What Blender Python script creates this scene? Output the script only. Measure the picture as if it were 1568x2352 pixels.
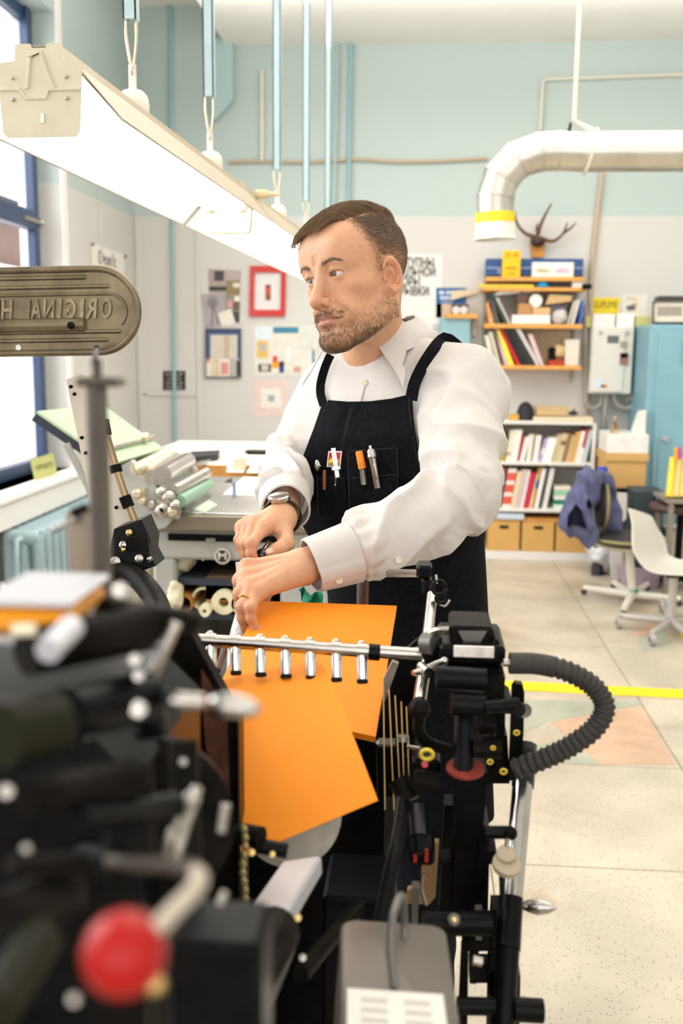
import bpy, bmesh, math, random
import numpy as np
from mathutils import Matrix, Vector
for o in list(bpy.data.objects): bpy.data.objects.remove(o, do_unlink=True)
SC = bpy.context.scene
COL = SC.collection
# ------------------------------------------------------------------ camera
F = 35 / 36 * 2352                      # focal length in pixels of the 1568x2352 frame
def Rx(a): c, s = math.cos(a), math.sin(a); return np.array([[1, 0, 0], [0, c, -s], [0, s, c]])
def Rz(a): c, s = math.cos(a), math.sin(a); return np.array([[c, -s, 0], [s, c, 0], [0, 0, 1]])
RM = Rz(math.radians(4.4)) @ Rx(math.pi / 2 - math.radians(9.3)) @ Rz(math.radians(.5))
C0 = np.array([0, 0, 1.45])
cd = bpy.data.cameras.new('camera'); cam = bpy.data.objects.new('camera', cd); COL.objects.link(cam)
cd.sensor_fit = 'VERTICAL'; cd.sensor_height = 36; cd.lens = 35; cd.clip_start = .02
M4 = Matrix.Identity(4)
for i in range(3):
    for j in range(3): M4[i][j] = RM[i, j]
    M4[i][3] = C0[i]
cam.matrix_world = M4
cd.dof.use_dof = True; cd.dof.focus_distance = 1.62; cd.dof.aperture_fstop = 4.4
SC.camera = cam
# ------------------------------------------------------------------ world, daylight, exposure
W = bpy.data.worlds.new('world'); SC.world = W; W.use_nodes = True
bg = W.node_tree.nodes['Background']; bg.inputs[0].default_value = (1, .965, .93, 1); bg.inputs[1].default_value = 2.1
def area(name, loc, look, sx, sy, power, col):
    l = bpy.data.lights.new(name, 'AREA'); l.shape = 'RECTANGLE'; l.size = sx; l.size_y = sy; l.energy = power; l.color = col
    o = bpy.data.objects.new(name, l); COL.objects.link(o); o.location = loc
    o.rotation_euler = (Vector(look) - Vector(loc)).to_track_quat('-Z', 'Y').to_euler(); return o
area('sky_daylight', (-4.2, 2.6, 3.4), (-1.6, 2.9, 1.4), 5.0, 2.6, 190, (.93, .97, 1))
area('overhead_fill_light', (1.2, 5.3, 3.55), (1.2, 5.6, 0), 3.4, 2.8, 18, (1, .945, .88))  # unseen fill light added under the ceiling to brighten the back of the room
area('added_uplight', (.6, 4.9, 3.2), (.6, 4.9, 4.0), 4.0, 2.6, 85, (1, .97, .93)).rotation_euler = (math.pi, 0, 0)  # uplight added out of view to brighten the visible ceiling
area('added_uplight', (.7, 2.2, 3.0), (.7, 2.2, 4.0), 3.2, 2.2, 45, (1, .95, .88)).rotation_euler = (math.pi, 0, 0)  # second added uplight, bounces light down on the man and near floor
vs = SC.view_settings; vs.view_transform = 'Standard'; vs.look = 'None'; vs.gamma = 1; vs.exposure = .25; vs.use_curve_mapping = False
# ------------------------------------------------------------------ pixels to places
def at(px, py, d): return C0 + RM @ (np.array([(px - 784) / F, (1176 - py) / F, -1]) * d)
def ray(px, py): v = RM @ np.array([(px - 784) / F, (1176 - py) / F, -1]); return v / np.linalg.norm(v)
def on(px, py, axis, val): v = ray(px, py); return C0 + v * ((val - C0[axis]) / v[axis])
def onX(px, py, v): return on(px, py, 0, v)
def onY(px, py, v): return on(px, py, 1, v)
def onZ(px, py, v): return on(px, py, 2, v)
def proj(p):
    q = (np.asarray(p, float) - C0) @ RM
    return np.stack([784 + F * q[..., 0] / -q[..., 2], 1176 - F * q[..., 1] / -q[..., 2], -q[..., 2]], -1)
V3 = lambda *a: np.array(a, float)
def nrm(v): v = np.asarray(v, float); return v / (np.linalg.norm(v) + 1e-12)
# ------------------------------------------------------------------ materials
MATS = {}
def mat(name, col=(.8, .8, .8), rough=.5, metal=0, var=0, scale=20, bump=0, bscale=80, coat=0, col2=None, sss=0, trans=0, emit=0, spec=None, stretch=None, detail=4, alpha=1):
    if name in MATS: return MATS[name]
    m = bpy.data.materials.new(name); m.use_nodes = True; MATS[name] = m
    nt = m.node_tree; N = nt.nodes; L = nt.links; p = N['Principled BSDF']
    p.inputs['Base Color'].default_value = (*col, 1); p.inputs['Roughness'].default_value = rough; p.inputs['Metallic'].default_value = metal
    if coat: p.inputs['Coat Weight'].default_value = coat
    if spec is not None: p.inputs['Specular IOR Level'].default_value = spec
    if trans: p.inputs['Transmission Weight'].default_value = trans
    if alpha < 1: p.inputs['Alpha'].default_value = alpha
    if emit: p.inputs['Emission Color'].default_value = (*col, 1); p.inputs['Emission Strength'].default_value = emit
    if sss:
        p.inputs['Subsurface Weight'].default_value = sss; p.inputs['Subsurface Radius'].default_value = (1, .35, .2); p.inputs['Subsurface Scale'].default_value = .004
    tc = N.new('ShaderNodeTexCoord'); src = tc.outputs['Object']
    if stretch:
        mp = N.new('ShaderNodeMapping'); mp.inputs['Scale'].default_value = stretch; L.new(src, mp.inputs[0]); src = mp.outputs[0]
    if var or col2:
        n = N.new('ShaderNodeTexNoise'); n.inputs['Scale'].default_value = scale; n.inputs['Detail'].default_value = detail; L.new(src, n.inputs['Vector'])
        r = N.new('ShaderNodeValToRGB'); r.color_ramp.elements[0].position = .35; r.color_ramp.elements[1].position = .65
        a = tuple(c * (1 - var) for c in col); b = col2 if col2 else tuple(min(1, c * (1 + var)) for c in col)
        if col2: a = col
        r.color_ramp.elements[0].color = (*a, 1); r.color_ramp.elements[1].color = (*b, 1)
        L.new(n.outputs[0], r.inputs[0]); L.new(r.outputs[0], p.inputs['Base Color'])
    if bump:
        n = N.new('ShaderNodeTexNoise'); n.inputs['Scale'].default_value = bscale; n.inputs['Detail'].default_value = 3; L.new(src, n.inputs['Vector'])
        b = N.new('ShaderNodeBump'); b.inputs['Strength'].default_value = bump; b.inputs['Distance'].default_value = .002
        L.new(n.outputs[0], b.inputs['Height']); L.new(b.outputs[0], p.inputs['Normal'])
    return m
def plain(col, rough=.6):
    k = 'colour_%d_%d_%d_%d' % (*(int(c * 255) for c in col), int(rough * 100)); return mat(k, col, rough, var=.05, scale=30)
def rgb(r, g, b): return tuple(((c / 255) / 12.92 if c / 255 <= .04045 else ((c / 255 + .055) / 1.055) ** 2.4) for c in (r, g, b))
BLACK = mat('black_enamel', (.004, .004, .0045), .3, var=.4, scale=60, spec=.11)
CAST = mat('worn_black_iron', (.0075, .0062, .005), .42, var=.5, scale=35, bump=.3, bscale=120, spec=.06)
STEEL = mat('polished_steel', (.50, .475, .44), .2, 1, var=.06, scale=60)
DULL = mat('dull_steel', (.5, .47, .42), .38, 1, var=.2, scale=50)
BRASSY = mat('brass', (.7, .5, .2), .3, 1)
# ------------------------------------------------------------------ mesh builder
class MB:
    def __init__(s): s.v = []; s.f = []; s.sm = []
    def add(s, v, f, smooth=False):
        n = len(s.v); s.v += [tuple(map(float, p)) for p in v]; s.f += [tuple(i + n for i in q) for q in f]; s.sm += [smooth] * len(f); return s
    def box(s, c, size, ax=None, bev=0):
        c = np.asarray(c, float); h = np.asarray(size, float) / 2
        A = np.eye(3) if ax is None else np.asarray(ax, float)      # rows are the box axes
        if bev:
            b = min(bev, *(h * .95)); P = []
            for sx in (-1, 1):
                for sy in (-1, 1):
                    for sz in (-1, 1):
                        S = np.array([sx, sy, sz])
                        for k in range(3):
                            e = h - b; e[k] = h[k]; P.append(S * e)
            P = np.array(P); i = lambda x, y, z, k: (x * 4 + y * 2 + z) * 3 + k
            f = []
            for x in (0, 1): f.append([i(x, 0, 0, 0), i(x, 0, 1, 0), i(x, 1, 1, 0), i(x, 1, 0, 0)][::1 if x == 0 else -1])
            for y in (0, 1): f.append([i(0, y, 0, 1), i(1, y, 0, 1), i(1, y, 1, 1), i(0, y, 1, 1)][::1 if y == 0 else -1])
            for z in (0, 1): f.append([i(0, 0, z, 2), i(0, 1, z, 2), i(1, 1, z, 2), i(1, 0, z, 2)][::1 if z == 0 else -1])
            for y in (0, 1):
                for z in (0, 1): f.append([i(0, y, z, 1), i(1, y, z, 1), i(1, y, z, 2), i(0, y, z, 2)])
            for x in (0, 1):
                for z in (0, 1): f.append([i(x, 0, z, 0), i(x, 1, z, 0), i(x, 1, z, 2), i(x, 0, z, 2)])
            for x in (0, 1):
                for y in (0, 1): f.append([i(x, y, 0, 0), i(x, y, 1, 0), i(x, y, 1, 1), i(x, y, 0, 1)])
            for x in (0, 1):
                for y in (0, 1):
                    for z in (0, 1): f.append([i(x, y, z, 0), i(x, y, z, 1), i(x, y, z, 2)])
            return s.add(c + P @ A, f)
        P = np.array([[x, y, z] for x in (-1, 1) for y in (-1, 1) for z in (-1, 1)]) * h
        return s.add(c + P @ A, [(0, 1, 3, 2), (4, 6, 7, 5), (0, 4, 5, 1), (2, 3, 7, 6), (0, 2, 6, 4), (1, 5, 7, 3)])
    def box2(s, a, b, bev=0):
        a = np.asarray(a, float); b = np.asarray(b, float); return s.box((a + b) / 2, np.abs(b - a), bev=bev)
    def rings(s, R, cap=True, closed=False, smooth=True):
        R = [np.asarray(r) for r in R]; n = len(R[0]); v = np.concatenate(R); f = []
        m = len(R)
        for i in range(m if closed else m - 1):
            a = i * n; b = ((i + 1) % m) * n
            for k in range(n): f.append((a + k, a + (k + 1) % n, b + (k + 1) % n, b + k))
        s.add(v, f, smooth)
        if cap and not closed:
            k = len(s.v) - len(v)
            s.f += [tuple(range(k + n - 1, k - 1, -1)), tuple(range(k + (m - 1) * n, k + m * n))]; s.sm += [False, False]
        return s
    def tube(s, path, r, n=12, closed=False, cap=True, flat=1, up=None):
        P = [np.asarray(p, float) for p in path]; m = len(P); r = [r] * m if np.isscalar(r) else list(r)
        T = [nrm((P[(i + 1) % m] if closed or i < m - 1 else P[i]) - (P[i - 1] if closed or i > 0 else P[i])) for i in range(m)]
        u = np.asarray(up, float) if up is not None else (V3(0, 0, 1) if abs(T[0][2]) < .9 else V3(1, 0, 0))
        R = []
        for i in range(m):
            a = nrm(u - T[i] * (u @ T[i])); b = np.cross(T[i], a); u = a
            R.append([P[i] + r[i] * (math.cos(2 * math.pi * k / n) * a + flat * math.sin(2 * math.pi * k / n) * b) for k in range(n)])
        return s.rings(R, cap, closed)
    def cyl(s, a, b, r, r2=None, n=16): return s.tube([a, b], [r, r if r2 is None else r2], n)
    def lathe(s, base, axis, prof, n=20):
        axis = nrm(axis); u = V3(0, 0, 1) if abs(axis[2]) < .9 else V3(1, 0, 0); a = nrm(u - axis * (u @ axis)); b = np.cross(axis, a)
        base = np.asarray(base, float)
        return s.rings([[base + axis * t + r * (math.cos(2 * math.pi * k / n) * a + math.sin(2 * math.pi * k / n) * b) for k in range(n)] for r, t in prof])
    def ball(s, c, r, n=16, m=10, ax=None):
        r = np.array([r] * 3 if np.isscalar(r) else r, float); A = np.eye(3) if ax is None else np.asarray(ax, float); c = np.asarray(c, float)
        R = []
        for i in range(1, m):
            t = math.pi * i / m
            R.append([c + (r * V3(math.sin(t) * math.cos(2 * math.pi * k / n), math.sin(t) * math.sin(2 * math.pi * k / n), math.cos(t))) @ A for k in range(n)])
        k0 = len(s.v); s.rings(R, cap=False)
        s.v += [tuple(c + (r * V3(0, 0, 1)) @ A), tuple(c - (r * V3(0, 0, 1)) @ A)]; t, b = len(s.v) - 2, len(s.v) - 1; l = k0 + (m - 2) * n
        for k in range(n): s.f += [(t, k0 + (k + 1) % n, k0 + k), (b, l + k, l + (k + 1) % n)]; s.sm += [True, True]
        return s
    def prism(s, poly, vec, smooth=False):
        P = np.asarray(poly, float); n = len(P); v = np.concatenate([P, P + np.asarray(vec, float)])
        f = [tuple(range(n - 1, -1, -1)), tuple(range(n, 2 * n))] + [(k, (k + 1) % n, n + (k + 1) % n, n + k) for k in range(n)]
        return s.add(v, f, smooth)
    def grid(s, G, smooth=True, thick=None):
        G = np.asarray(G, float); a, b = G.shape[:2]
        f = [(i * b + j, i * b + j + 1, (i + 1) * b + j + 1, (i + 1) * b + j) for i in range(a - 1) for j in range(b - 1)]
        if thick is None: return s.add(G.reshape(-1, 3), f, smooth)
        du = np.gradient(G, axis=0); dv = np.gradient(G, axis=1); nn = np.cross(du, dv); nn /= np.linalg.norm(nn, axis=-1, keepdims=True) + 1e-12
        H = G + nn * thick; n = a * b; f2 = [tuple(n + i for i in q[::-1]) for q in f]
        e = [i for i in range(b)] + [i * b + b - 1 for i in range(1, a)] + [(a - 1) * b + j for j in range(b - 2, -1, -1)] + [i * b for i in range(a - 2, 0, -1)]
        sd = [(e[k], n + e[k], n + e[(k + 1) % len(e)], e[(k + 1) % len(e)]) for k in range(len(e))]
        return s.add(np.concatenate([G.reshape(-1, 3), H.reshape(-1, 3)]), f + f2 + sd, smooth)
    def build(s, name, m, parent=None, origin=None):
        v = np.array(s.v)
        if parent is not None: org = np.array(WLOC[parent.name])
        elif origin is not None: org = np.asarray(origin, float)
        else: org = V3((v[:, 0].min() + v[:, 0].max()) / 2, (v[:, 1].min() + v[:, 1].max()) / 2, v[:, 2].min())
        me = bpy.data.meshes.new(name); me.from_pydata((v - org).tolist(), [], s.f); me.update()
        if any(s.sm): me.polygons.foreach_set('use_smooth', s.sm)
        if all(len(q) > 2 for q in s.f):
            bm = bmesh.new(); bm.from_mesh(me); bmesh.ops.recalc_face_normals(bm, faces=bm.faces); bm.to_mesh(me); bm.free()
        if any(s.sm):
            try: me.set_sharp_from_angle(angle=math.radians(50))
            except Exception: pass
        if m: me.materials.append(m)
        return link(name, me, parent, org)
WLOC = {}
def link(name, me, parent=None, org=(0, 0, 0)):
    o = bpy.data.objects.new(name, me); COL.objects.link(o)
    if parent is not None: o.parent = parent; WLOC[o.name] = WLOC[parent.name]
    else: o.location = Vector(tuple(map(float, org))); WLOC[o.name] = tuple(org)
    return o
def thing(name, label, cat, loc, group=None):
    o = bpy.data.objects.new(name, None); COL.objects.link(o); o.empty_display_size = .05
    o.location = tuple(map(float, loc)); WLOC[o.name] = tuple(loc); return tag(o, label, cat, group)
def tag(o, label, cat, group=None):
    o['label'] = label; o['category'] = cat
    if group: o['group'] = group
    return o
def struct(o): o['kind'] = 'structure'; return o
def stuff(o): o['kind'] = 'stuff'; return o
def text_mb(s, origin, xax, zax, height, depth=.0006, mb=None, bold=0, width=None, mirror=False, center=True, shear=0):
    """flat lettering as geometry: baseline direction xax, letter-up direction zax"""
    c = bpy.data.curves.new('lettering', 'FONT'); c.body = s; c.size = 1; c.align_x = 'CENTER' if center else 'LEFT'; c.align_y = 'CENTER'; c.extrude = .5; c.offset = bold; c.shear = shear; c.resolution_u = 3
    o = bpy.data.objects.new('lettering', c); COL.objects.link(o); dg = bpy.context.evaluated_depsgraph_get(); dg.update()
    me = o.evaluated_get(dg).to_mesh(); v = np.array([tuple(q.co) for q in me.vertices]); f = [tuple(q.vertices) for q in me.polygons]
    o.evaluated_get(dg).to_mesh_clear(); bpy.data.objects.remove(o); bpy.data.curves.remove(c)
    mb = mb or MB()
    if not len(v): return mb
    xax = nrm(xax); zax = nrm(zax); ya = np.cross(xax, zax)
    w = v[:, 0].max() - v[:, 0].min(); kx = height * 1.38 if width is None else width / w
    if mirror: v[:, 0] *= -1
    return mb.add(np.asarray(origin, float) + np.outer(v[:, 0] * kx, xax) + np.outer(v[:, 1] * height * 1.38, zax) - np.outer(v[:, 2] * depth, ya), f)
def arc(c, r, a0, a1, n, u, w): return [np.asarray(c) + r * (math.cos(a0 + (a1 - a0) * i / (n - 1)) * np.asarray(u) + math.sin(a0 + (a1 - a0) * i / (n - 1)) * np.asarray(w)) for i in range(n)]
def spline(P, n=40, closed=False):
    P = [np.asarray(p, float) for p in P]; out = []; m = len(P)
    for i in range(n + 1):
        t = i / n * (m if closed else m - 1); k = min(int(t), (m if closed else m - 1) - 1); t -= k
        g = (lambda j: P[j % m]) if closed else (lambda j: P[j] if 0 <= j < m else (2 * P[0] - P[1] if j < 0 else 2 * P[-1] - P[-2]))
        a, b, c, d = g(k - 1), g(k), g(k + 1), g(k + 2)
        out.append(.5 * (2 * b + (c - a) * t + (2 * a - 5 * b + 4 * c - d) * t * t + (3 * b - a - 3 * c + d) * t ** 3))
    return out[:-1] if closed else out
X, Y, Z = V3(1, 0, 0), V3(0, 1, 0), V3(0, 0, 1)
ORD = 'first second third fourth fifth sixth seventh eighth ninth tenth eleventh twelfth thirteenth fourteenth fifteenth sixteenth seventeenth eighteenth nineteenth twentieth twenty-first twenty-second twenty-third twenty-fourth'.split()
rnd = random.Random(7)
# ================================================================== the room
BW = 7.3
XL = float(onY(318, 1000, BW)[0])
ZP = float(onY(900, 497, BW)[2])                 # two-tone paint line
ZC = float(onY(1000, 99, BW)[2])                 # soffit underside
ZC2 = float(onY(400, 14, BW)[2])                 # ceiling of the bay beside the windows
XS = float(onY(530, 97, BW)[0])                  # edge of the soffit
XR = 3.6
def two_tone(name, z, lo, hi):
    m = mat(name, lo, .75, bump=.15, bscale=25); nt = m.node_tree; N = nt.nodes; L = nt.links; p = N['Principled BSDF']
    g = N.new('ShaderNodeNewGeometry'); s = N.new('ShaderNodeSeparateXYZ'); L.new(g.outputs['Position'], s.inputs[0])
    c = N.new('ShaderNodeMath'); c.operation = 'GREATER_THAN'; c.inputs[1].default_value = z; L.new(s.outputs['Z'], c.inputs[0])
    mx = N.new('ShaderNodeMix'); mx.data_type = 'RGBA'; L.new(c.outputs[0], mx.inputs['Factor']); mx.inputs['A'].default_value = (*lo, 1); mx.inputs['B'].default_value = (*hi, 1)
    n = N.new('ShaderNodeTexNoise'); n.inputs['Scale'].default_value = 1.7; n.inputs['Detail'].default_value = 5
    r = N.new('ShaderNodeMapRange'); r.inputs['To Min'].default_value = .93; r.inputs['To Max'].default_value = 1.03; L.new(n.outputs[0], r.inputs[0])
    v = N.new('ShaderNodeVectorMath'); v.operation = 'SCALE'; L.new(mx.outputs['Result'], v.inputs[0]); L.new(r.outputs[0], v.inputs['Scale']); L.new(v.outputs[0], p.inputs['Base Color'])
    return m
WALLM = two_tone('cream_and_blue_wall_paint', ZP, (.70, .68, .645), rgb(192, 207, 204))
WHITE = mat('white_ceiling_paint', (.90, .885, .85), .8, var=.02, scale=3)
struct(MB().box2((XL - .3, BW, 0), (XR, BW + .2, 4.6)).build('wall_back', WALLM))
YE = float(onX(147, 700, XL)[1]); YS0 = .3
ZS = float(onX(75, 1103, XL)[2]); ZT = 3.3
wl = struct(MB().box2((XL - .25, -1, 0), (XL, YE, ZS)).box2((XL - .25, YE, 0), (XL, BW, 4.6)).box2((XL - .25, YS0, ZT), (XL, YE, 4.6)).box2((XL - .25, -1, ZS), (XL, YS0, 4.6)).build('wall_left', WALLM))
struct(MB().box2((XL - .25, -1.2, 0), (XR + .2, -1, 1.0)).box2((XL - .25, -1.2, 3.3), (XR + .2, -1, 4.6)).box2((XL - .25, -1.2, 1.0), (XL + .5, -1, 3.3)).box2((XR - .3, -1.2, 1.0), (XR + .2, -1, 3.3)).build('wall_front', WALLM))
struct(MB().box2((.55, -1.14, 1.0), (.62, -1.06, 3.3)).box2((-.65, -1.14, 1.0), (-.58, -1.06, 3.3)).box2((1.75, -1.14, 1.0), (1.82, -1.06, 3.3)).box2((XL + .5, -1.14, 2.2), (XR - .3, -1.06, 2.27)).build('window_2', mat('navy_window_frame', rgb(44, 66, 104), .35, var=.1, scale=15)))
wr = struct(MB().box2((XR, -1, 0), (XR + .2, BW, 4.6)).build('wall_right', WALLM))
struct(MB().box2((XS, -1, ZC), (XR, BW, ZC + .12)).box2((XL, -1, ZC2), (XS, BW, ZC2 + .1)).box2((XS - .03, -1, ZC - .004), (XS - .001, BW, ZC2 - .002)).build('ceiling', WHITE))
# floor: terrazzo slabs between thin divider strips
def terrazzo(name, base, fleck):
    m = mat(name, base, .42, coat=.15); nt = m.node_tree; N = nt.nodes; L = nt.links; p = N['Principled BSDF']
    g = N.new('ShaderNodeNewGeometry')
    def noise(sc, det, d=0):
        n = N.new('ShaderNodeTexNoise'); n.inputs['Scale'].default_value = sc; n.inputs['Detail'].default_value = det; n.inputs['Distortion'].default_value = d; L.new(g.outputs['Position'], n.inputs['Vector']); return n
    def ramp(n, a, b, ca, cb):
        r = N.new('ShaderNodeValToRGB'); e = r.color_ramp.elements; e[0].position = a; e[1].position = b; e[0].color = (*ca, 1); e[1].color = (*cb, 1); L.new(n.outputs[0], r.inputs[0]); return r
    a = ramp(noise(3.2, 6), .38, .66, tuple(c * .86 for c in base), tuple(min(1, c * 1.08) for c in base))
    vo = N.new('ShaderNodeTexVoronoi'); vo.inputs['Scale'].default_value = 95; L.new(g.outputs['Position'], vo.inputs['Vector'])
    chip = ramp(vo, .14, .26, (1, 1, 1), (0, 0, 0)); pick = ramp(noise(42, 1), .40, .50, (0, 0, 0), (1, 1, 1))
    mu = N.new('ShaderNodeMath'); mu.operation = 'MULTIPLY'; L.new(chip.outputs[0], mu.inputs[0]); L.new(pick.outputs[0], mu.inputs[1])
    mx = N.new('ShaderNodeMix'); mx.data_type = 'RGBA'; L.new(mu.outputs[0], mx.inputs['Factor']); L.new(a.outputs[0], mx.inputs['A']); mx.inputs['B'].default_value = (*fleck, 1)
    st = ramp(noise(2.3, 9, .8), .52, .72, (1, 1, 1), (.74, .67, .58))
    m2 = N.new('ShaderNodeMix'); m2.data_type = 'RGBA'; m2.blend_type = 'MULTIPLY'; m2.inputs['Factor'].default_value = 1; L.new(mx.outputs['Result'], m2.inputs['A']); L.new(st.outputs[0], m2.inputs['B']); L.new(m2.outputs['Result'], p.inputs['Base Color'])
    return m
TZ = terrazzo('cream_terrazzo', (.60, .525, .41), (.20, .165, .12)); TZG = terrazzo('green_terrazzo', (.47, .49, .38), (.2, .2, .16)); TZO = terrazzo('salmon_terrazzo', (.66, .44, .30), (.3, .2, .15))
floor = struct(MB().box2((XL, -1, -.08), (XR, BW, -.006)).build('floor', mat('divider_strip', (.36, .31, .24), .5)))
jx = float(onZ(1475, 1620, 0)[0]); jy = float(onZ(1470, 1762, 0)[1]); SL = .72
slab = MB().box2((-SL / 2 + .0025, -SL / 2 + .0025, -.006), (SL / 2 - .0025, SL / 2 - .0025, 0), bev=.0012)
smesh = None
for i in range(-6, 6):
    for j in range(-6, 7):
        cx, cy = jx + (i + .5) * SL, jy + (j + .5) * SL
        if cx - SL / 2 < XL - .5 or cx + SL / 2 > XR + .3 or cy < -.4 or cy + SL / 2 > BW + .4: continue
        if smesh is None:
            o = slab.build('slab', TZ, floor); smesh = o.data; base = np.array(WLOC[floor.name])
            for v in smesh.vertices: v.co += Vector(tuple(base))
            smesh.transform(Matrix.Identity(4))
        else: o = bpy.data.objects.new('slab', smesh); COL.objects.link(o); o.parent = floor
        o.location = Vector((cx, cy, 0)) - Vector(tuple(base))
def inlay(pts, m): 
    P = [onZ(x, y, .0) for x, y in pts]; MB().prism([p + Z * .0002 for p in P], Z * .0014).build('inlay', m, floor)
inlay([(1265, 1660), (1473, 1622), (1550, 1756), (1378, 1756)], TZO)
inlay([(1120, 1607), (1474, 1612), (1470, 1619), (1262, 1657), (1205, 1680), (1110, 1690)], TZG)
inlay([(1300, 1700), (1376, 1757), (1290, 1752), (1215, 1715)], TZG)
inlay([(1440, 1458), (1500, 1430), (1530, 1438), (1478, 1462)], TZO)
inlay([(1460, 1470), (1527, 1446), (1550, 1490), (1480, 1496)], TZG)
tape = mat('yellow_floor_tape', rgb(250, 214, 20), .5, var=.08, scale=8)
def strip(pts, label):
    o = MB().prism([onZ(x, y, .0018) for x, y in pts], Z * .001).build('floor_tape', tape); tag(o, label, 'tape', 'yellow floor markings')
strip([(1000, 1556), (1568, 1584), (1640, 1588), (1640, 1608), (1568, 1604), (1000, 1577)], 'long yellow tape line running across the floor behind the black hose')
strip([(1536, 1424), (1592, 1412), (1680, 1530), (1585, 1490)], 'wide yellow floor marking under the white shell chair')
# ---------------------------------------------------------------- window
NAVY = mat('navy_window_frame', rgb(44, 66, 104), .35, var=.1, scale=15)
xf = XL - .13
wf = struct(MB().box2((xf - .05, YE - .055, ZS), (xf, YE - .0, ZT), .004).box2((xf - .03, YE - .115, ZS), (xf + .02, YE - .06, ZT), .004).box2((xf - .05, YS0, ZS), (xf + .02, YE, ZS + .07), .004).box2((xf - .05, YS0, ZT - .07), (xf, YE, ZT)).box2((xf - .05, YS0, ZS), (xf, YS0 + .06, ZT))
            .box2((xf - .05, 2.5, ZS), (xf, 2.55, ZT)).build('window_1', NAVY))
zr = float(onX(60, 500, xf)[2])
MB().box2((xf - .05, YS0, zr - .055), (xf + .025, YE - .1, zr + .045), .004).build('transom_rail', NAVY, wf)
MB().cyl((xf + .03, YE - .3, zr - .01), (xf + .03, YE - .06, zr - .01), .012).ball((xf + .03, YE - .05, zr - .01), .022).build('window_latch', DULL, wf)
gl = mat('window_glass', (1, 1, 1), .02, trans=1, spec=.4); gl.node_tree.nodes['Principled BSDF'].inputs['IOR'].default_value = 1.02
for (a, b) in ((ZS + .07, zr - .055), (zr + .045, ZT - .07)):
    for (y0, y1) in ((YS0 + .06, 2.5), (2.55, YE - .115)): MB().box2((xf - .03, y0, a), (xf - .026, y1, b)).build('pane', gl, wf)
struct(MB().box2((XL - .25, YS0, ZS - .03), (XL + .13, YE + .06, ZS), .006).box2((XL, YS0, ZS - .16), (XL + .11, YE + .05, ZS - .03), .004).build('trim_1', WHITE))
struct(MB().box2((XL, YE, 0), (XL + .012, YE + .09, 3.6), .003).build('trim_2', WHITE))   # window casing
for k, px in enumerate((228, 312)):
    y = float(onX(px, 500, XL)[1]); struct(MB().box2((XL, y - .014, .2), (XL + .012, y + .014, 4.3), .003).build('trim_%d' % (3 + k), WALLM))
# view outside: bright pavement and a brown house across the street
struct(MB().box2((-30, -10, -.5), (XL - .3, 40, -.4)).build('ground_outside', mat('pale_pavement', (.85, .85, .86), .9)))
hb = thing('house', 'pinkish brown house front seen across the street through the window', 'building', (-9, 16, -.4))
zb = float(onX(60, 505, -9)[2])
MB().box2((-10, 8, -.4), (-9, 30, zb)).build('house_wall', mat('brown_brick', rgb(128, 108, 102), .9, var=.06, scale=3), hb)
zw_ = float(onX(60, 618, -8.4)[2]); tag(MB().box2((-8.6, 6, -.4), (-8.4, 30, zw_)).build('street_glare_wall', mat('street_glare_white', (.9, .9, .9), .9)), 'white wall added for the glare of the street below the brown house', 'wall')  # added wall, its white stands in for the overexposed street
MB().prism([(-8.98, 11.8, 1.2), (-8.98, 17.2, 1.2), (-8.98, 16.2, 2.2), (-8.98, 15.6, 3.0), (-8.98, 15.0, 2.2), (-8.98, 13.6, 1.5)], (.25, 0, 0)).build('awning', mat('slate_awning', rgb(60, 60, 70), .8), hb)
MB().box2((-9.6, 8, zb), (-8.7, 30, zb + .25)).build('gutter', mat('slate_awning'), hb)
# ---------------------------------------------------------------- radiator under the window
RB = mat('pale_blue_radiator_paint', rgb(176, 202, 208), .4, var=.06, scale=10)
rx = XL + .16; y0 = float(onX(52, 1200, rx)[1]); zt = ZS - .18
rad = thing('radiator', 'pale blue cast iron column radiator under the window sill', 'radiator', (rx, y0, 0))
sec = None
for k in range(15):
    if sec is None:
        m = MB()
        for dx in (-.075, 0, .075): m.tube([(rx + dx, y0, .1), (rx + dx, y0, zt - .02)], [.030, .030], 10)
        for z in (.12, zt - .03): m.tube([(rx - .085, y0, z), (rx + .085, y0, z)], .04, 10, flat=.9)
        sec = o = m.build('section', RB, rad)
    else:
        o = sec.copy(); COL.objects.link(o)
    o.location = (0, k * .098, 0)
for k in (0, 14):
    for dx in (-.06, .06): MB().cyl((rx + dx, y0 + k * .098, 0), (rx + dx, y0 + k * .098, .12), .02, .026, 10).build('foot', RB, rad)
MB().tube([(rx, y0 - .03, zt - .03), (rx, y0 - .09, zt - .03), (rx + .0, y0 - .1, zt - .12), (rx, y0 - .1, 0)], .016, 10).build('valve_pipe', RB, rad)
# green paper sign on the sill
yn = float(onZ(98, 1100, ZS)[1])
P = [onX(x, y, XL + .02) for x, y in ((80, 1105), (131, 1091), (121, 1040), (69, 1056))]
sn = thing('paper_note', 'yellow-green handwritten card propped on the window sill', 'note', P[0])
nv = V3(.002, 0, 0); MB().prism(P, nv).build('card', mat('olive_card', rgb(200, 202, 130), .8), sn)
c = sum(P) / 4; text_mb('OFFSETS!', c + X * .0035 + Z * .004, P[1] - P[0], P[3] - P[0], .032, .0008, width=np.linalg.norm(P[1] - P[0]) * .78).build('lettering', plain(rgb(90, 88, 50)), sn)
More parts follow.
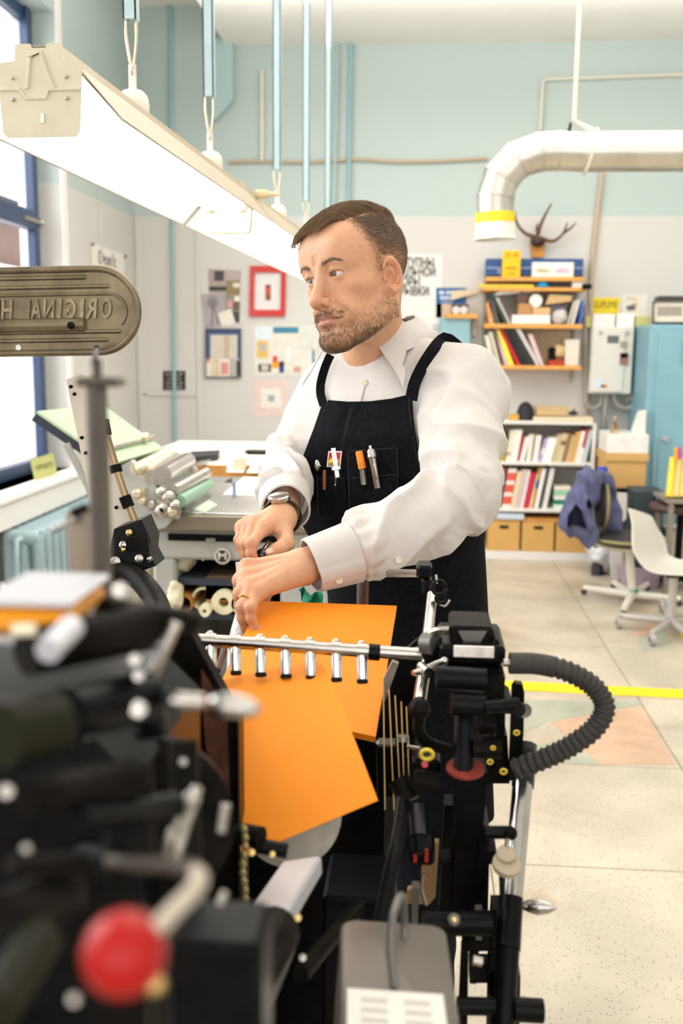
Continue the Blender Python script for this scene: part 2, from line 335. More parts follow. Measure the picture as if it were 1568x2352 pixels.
# ---------------------------------------------------------------- pipes and conduits on the walls
def pipe(name, pts, r, m, label, cat='pipe', n=10): return tag(MB().tube(pts, r, n).build(name, m), label, cat)
BLUEP = mat('blue_pipe_paint', rgb(150, 188, 198), .45); TAN = mat('tan_conduit', rgb(196, 176, 152), .5); CRM = mat('cream_conduit', rgb(226, 222, 208), .5); GRYP = mat('grey_conduit', rgb(168, 164, 156), .4)
yb = BW - .03
pipe('water_pipe', spline([onY(384, -30, yb), onY(385, 5, yb), onY(391, 40, yb), onY(392, 300, yb), onY(398, 700, yb), onY(402, 1060, yb)], 30), .013, BLUEP, 'thin blue vertical pipe passing over the small black sign')
yq = BW - .02
pipe('wall_conduit', spline([onY(525, 372, yq), onY(600, 370, yq), onY(700, 372, yq), onY(820, 366, yq), onY(900, 371, yq), onY(1000, 370, yq), onY(1120, 364, yq)], 40), .012, TAN, 'tan conduit running level across the blue wall')
pipe('wall_conduit', spline([onY(1382, 395, yq), onY(1378, 430, yq), onY(1368, 520, yq), onY(1357, 650, yq), onY(1350, 900, yq), onY(1345, 960, yq)], 30), .018, TAN, 'tan vertical conduit beside the antlers and wall shelf')
pipe('wall_conduit', [onY(601, 162, yq), onY(601, 368, yq)], .016, CRM, 'short cream vertical conduit on the blue wall', n=8)
pipe('wall_conduit', [onY(1240, 300, yq), onY(1247, 186, yq), onY(1254, 182, yq), onY(1568, 171, yq), onY(1700, 166, yq)], .012, CRM, 'thin white L-shaped conduit above the silver duct')
o = MB().prism([onY(x, y, BW) for x, y in ((492, 97), (537, 97), (540, 112), (540, 235), (500, 280), (492, 280))], V3(0, -.09, 0)).build('trim_5', mat('blue_pilaster_paint', rgb(180, 205, 206), .7)); struct(o)
# ================================================================== fluorescent fixtures on blue hangers
FIXW = mat('cream_white_enamel', rgb(184, 168, 144), .45, var=.04, scale=8); REFL = mat('white_reflector', (.93, .93, .92), .3); PLATE = mat('putty_end_plate', rgb(206, 198, 172), .5, var=.04, scale=12)
GLOW = mat('fluorescent_tube', (1, .99, .97), .4, emit=7)
A = at(93, 205, 2.05); B = at(700, 585, 5.3)
fd = nrm(B - A); fr = nrm(np.cross(fd, Z)); fu = np.cross(fr, fd)
FA = np.stack([fr, fd, fu])
def fixture(p0, p1, label):
    p0 = np.asarray(p0); p1 = np.asarray(p1); L = np.linalg.norm(p1 - p0)
    t = thing('fluorescent_light', label, 'light', p0, 'hanging fluorescent fixtures')
    q = lambda x, y, z: p0 + fr * x + fd * y + fu * z
    def prof(pts, name, m, a=0, b=L): MB().grid([[q(x, y, z) for (x, z) in pts] for y in (a, b)], False, .0022).build(name, m, t)
    prof([(-.175, -.062), (-.08, .045), (-.052, .05)], 'reflector_side', FIXW); prof([(.052, .05), (.08, .045), (.175, -.062)], 'reflector_side', FIXW)
    prof([(.076, .040), (.169, -.061)], 'reflector_lining', REFL, .004, L - .004); prof([(-.169, -.061), (-.076, .040)], 'reflector_lining', REFL, .004, L - .004)
    prof([(-.052, .05), (-.045, .085), (.045, .085), (.052, .05)], 'housing', FIXW)
    prof([(.07, .0405), (.0, .032), (-.07, .0405)], 'reflector_top', REFL, .01, L - .01)
    for s in (-1, 1):
        tb = MB().cyl(q(s * .055, .05, .0), q(s * .055, L - .05, .0), .019, n=14).build('tube', GLOW, t)
        for y in (.012, L - .012): MB().box(q(s * .055, y, .008), (.03, .022, .05), FA, .004).build('lamp_holder', REFL, t)
    for y in (-.003, L + .001):
        pl = MB().prism([q(x, y, z) for x, z in ((-.092, .052), (-.052, .055), (-.05, .088), (-.018, .088), (-.015, .08), (.015, .08), (.018, .088), (.05, .088), (.052, .055), (.092, .052), (.083, -.085), (.073, -.095), (-.073, -.095), (-.083, -.085))], fd * .003).build('end_plate', PLATE, t)
        m = MB().tube([q(-.09, y, .0), q(-.045, y, .0), q(-.03, y, -.018), q(.012, y, -.018), q(.02, y, -.002), q(.088, y, -.002)], .0042, 6).tube([q(-.028, y, .0), q(-.02, y, .06), q(.004, y, .07), q(.02, y, .02), q(.03, y, .0)], .005, 6); m.build('pressed_rib', PLATE, t)
        for x in (-.058, .058):
            for z in (-.02, .022): MB().ball(q(x, y - .002, z), .0042, 8, 5).build('rivet', DULL, t)
        MB().box(q(.004, y - .002, -.058), (.006, .002, .018), FA).build('slot', plain((.95, .95, .92)), t)
    return t, q, L
mid = A + (B - A) * .485
fixture(A, mid - fd * .01, 'near white fluorescent fixture with riveted putty end plate')
fixture(mid + fd * .03, A + (B - A) * 1.40, 'far white fluorescent fixture with glowing tubes behind the man')
def axis_at(px):
    lo, hi = 0., 1.5
    for _ in range(40):
        m_ = (lo + hi) / 2
        if proj(A + (B - A) * m_ + fu * .12)[0] < px: lo = m_
        else: hi = m_
    return A + (B - A) * lo
HANG = mat('pale_blue_channel_paint', rgb(174, 198, 202), .45, var=.04, scale=10); BELL = mat('off_white_bell', rgb(228, 222, 210), .35)
for px, yb_, w, lab in ((306, 62, .034, 'nearest and thickest pale blue hanger channel with hook above fixture end'), (483, 232, .034, 'second pale blue hanger channel with chain over the fixture'), (637, 395, .034, 'third pale blue hanger channel with hook above bell cap'), (703, 466, .034, 'fourth pale blue hanger channel ending just above the man\'s hair'), (752, 520, .034, 'fifth thin pale blue hanger channel vanishing behind the man\'s hair')):
    g = axis_at(px); top = g + Z * .09
    d = proj(g)[2]; zb = float(at(px, yb_, d)[2]); zb = max(zb, top[2] + .1)
    t = thing('light_hanger', lab, 'hanger', V3(g[0], g[1], zb), 'hangers of the fluorescent lights')
    c = V3(g[0], g[1], 0)
    zc = (ZC2 if g[0] < XS else ZC)
    m = MB()
    m.box2(c + V3(-w / 2, -w / 2, zb), c + V3(w / 2, -w / 2 + .004, zc)).box2(c + V3(-w / 2, -w / 2, zb), c + V3(-w / 2 + .004, w / 2, zc)).box2(c + V3(w / 2 - .004, -w / 2, zb), c + V3(w / 2, w / 2, zc)).box2(c + V3(-w / 2, w / 2 - .004, zb), c + V3(-.006, w / 2, zc))
    m.build('channel', HANG, t)
    b = V3(g[0], g[1], top[2] - .012)
    MB().lathe(b, Z, [(.04, 0), (.042, .03), (.038, .05), (.026, .063), (.012, .066)], 18).build('bell_cap', BELL, t)
    MB().box(b + Z * .095, (.02, .005, .07), bev=.002).build('strap', BELL, t)
    h0, h1 = b[2] + .12, zb + .01
    MB().tube(spline([V3(b[0] - .012, b[1], h1), V3(b[0] - .014, b[1], (h0 + h1) / 2 + .01), V3(b[0], b[1], h0), V3(b[0] + .012, b[1], (h0 + h1) / 2), V3(b[0] + .012, b[1], h1)], 20), .0035, 8).build('hook', mat('worn_zinc', (.62, .52, .38), .35, 1), t)
    MB().tube(arc(V3(b[0], b[1], h0 - .006), .011, 0, 2 * math.pi, 13, Y, Z)[:-1], .003, 8, closed=True).build('chain_link', DULL, t)
pipe('water_pipe', spline([onY(808, -60, yb), onY(806, 60, yb), onY(803, 260, yb), onY(800, 470, yb), onY(797, 700, yb)], 20), .014, BLUEP, 'blue vertical pipe on the back wall just above the man')
pipe('water_pipe', spline([onY(778, -60, yb), onY(776, 60, yb), onY(772, 260, yb), onY(767, 470, yb), onY(764, 700, yb)], 20), .011, mat('pale_blue_channel_paint'), 'thinner pale blue pipe left of the blue one above the man')
g = axis_at(540); MB_ = MB().box(g + fu * .06 + fr * .1, (.05, .03, .03), FA, .004).cyl(g + fu * .06 + fr * .12, g + fu * .06 + fr * .165, .009); tag(MB_.build('cable_clamp', mat('ivory_fitting', rgb(225, 208, 168), .5)), 'ivory cable fitting on the side of the fluorescent fixture', 'fitting')
# ================================================================== ventilation duct
GALV = mat('galvanised_steel', (.66, .63, .57), .34, .9, var=.1, scale=9, stretch=(1, 1, 1))
yd = 4.7
dp = [onY(x, y, yd) for x, y in ((1660, 352), (1345, 349), (1270, 347))]
du = thing('ventilation_duct', 'silver round ventilation duct with segmented elbow and taped mouth', 'duct', onY(1140, 545, yd))
rd = np.linalg.norm(onY(1345, 304, yd) - onY(1345, 397, yd)) / 2
right = dp[1] + X * 1.7
MB().cyl(dp[1], right, rd, n=28).build('duct_pipe', GALV, du)
segs = [(1345, 349), (1282, 347), (1240, 349), (1186, 368), (1150, 408), (1137, 452), (1137, 505)]
S = [onY(x, y, yd) for x, y in segs]
def seg_dir(i): return nrm(S[min(i + 1, len(S) - 1)] - S[max(i - 1, 0)])
for i in range(len(S) - 1):
    u0, u1 = seg_dir(i), seg_dir(i + 1); R = []
    for p, t_ in ((S[i], u0), (S[i + 1], u1)):
        a = Y; b = np.cross(t_, a); R.append([p + rd * .985 * (math.cos(2 * math.pi * k / 28) * a + math.sin(2 * math.pi * k / 28) * b) for k in range(28)])
    MB().rings(R, cap=False).build('elbow_segment', GALV, du)
    a = Y; b = np.cross(u0, a); MB().tube([S[i] + rd * (math.cos(2 * math.pi * k / 28) * a + math.sin(2 * math.pi * k / 28) * b) for k in range(28)], .004, 6, closed=True).build('seam_ring', GALV, du)
e = S[-1]; ax = seg_dir(len(S) - 1)
def hoop(o, r0, r1, h, name, m):
    a = Y; b = np.cross(ax, a); R = []
    for r, t_ in ((r0, 0), (r1, h), (r1 - .006, h), (r0 - .006, 0)): R.append([o + ax * t_ + r * (math.cos(2 * math.pi * k / 28) * a + math.sin(2 * math.pi * k / 28) * b) for k in range(28)])
    MB().rings(R, cap=False, closed=True).build(name, m, du)
hoop(e - ax * .03, rd * 1.03, rd * 1.04, .045, 'yellow_tape', mat('yellow_tape', rgb(244, 214, 40), .5)); hoop(e + ax * .015, rd * 1.02, rd * 1.06, .06, 'white_collar', mat('scuffed_white_plastic', (.82, .79, .72), .5, var=.15, scale=25)); hoop(e + ax * .075, rd * 1.06, rd * 1.12, .012, 'collar_rim', mat('scuffed_white_plastic'))
pst = dp[1] + X * .02
MB().tube([pst + rd * 1.02 * (math.cos(2 * math.pi * k / 24) * Y + math.sin(2 * math.pi * k / 24) * Z) + X * .02 * math.sin(2 * math.pi * k / 24) for k in range(24)], .008, 6, closed=True, flat=2).build('strap', plain(rgb(226, 220, 200)), du)
MB().tube([pst + Z * rd, onY(1318, 275, yd), onY(1331, 0, yd), onY(1334, -60, yd)], .009, 8).tube([pst + Z * rd + X * .03, onY(1320, 278, yd)], .006, 6).build('hanger_strap', plain(rgb(226, 220, 200)), du)
MB().prism([onY(x, y, yd) for x, y in ((1303, 302), (1309, 279), (1313, 285), (1310, 302))], Y * .02).build('bracket', BLACK, du)
# ================================================================== signed-distance modelling tools
def s_cap(P, a, b, ra, rb=None):
    a = np.asarray(a, float); ba = np.asarray(b, float) - a; rb = ra if rb is None else rb
    q = P - a; t = np.clip(q @ ba / (ba @ ba + 1e-12), 0, 1); return np.linalg.norm(q - t[:, None] * ba, axis=1) - (ra + (rb - ra) * t)
def s_ell(P, c, r, A=None):
    q = P - np.asarray(c, float); q = q if A is None else q @ np.asarray(A).T; r = np.asarray(r, float)
    k0 = np.linalg.norm(q / r, axis=1); k1 = np.linalg.norm(q / (r * r), axis=1) + 1e-9; return k0 * (k0 - 1) / k1
def smin(a, b, k): h = np.maximum(k - np.abs(a - b), 0) / k; return np.minimum(a, b) - h * h * k * .25
def smax(a, b, k): return -smin(-a, -b, k)
def vnoise(P, sc, seed=0):
    q = P * sc + seed * 17.3; i = np.floor(q).astype(np.int64); f = q - i; f = f * f * (3 - 2 * f); r = 0
    for dx in (0, 1):
        for dy in (0, 1):
            for dz in (0, 1):
                h = ((i[:, 0] + dx) * 73856093) ^ ((i[:, 1] + dy) * 19349663) ^ ((i[:, 2] + dz) * 83492791); h = (h * 2654435761 + 12345) & 0xffffff
                w = (f[:, 0] if dx else 1 - f[:, 0]) * (f[:, 1] if dy else 1 - f[:, 1]) * (f[:, 2] if dz else 1 - f[:, 2]); r = r + w * (h / 0xffffff * 2 - 1)
    return r
def surface(fn, lo, hi, h):
    """naive surface nets on a narrow band"""
    lo = np.asarray(lo, float); hi = np.asarray(hi, float); B = 4
    n = (np.ceil((hi - lo) / (h * B)).astype(int)) * B + 1; nc = (n - 1) // B + 1
    def pts(idx, st): return lo + idx * (h * st)
    g = np.stack(np.meshgrid(*[np.arange(k) for k in nc], indexing='ij'), -1).reshape(-1, 3)
    fc = fn(pts(g, B)).reshape(nc); near = np.abs(fc) < h * B * 1.9
    full = np.repeat(np.repeat(np.repeat(fc, B, 0), B, 1), B, 2)[:n[0], :n[1], :n[2]].astype(np.float32)
    full = np.where(full >= 0, 1., -1.).astype(np.float32)
    m = np.zeros([k + 2 for k in nc], bool); m[1:-1, 1:-1, 1:-1] = near
    blk = np.zeros(nc, bool)
    for dx in (0, 1):
        for dy in (0, 1):
            for dz in (0, 1): blk |= m[1 + dx:1 + dx + nc[0], 1 + dy:1 + dy + nc[1], 1 + dz:1 + dz + nc[2]]
    ev = np.repeat(np.repeat(np.repeat(blk, B, 0), B, 1), B, 2)[:n[0], :n[1], :n[2]]
    idx = np.argwhere(ev)
    for s in range(0, len(idx), 400000): q = idx[s:s + 400000]; full[q[:, 0], q[:, 1], q[:, 2]] = fn(pts(q, 1))
    S = full < 0
    c = [S[a:S.shape[0] - 1 + a, b:S.shape[1] - 1 + b, d:S.shape[2] - 1 + d] for a in (0, 1) for b in (0, 1) for d in (0, 1)]
    cnt = sum(x.astype(np.int8) for x in c); act = (cnt > 0) & (cnt < 8); ci = np.argwhere(act)
    vid = -np.ones(act.shape, np.int64); vid[act] = np.arange(len(ci))
    acc = np.zeros((len(ci), 3)); k = np.zeros(len(ci)); off = [(a, b, d) for a in (0, 1) for b in (0, 1) for d in (0, 1)]
    for a in off:
        for ax in range(3):
            if a[ax]: continue
            b = list(a); b[ax] = 1
            fa = full[ci[:, 0] + a[0], ci[:, 1] + a[1], ci[:, 2] + a[2]]; fb = full[ci[:, 0] + b[0], ci[:, 1] + b[1], ci[:, 2] + b[2]]
            cr = (fa < 0) != (fb < 0); t = np.where(cr, fa / np.where(cr, fa - fb, 1), 0)
            p = np.tile(np.array(a, float), (len(ci), 1)); p[:, ax] = t; acc += p * cr[:, None]; k += cr
    V = lo + (ci + acc / k[:, None]) * h; Fs = []
    for ax in range(3):
        u, w = [(1, 2), (2, 0), (0, 1)][ax]
        sl = [slice(None)] * 3; s2 = [slice(None)] * 3; sl[ax] = slice(0, -1); s2[ax] = slice(1, None)
        e = np.argwhere(S[tuple(sl)] != S[tuple(s2)]); ok = (e[:, u] > 0) & (e[:, w] > 0) & (e[:, u] < act.shape[u]) & (e[:, w] < act.shape[w]); e = e[ok]
        def g_(du, dw): q = e.copy(); q[:, u] -= du; q[:, w] -= dw; return vid[q[:, 0], q[:, 1], q[:, 2]]
        Q = np.stack([g_(1, 1), g_(0, 1), g_(0, 0), g_(1, 0)], 1); fl = ~S[e[:, 0], e[:, 1], e[:, 2]]; Q[fl] = Q[fl][:, ::-1]; Fs.append(Q[(Q >= 0).all(1)])
    return V, np.concatenate(Fs)
def relax(V, Fq, it=2, lam=.5):
    a = Fq.ravel(); b = np.roll(Fq, -1, 1).ravel(); n = np.bincount(np.concatenate([a, b]), minlength=len(V)).astype(float) + 1e-9
    for _ in range(it):
        s = np.stack([np.bincount(np.concatenate([a, b]), weights=np.concatenate([V[b, k], V[a, k]]), minlength=len(V)) for k in range(3)], 1) / n[:, None]; V = V + lam * (s - V)
    return V
def fast_mesh(name, V, Fq, m, parent, col=None):
    me = bpy.data.meshes.new(name); org = np.array(WLOC[parent.name]) if parent is not None else np.zeros(3)
    V = V - org; k = Fq.shape[1]
    me.vertices.add(len(V)); me.vertices.foreach_set('co', V.astype(np.float32).ravel()); me.loops.add(Fq.size); me.loops.foreach_set('vertex_index', Fq.astype(np.int32).ravel())
    me.polygons.add(len(Fq)); me.polygons.foreach_set('loop_start', np.arange(0, Fq.size, k, dtype=np.int32)); me.polygons.foreach_set('loop_total', np.full(len(Fq), k, np.int32)); me.polygons.foreach_set('use_smooth', np.ones(len(Fq), bool))
    me.update(calc_edges=True); me.validate()
    if col is not None:
        a = me.color_attributes.new('tint', 'FLOAT_COLOR', 'POINT'); a.data.foreach_set('color', np.concatenate([col, np.ones((len(col), 1))], 1).astype(np.float32).ravel())
    for x in (m if isinstance(m, list) else [m]): me.materials.append(x)
    return link(name, me, parent, org)
def tint_mat(name, rough, sss=0, bump=0, bscale=300, scale=60, spec=.4):
    m = mat(name, (.7, .45, .32), rough, sss=sss, bump=bump, bscale=bscale, spec=spec); N = m.node_tree.nodes; L = m.node_tree.links; p = N['Principled BSDF']
    a = N.new('ShaderNodeAttribute'); a.attribute_name = 'tint'; n = N.new('ShaderNodeTexNoise'); n.inputs['Scale'].default_value = scale; n.inputs['Detail'].default_value = 5
    tc = N.new('ShaderNodeTexCoord'); L.new(tc.outputs['Object'], n.inputs['Vector'])
    r = N.new('ShaderNodeMapRange'); r.inputs['To Min'].default_value = .86; r.inputs['To Max'].default_value = 1.12; L.new(n.outputs[0], r.inputs[0])
    v = N.new('ShaderNodeVectorMath'); v.operation = 'SCALE'; L.new(a.outputs['Color'], v.inputs[0]); L.new(r.outputs[0], v.inputs['Scale']); L.new(v.outputs[0], p.inputs['Base Color']); return m
# ================================================================== the man: pose
HR = np.array([[-.7401, -.6464, -.1856], [.6531, -.7566, .0306], [-.1602, -.0986, .9821]]); HT = np.array([-.1189, 1.8558, 1.5829])
HW = lambda p: HT + HR @ np.asarray(p, float)                 # head space (x his right, y forward, z up) to world
nb = at(868, 812, 1.965)                                      # base of the neck
LS, LE, LW = at(1070, 902, 1.83), at(1058, 1146, 1.63), at(706, 1299, 1.525)
RS, RE, RW = at(764, 902, 2.06), at(650, 1076, 1.95), at(640, 1196, 1.665)
tr = nrm((RS - LS) * [1, 1, .2]); PEL = at(925, 1330, 2.03); tu = nrm(nb - PEL); tr = nrm(tr - tu * (tr @ tu)); tf = np.cross(tu, tr)
if tf @ (C0 - PEL) < 0: tf = -tf
TL = np.linalg.norm(nb - PEL)
person = thing('person', 'bearded man in white shirt and black apron working at the press', 'person', V3(PEL[0], PEL[1], 0))
# torso as stacked ellipses: height fraction, half width, half depth, forward offset
TS = np.array([[-.25, .165, .13, .0], [.0, .172, .128, .0], [.22, .162, .118, .015], [.45, .170, .122, .03], [.68, .182, .122, .028], [.82, .178, .105, .012], [.92, .135, .085, .0], [1.0, .085, .07, 0.], [1.12, .06, .055, 0.]])
def s_torso(P, grow=0.):
    q = P - PEL; s = q @ tu; fr_ = np.clip(s / TL, -.25, 1.12)
    a = np.interp(fr_, TS[:, 0], TS[:, 1]) + grow; b = np.interp(fr_, TS[:, 0], TS[:, 2]) + grow; o = np.interp(fr_, TS[:, 0], TS[:, 3])
    u = q @ tr; v = q @ tf - o; k = (np.abs(u / a) ** 2.4 + np.abs(v / b) ** 2.4) ** (1 / 2.4)
    d = (k - 1) * np.minimum(a, b) * .9
    e = np.maximum(-.25 * TL - s, s - 1.1 * TL); return np.maximum(d, e)
# ---------------------------------------------------------------- head
def s_head(Q):
    X_ = np.abs(Q[:, 0]); q = np.stack([X_, Q[:, 1], Q[:, 2]], 1)
    d = s_ell(q, (0, -.014, .034), (.0760, .097, .085))
    d = smin(d, s_ell(q, (0, .030, .028), (.066, .062, .066)), .03); d = smin(d, s_ell(q, (.034, .052, .040), (.034, .036, .040)), .03)                    # forehead
    d = smin(d, s_ell(q, (0, .022, -.045), (.0605, .070, .078)), .03)                 # mid face
    d = smin(d, s_cap(q, (.054, -.004, -.078), (.017, .074, -.109), .019, .0185), .026) # jaw
    d = smin(d, s_cap(q, (.060, -.005, -.03), (.055, -.004, -.078), .016, .018), .02)
    d = smin(d, s_ell(q, (0, .080, -.112), (.023, .019, .017)), .022)                 # chin
    d = smin(d, s_ell(q, (.049, .050, -.024), (.020, .022, .016)), .022)              # cheekbone
    d = smin(d, s_ell(q, (.030, .066, -.062), (.022, .02, .022)), .02)
    d = smin(d, s_cap(q, (.014, .0865, .0205), (.049, .068, .0185), .0085, .0085), .016) # brow ridge
    d = smax(d, -s_ell(q, (.031, .1005, -.001), (.0205, .0165, .0125)), .014)         # eye socket
    # lids wrapped over the eyeball, cut by an almond opening
    ex = q - np.array([.0315, .0745, .0]); dl = np.linalg.norm(ex, axis=1)
    d = smin(d, dl - .0150, .006)
    xx = (ex[:, 0] - .0005) / .0172; op = np.clip(1 - xx * xx, 0, 1); zc = .0006 + .0012 * xx
    zt_ = .0042 * op ** .7; zb_ = .0054 * op ** .9
    al = np.maximum(ex[:, 2] - zc - zt_, zc - zb_ - ex[:, 2]); al = np.maximum(al, (np.abs(xx) - 1) * .0172); al = np.maximum(al, .004 - ex[:, 1])
    d = smax(d, -np.maximum(al, np.maximum(dl - .03, .0122 - dl)), .0015)
    up = s_cap(q, (.0175, .0855, .0065), (.032, .0895, .0098), .0022, .0026); up = np.minimum(up, s_cap(q, (.032, .0895, .0098), (.047, .079, .0052), .0026, .0022)); d = smin(d, up, .006)
    # nose
    d = smin(d, s_cap(q, (0, .0860, .012), (0, .1090, -.036), .0085, .0105), .013)
    d = smin(d, s_ell(q, (0, .1135, -.0415), (.0120, .0115, .0105)), .010)
    d = smin(d, s_ell(q, (.0150, .0980, -.0458), (.0082, .0122, .0090)), .005)
    d = smin(d, s_cap(q, (0, .106, -.05), (0, .094, -.054), .0042, .005), .006)
    d = smax(d, -s_ell(q, (.0085, .1040, -.0540), (.0052, .0085, .0054)), .002)
    # mouth
    d = smin(d, s_ell(q, (0, .081, -.074), (.034, .020, .022)), .014)
    ul = np.minimum(s_cap(q, (.004, .1015, -.0695), (.015, .0975, -.0705), .0042, .0036), s_cap(q, (.015, .0975, -.0705), (.0295, .0865, -.0745), .0036, .002)); ul = np.minimum(ul, s_cap(q, (0, .1010, -.0705), (.004, .1015, -.0695), .0036, .0042))
    ll = np.minimum(s_cap(q, (0, .0995, -.0815), (.012, .0965, -.0808), .0052, .0048), s_cap(q, (.012, .0965, -.0808), (.0285, .086, -.0765), .0048, .0022))
    d = smin(d, ul, .005); d = smin(d, ll, .006)
    gr = np.minimum(s_cap(q, (0, .1055, -.0755), (.014, .1015, -.0752), .0014), s_cap(q, (.014, .1015, -.0752), (.0325, .0875, -.0758), .0014, .0016)); d = smax(d, -gr, .003)
    d = smax(d, -s_cap(q, (0, .1035, -.0945), (.012, .0985, -.0935), .004), .012)      # under lower lip
    d = smax(d, -s_cap(q, (.0225, .0975, -.047), (.039, .0830, -.068), .0026), .012)   # nasolabial fold
    d = smax(d, -s_cap(q, (.002, .0985, .0225), (.0035, .0975, .035), .0012, .001), .006)  # frown lines
    # ear
    er = q - np.array([.0770, -.004, -.016]); ca, sa = math.cos(math.radians(24)), math.sin(math.radians(24))
    ey = er[:, 1] * ca + er[:, 0] * sa * -1; exx = er[:, 0] * ca + er[:, 1] * sa; ez = er[:, 2] - .12 * ey
    E = np.stack([exx, ey, ez], 1)
    al_ = np.arctan2(ez / .031, -ey / .0185)
    rr = np.sqrt((ey / .0185) ** 2 + (ez / .031) ** 2)
    ring = np.sqrt(((rr - .88) * .0225) ** 2 + (exx - .0095) ** 2) - .0034
    ring = np.where((ey > .004) & (ez < .008), ring + np.clip(ey - .004, 0, .02) * .5, ring)
    plate = s_ell(E, (.000, -.001, -.001), (.0044, .017, .0285)); ear = smin(ring, plate, .005)
    ear = smin(ear, s_ell(E, (.004, .002, -.0275), (.0045, .009, .0085)), .006)
    ah = np.sqrt(((np.sqrt(((ey + .001) / .0115) ** 2 + ((ez - .003) / .0205) ** 2) - .9) * .014) ** 2 + (exx - .0065) ** 2) - .0024
    ah = np.where(ey > .003, ah + (ey - .003) * .8, ah); ear = smin(ear, ah, .004)
    ear = smax(ear, -s_ell(E, (.007, .003, -.005), (.0130, .0085, .0115)), .003)
    ear = smin(ear, s_ell(E, (.006, .0125, -.007), (.003, .0042, .0055)), .004)
    d = smin(d, ear, .006)
    return d
NK0 = HW((0, -.028, -.045)); NK1 = nb - tu * .03 + tf * .0
def s_skin_head(P):
    Q = (P - HT) @ HR; d = s_head(Q)
    n_ = smin(s_cap(P, NK0, NK1, .052, .055), s_cap(P, HW((0, -.004, -.085)), nb + tf * .0 - tu * .01, .026, .036), .03)
    n_ = smin(n_, s_cap(P, HW((-.058, -.035, -.03)), nb + tf * .055 - tu * .02, .011, .010), .03)
    d = smin(d, n_, .022); d = smin(d, s_cap(P, NK1, NK1 - tu * .08, .075, .12), .05)
    return d
lo = HT - .17; hi = HT + .17; lo[2] = nb[2] - .06
lo = np.minimum(lo, nb - .1); hi = np.maximum(hi, nb + [.1, .1, 0]); 
HV, HF = surface(s_skin_head, lo, hi, .00155); HV = relax(HV, HF, 1, .4)
# ---------------------------------------------------------------- hands: joints as (px, py, depth)
def J(*a): return [at(*q) for q in a]
lw, = J((706, 1299, 1.525)); lmc = J((567, 1302, 1.500), (565, 1327, 1.478), (576, 1347, 1.460), (591, 1362, 1.450))
LF = [[lmc[0]] + J((549, 1333, 1.485), (548, 1362, 1.50), (556, 1385, 1.51)), [lmc[1]] + J((551, 1364, 1.455), (551, 1390, 1.462), (557, 1412, 1.472)),
      [lmc[2]] + J((557, 1393, 1.432), (557, 1419, 1.436), (565, 1443, 1.446)), [lmc[3]] + J((575, 1396, 1.424), (576, 1420, 1.424), (588, 1446, 1.430))]
LT = J((655, 1318, 1.545), (622, 1345, 1.545), (603, 1372, 1.530), (592, 1400, 1.515))
rw, = J((646, 1190, 1.672)); rmc = J((606, 1213, 1.605), (586, 1203, 1.618), (570, 1203, 1.635), (556, 1212, 1.655))
RF = [[rmc[0]] + J((577, 1249, 1.570), (576, 1270, 1.568), (583, 1288, 1.572)), [rmc[1]] + J((565, 1249, 1.585), (566, 1270, 1.588), (574, 1287, 1.594)),
      [rmc[2]] + J((557, 1246, 1.606), (559, 1266, 1.610), (567, 1283, 1.616)), [rmc[3]] + J((549, 1240, 1.632), (552, 1259, 1.637), (560, 1275, 1.642))]
RT = J((650, 1216, 1.640), (658, 1247, 1.600), (641, 1261, 1.585), (621, 1271, 1.578))
def s_hand(P, w, mc, FS, T, fore):
    d = s_cap(P, fore, w, .034, .0265); R_ = ((.0098, .0092, .0083, .0074), (.0102, .0095, .0086, .0076), (.0096, .0090, .0082, .0072), (.0086, .0080, .0072, .0064))
    c = sum(mc) / 4
    for i, m_ in enumerate(mc):
        b = w + (m_ - c) * .45 + (c - w) * .12
        d = smin(d, s_cap(P, b, m_, .0165, .0108), .016)
        d = smin(d, s_ell(P, m_ + nrm(m_ - w) * -.001, (.0112,) * 3), .007)
    fg = None
    for i, ch in enumerate(FS):
        e = None
        for k in range(3):
            s = s_cap(P, ch[k], ch[k + 1], R_[i][k], R_[i][k + 1]); e = s if e is None else smin(e, s, .004)
        e = smin(e, s_ell(P, ch[1], (R_[i][1] * 1.10,) * 3), .004)
        e = smin(e, s_ell(P, ch[3] - (ch[3] - ch[2]) * .12, (R_[i][3] * 1.08,) * 3), .004)
        fg = e if fg is None else smin(fg, e, .0025)
    d = smin(d, fg, .010)
    th = smin(s_cap(P, T[0], T[1], .0165, .0125), s_cap(P, T[1], T[2], .0118, .0108), .008); th = smin(th, s_cap(P, T[2], T[3], .0108, .0088), .004); th = smin(th, s_ell(P, T[2], (.0117,) * 3), .004)
    d = smin(d, th, .012)
    return d
def tendons(P, w, mc, out, d):
    for m_ in mc: d = smin(d, s_cap(P, w + (m_ - w) * .3 + out * .0135, m_ + out * .0085, .0022, .0030), .007)
    return d
lout = nrm(np.cross(lmc[3] - lmc[0], lw - lmc[1])); lout = lout if lout @ (C0 - lw) > 0 else -lout
rout = nrm(np.cross(rmc[3] - rmc[0], rw - rmc[1])); rout = rout if rout[2] > 0 else -rout
LFO = lw + nrm(LE - lw) * .10; RFO = rw + nrm(RE - rw) * .09
def vein(P, pts, d, r=.0017):
    for a, b in zip(pts[:-1], pts[1:]): d = smin(d, s_cap(P, a, b, r), .006)
    return d
f_lh = lambda P: tendons(P, lw, lmc, lout, s_hand(P, lw, lmc, LF, LT, LFO))
f_rh = lambda P: tendons(P, rw, rmc, rout, s_hand(P, rw, rmc, RF, RT, RFO))
def box_of(pts, m): a = np.array(pts); return a.min(0) - m, a.max(0) + m
hv, hf = [HV], [HF]; SK = np.array([.66, .355, .205])
Q = (HV - HT) @ HR; ax_ = np.abs(Q[:, 0])
def blob(c, r): return np.exp(-(((np.stack([ax_, Q[:, 1], Q[:, 2]], 1) - np.array(c)) / np.array(r)) ** 2).sum(1))
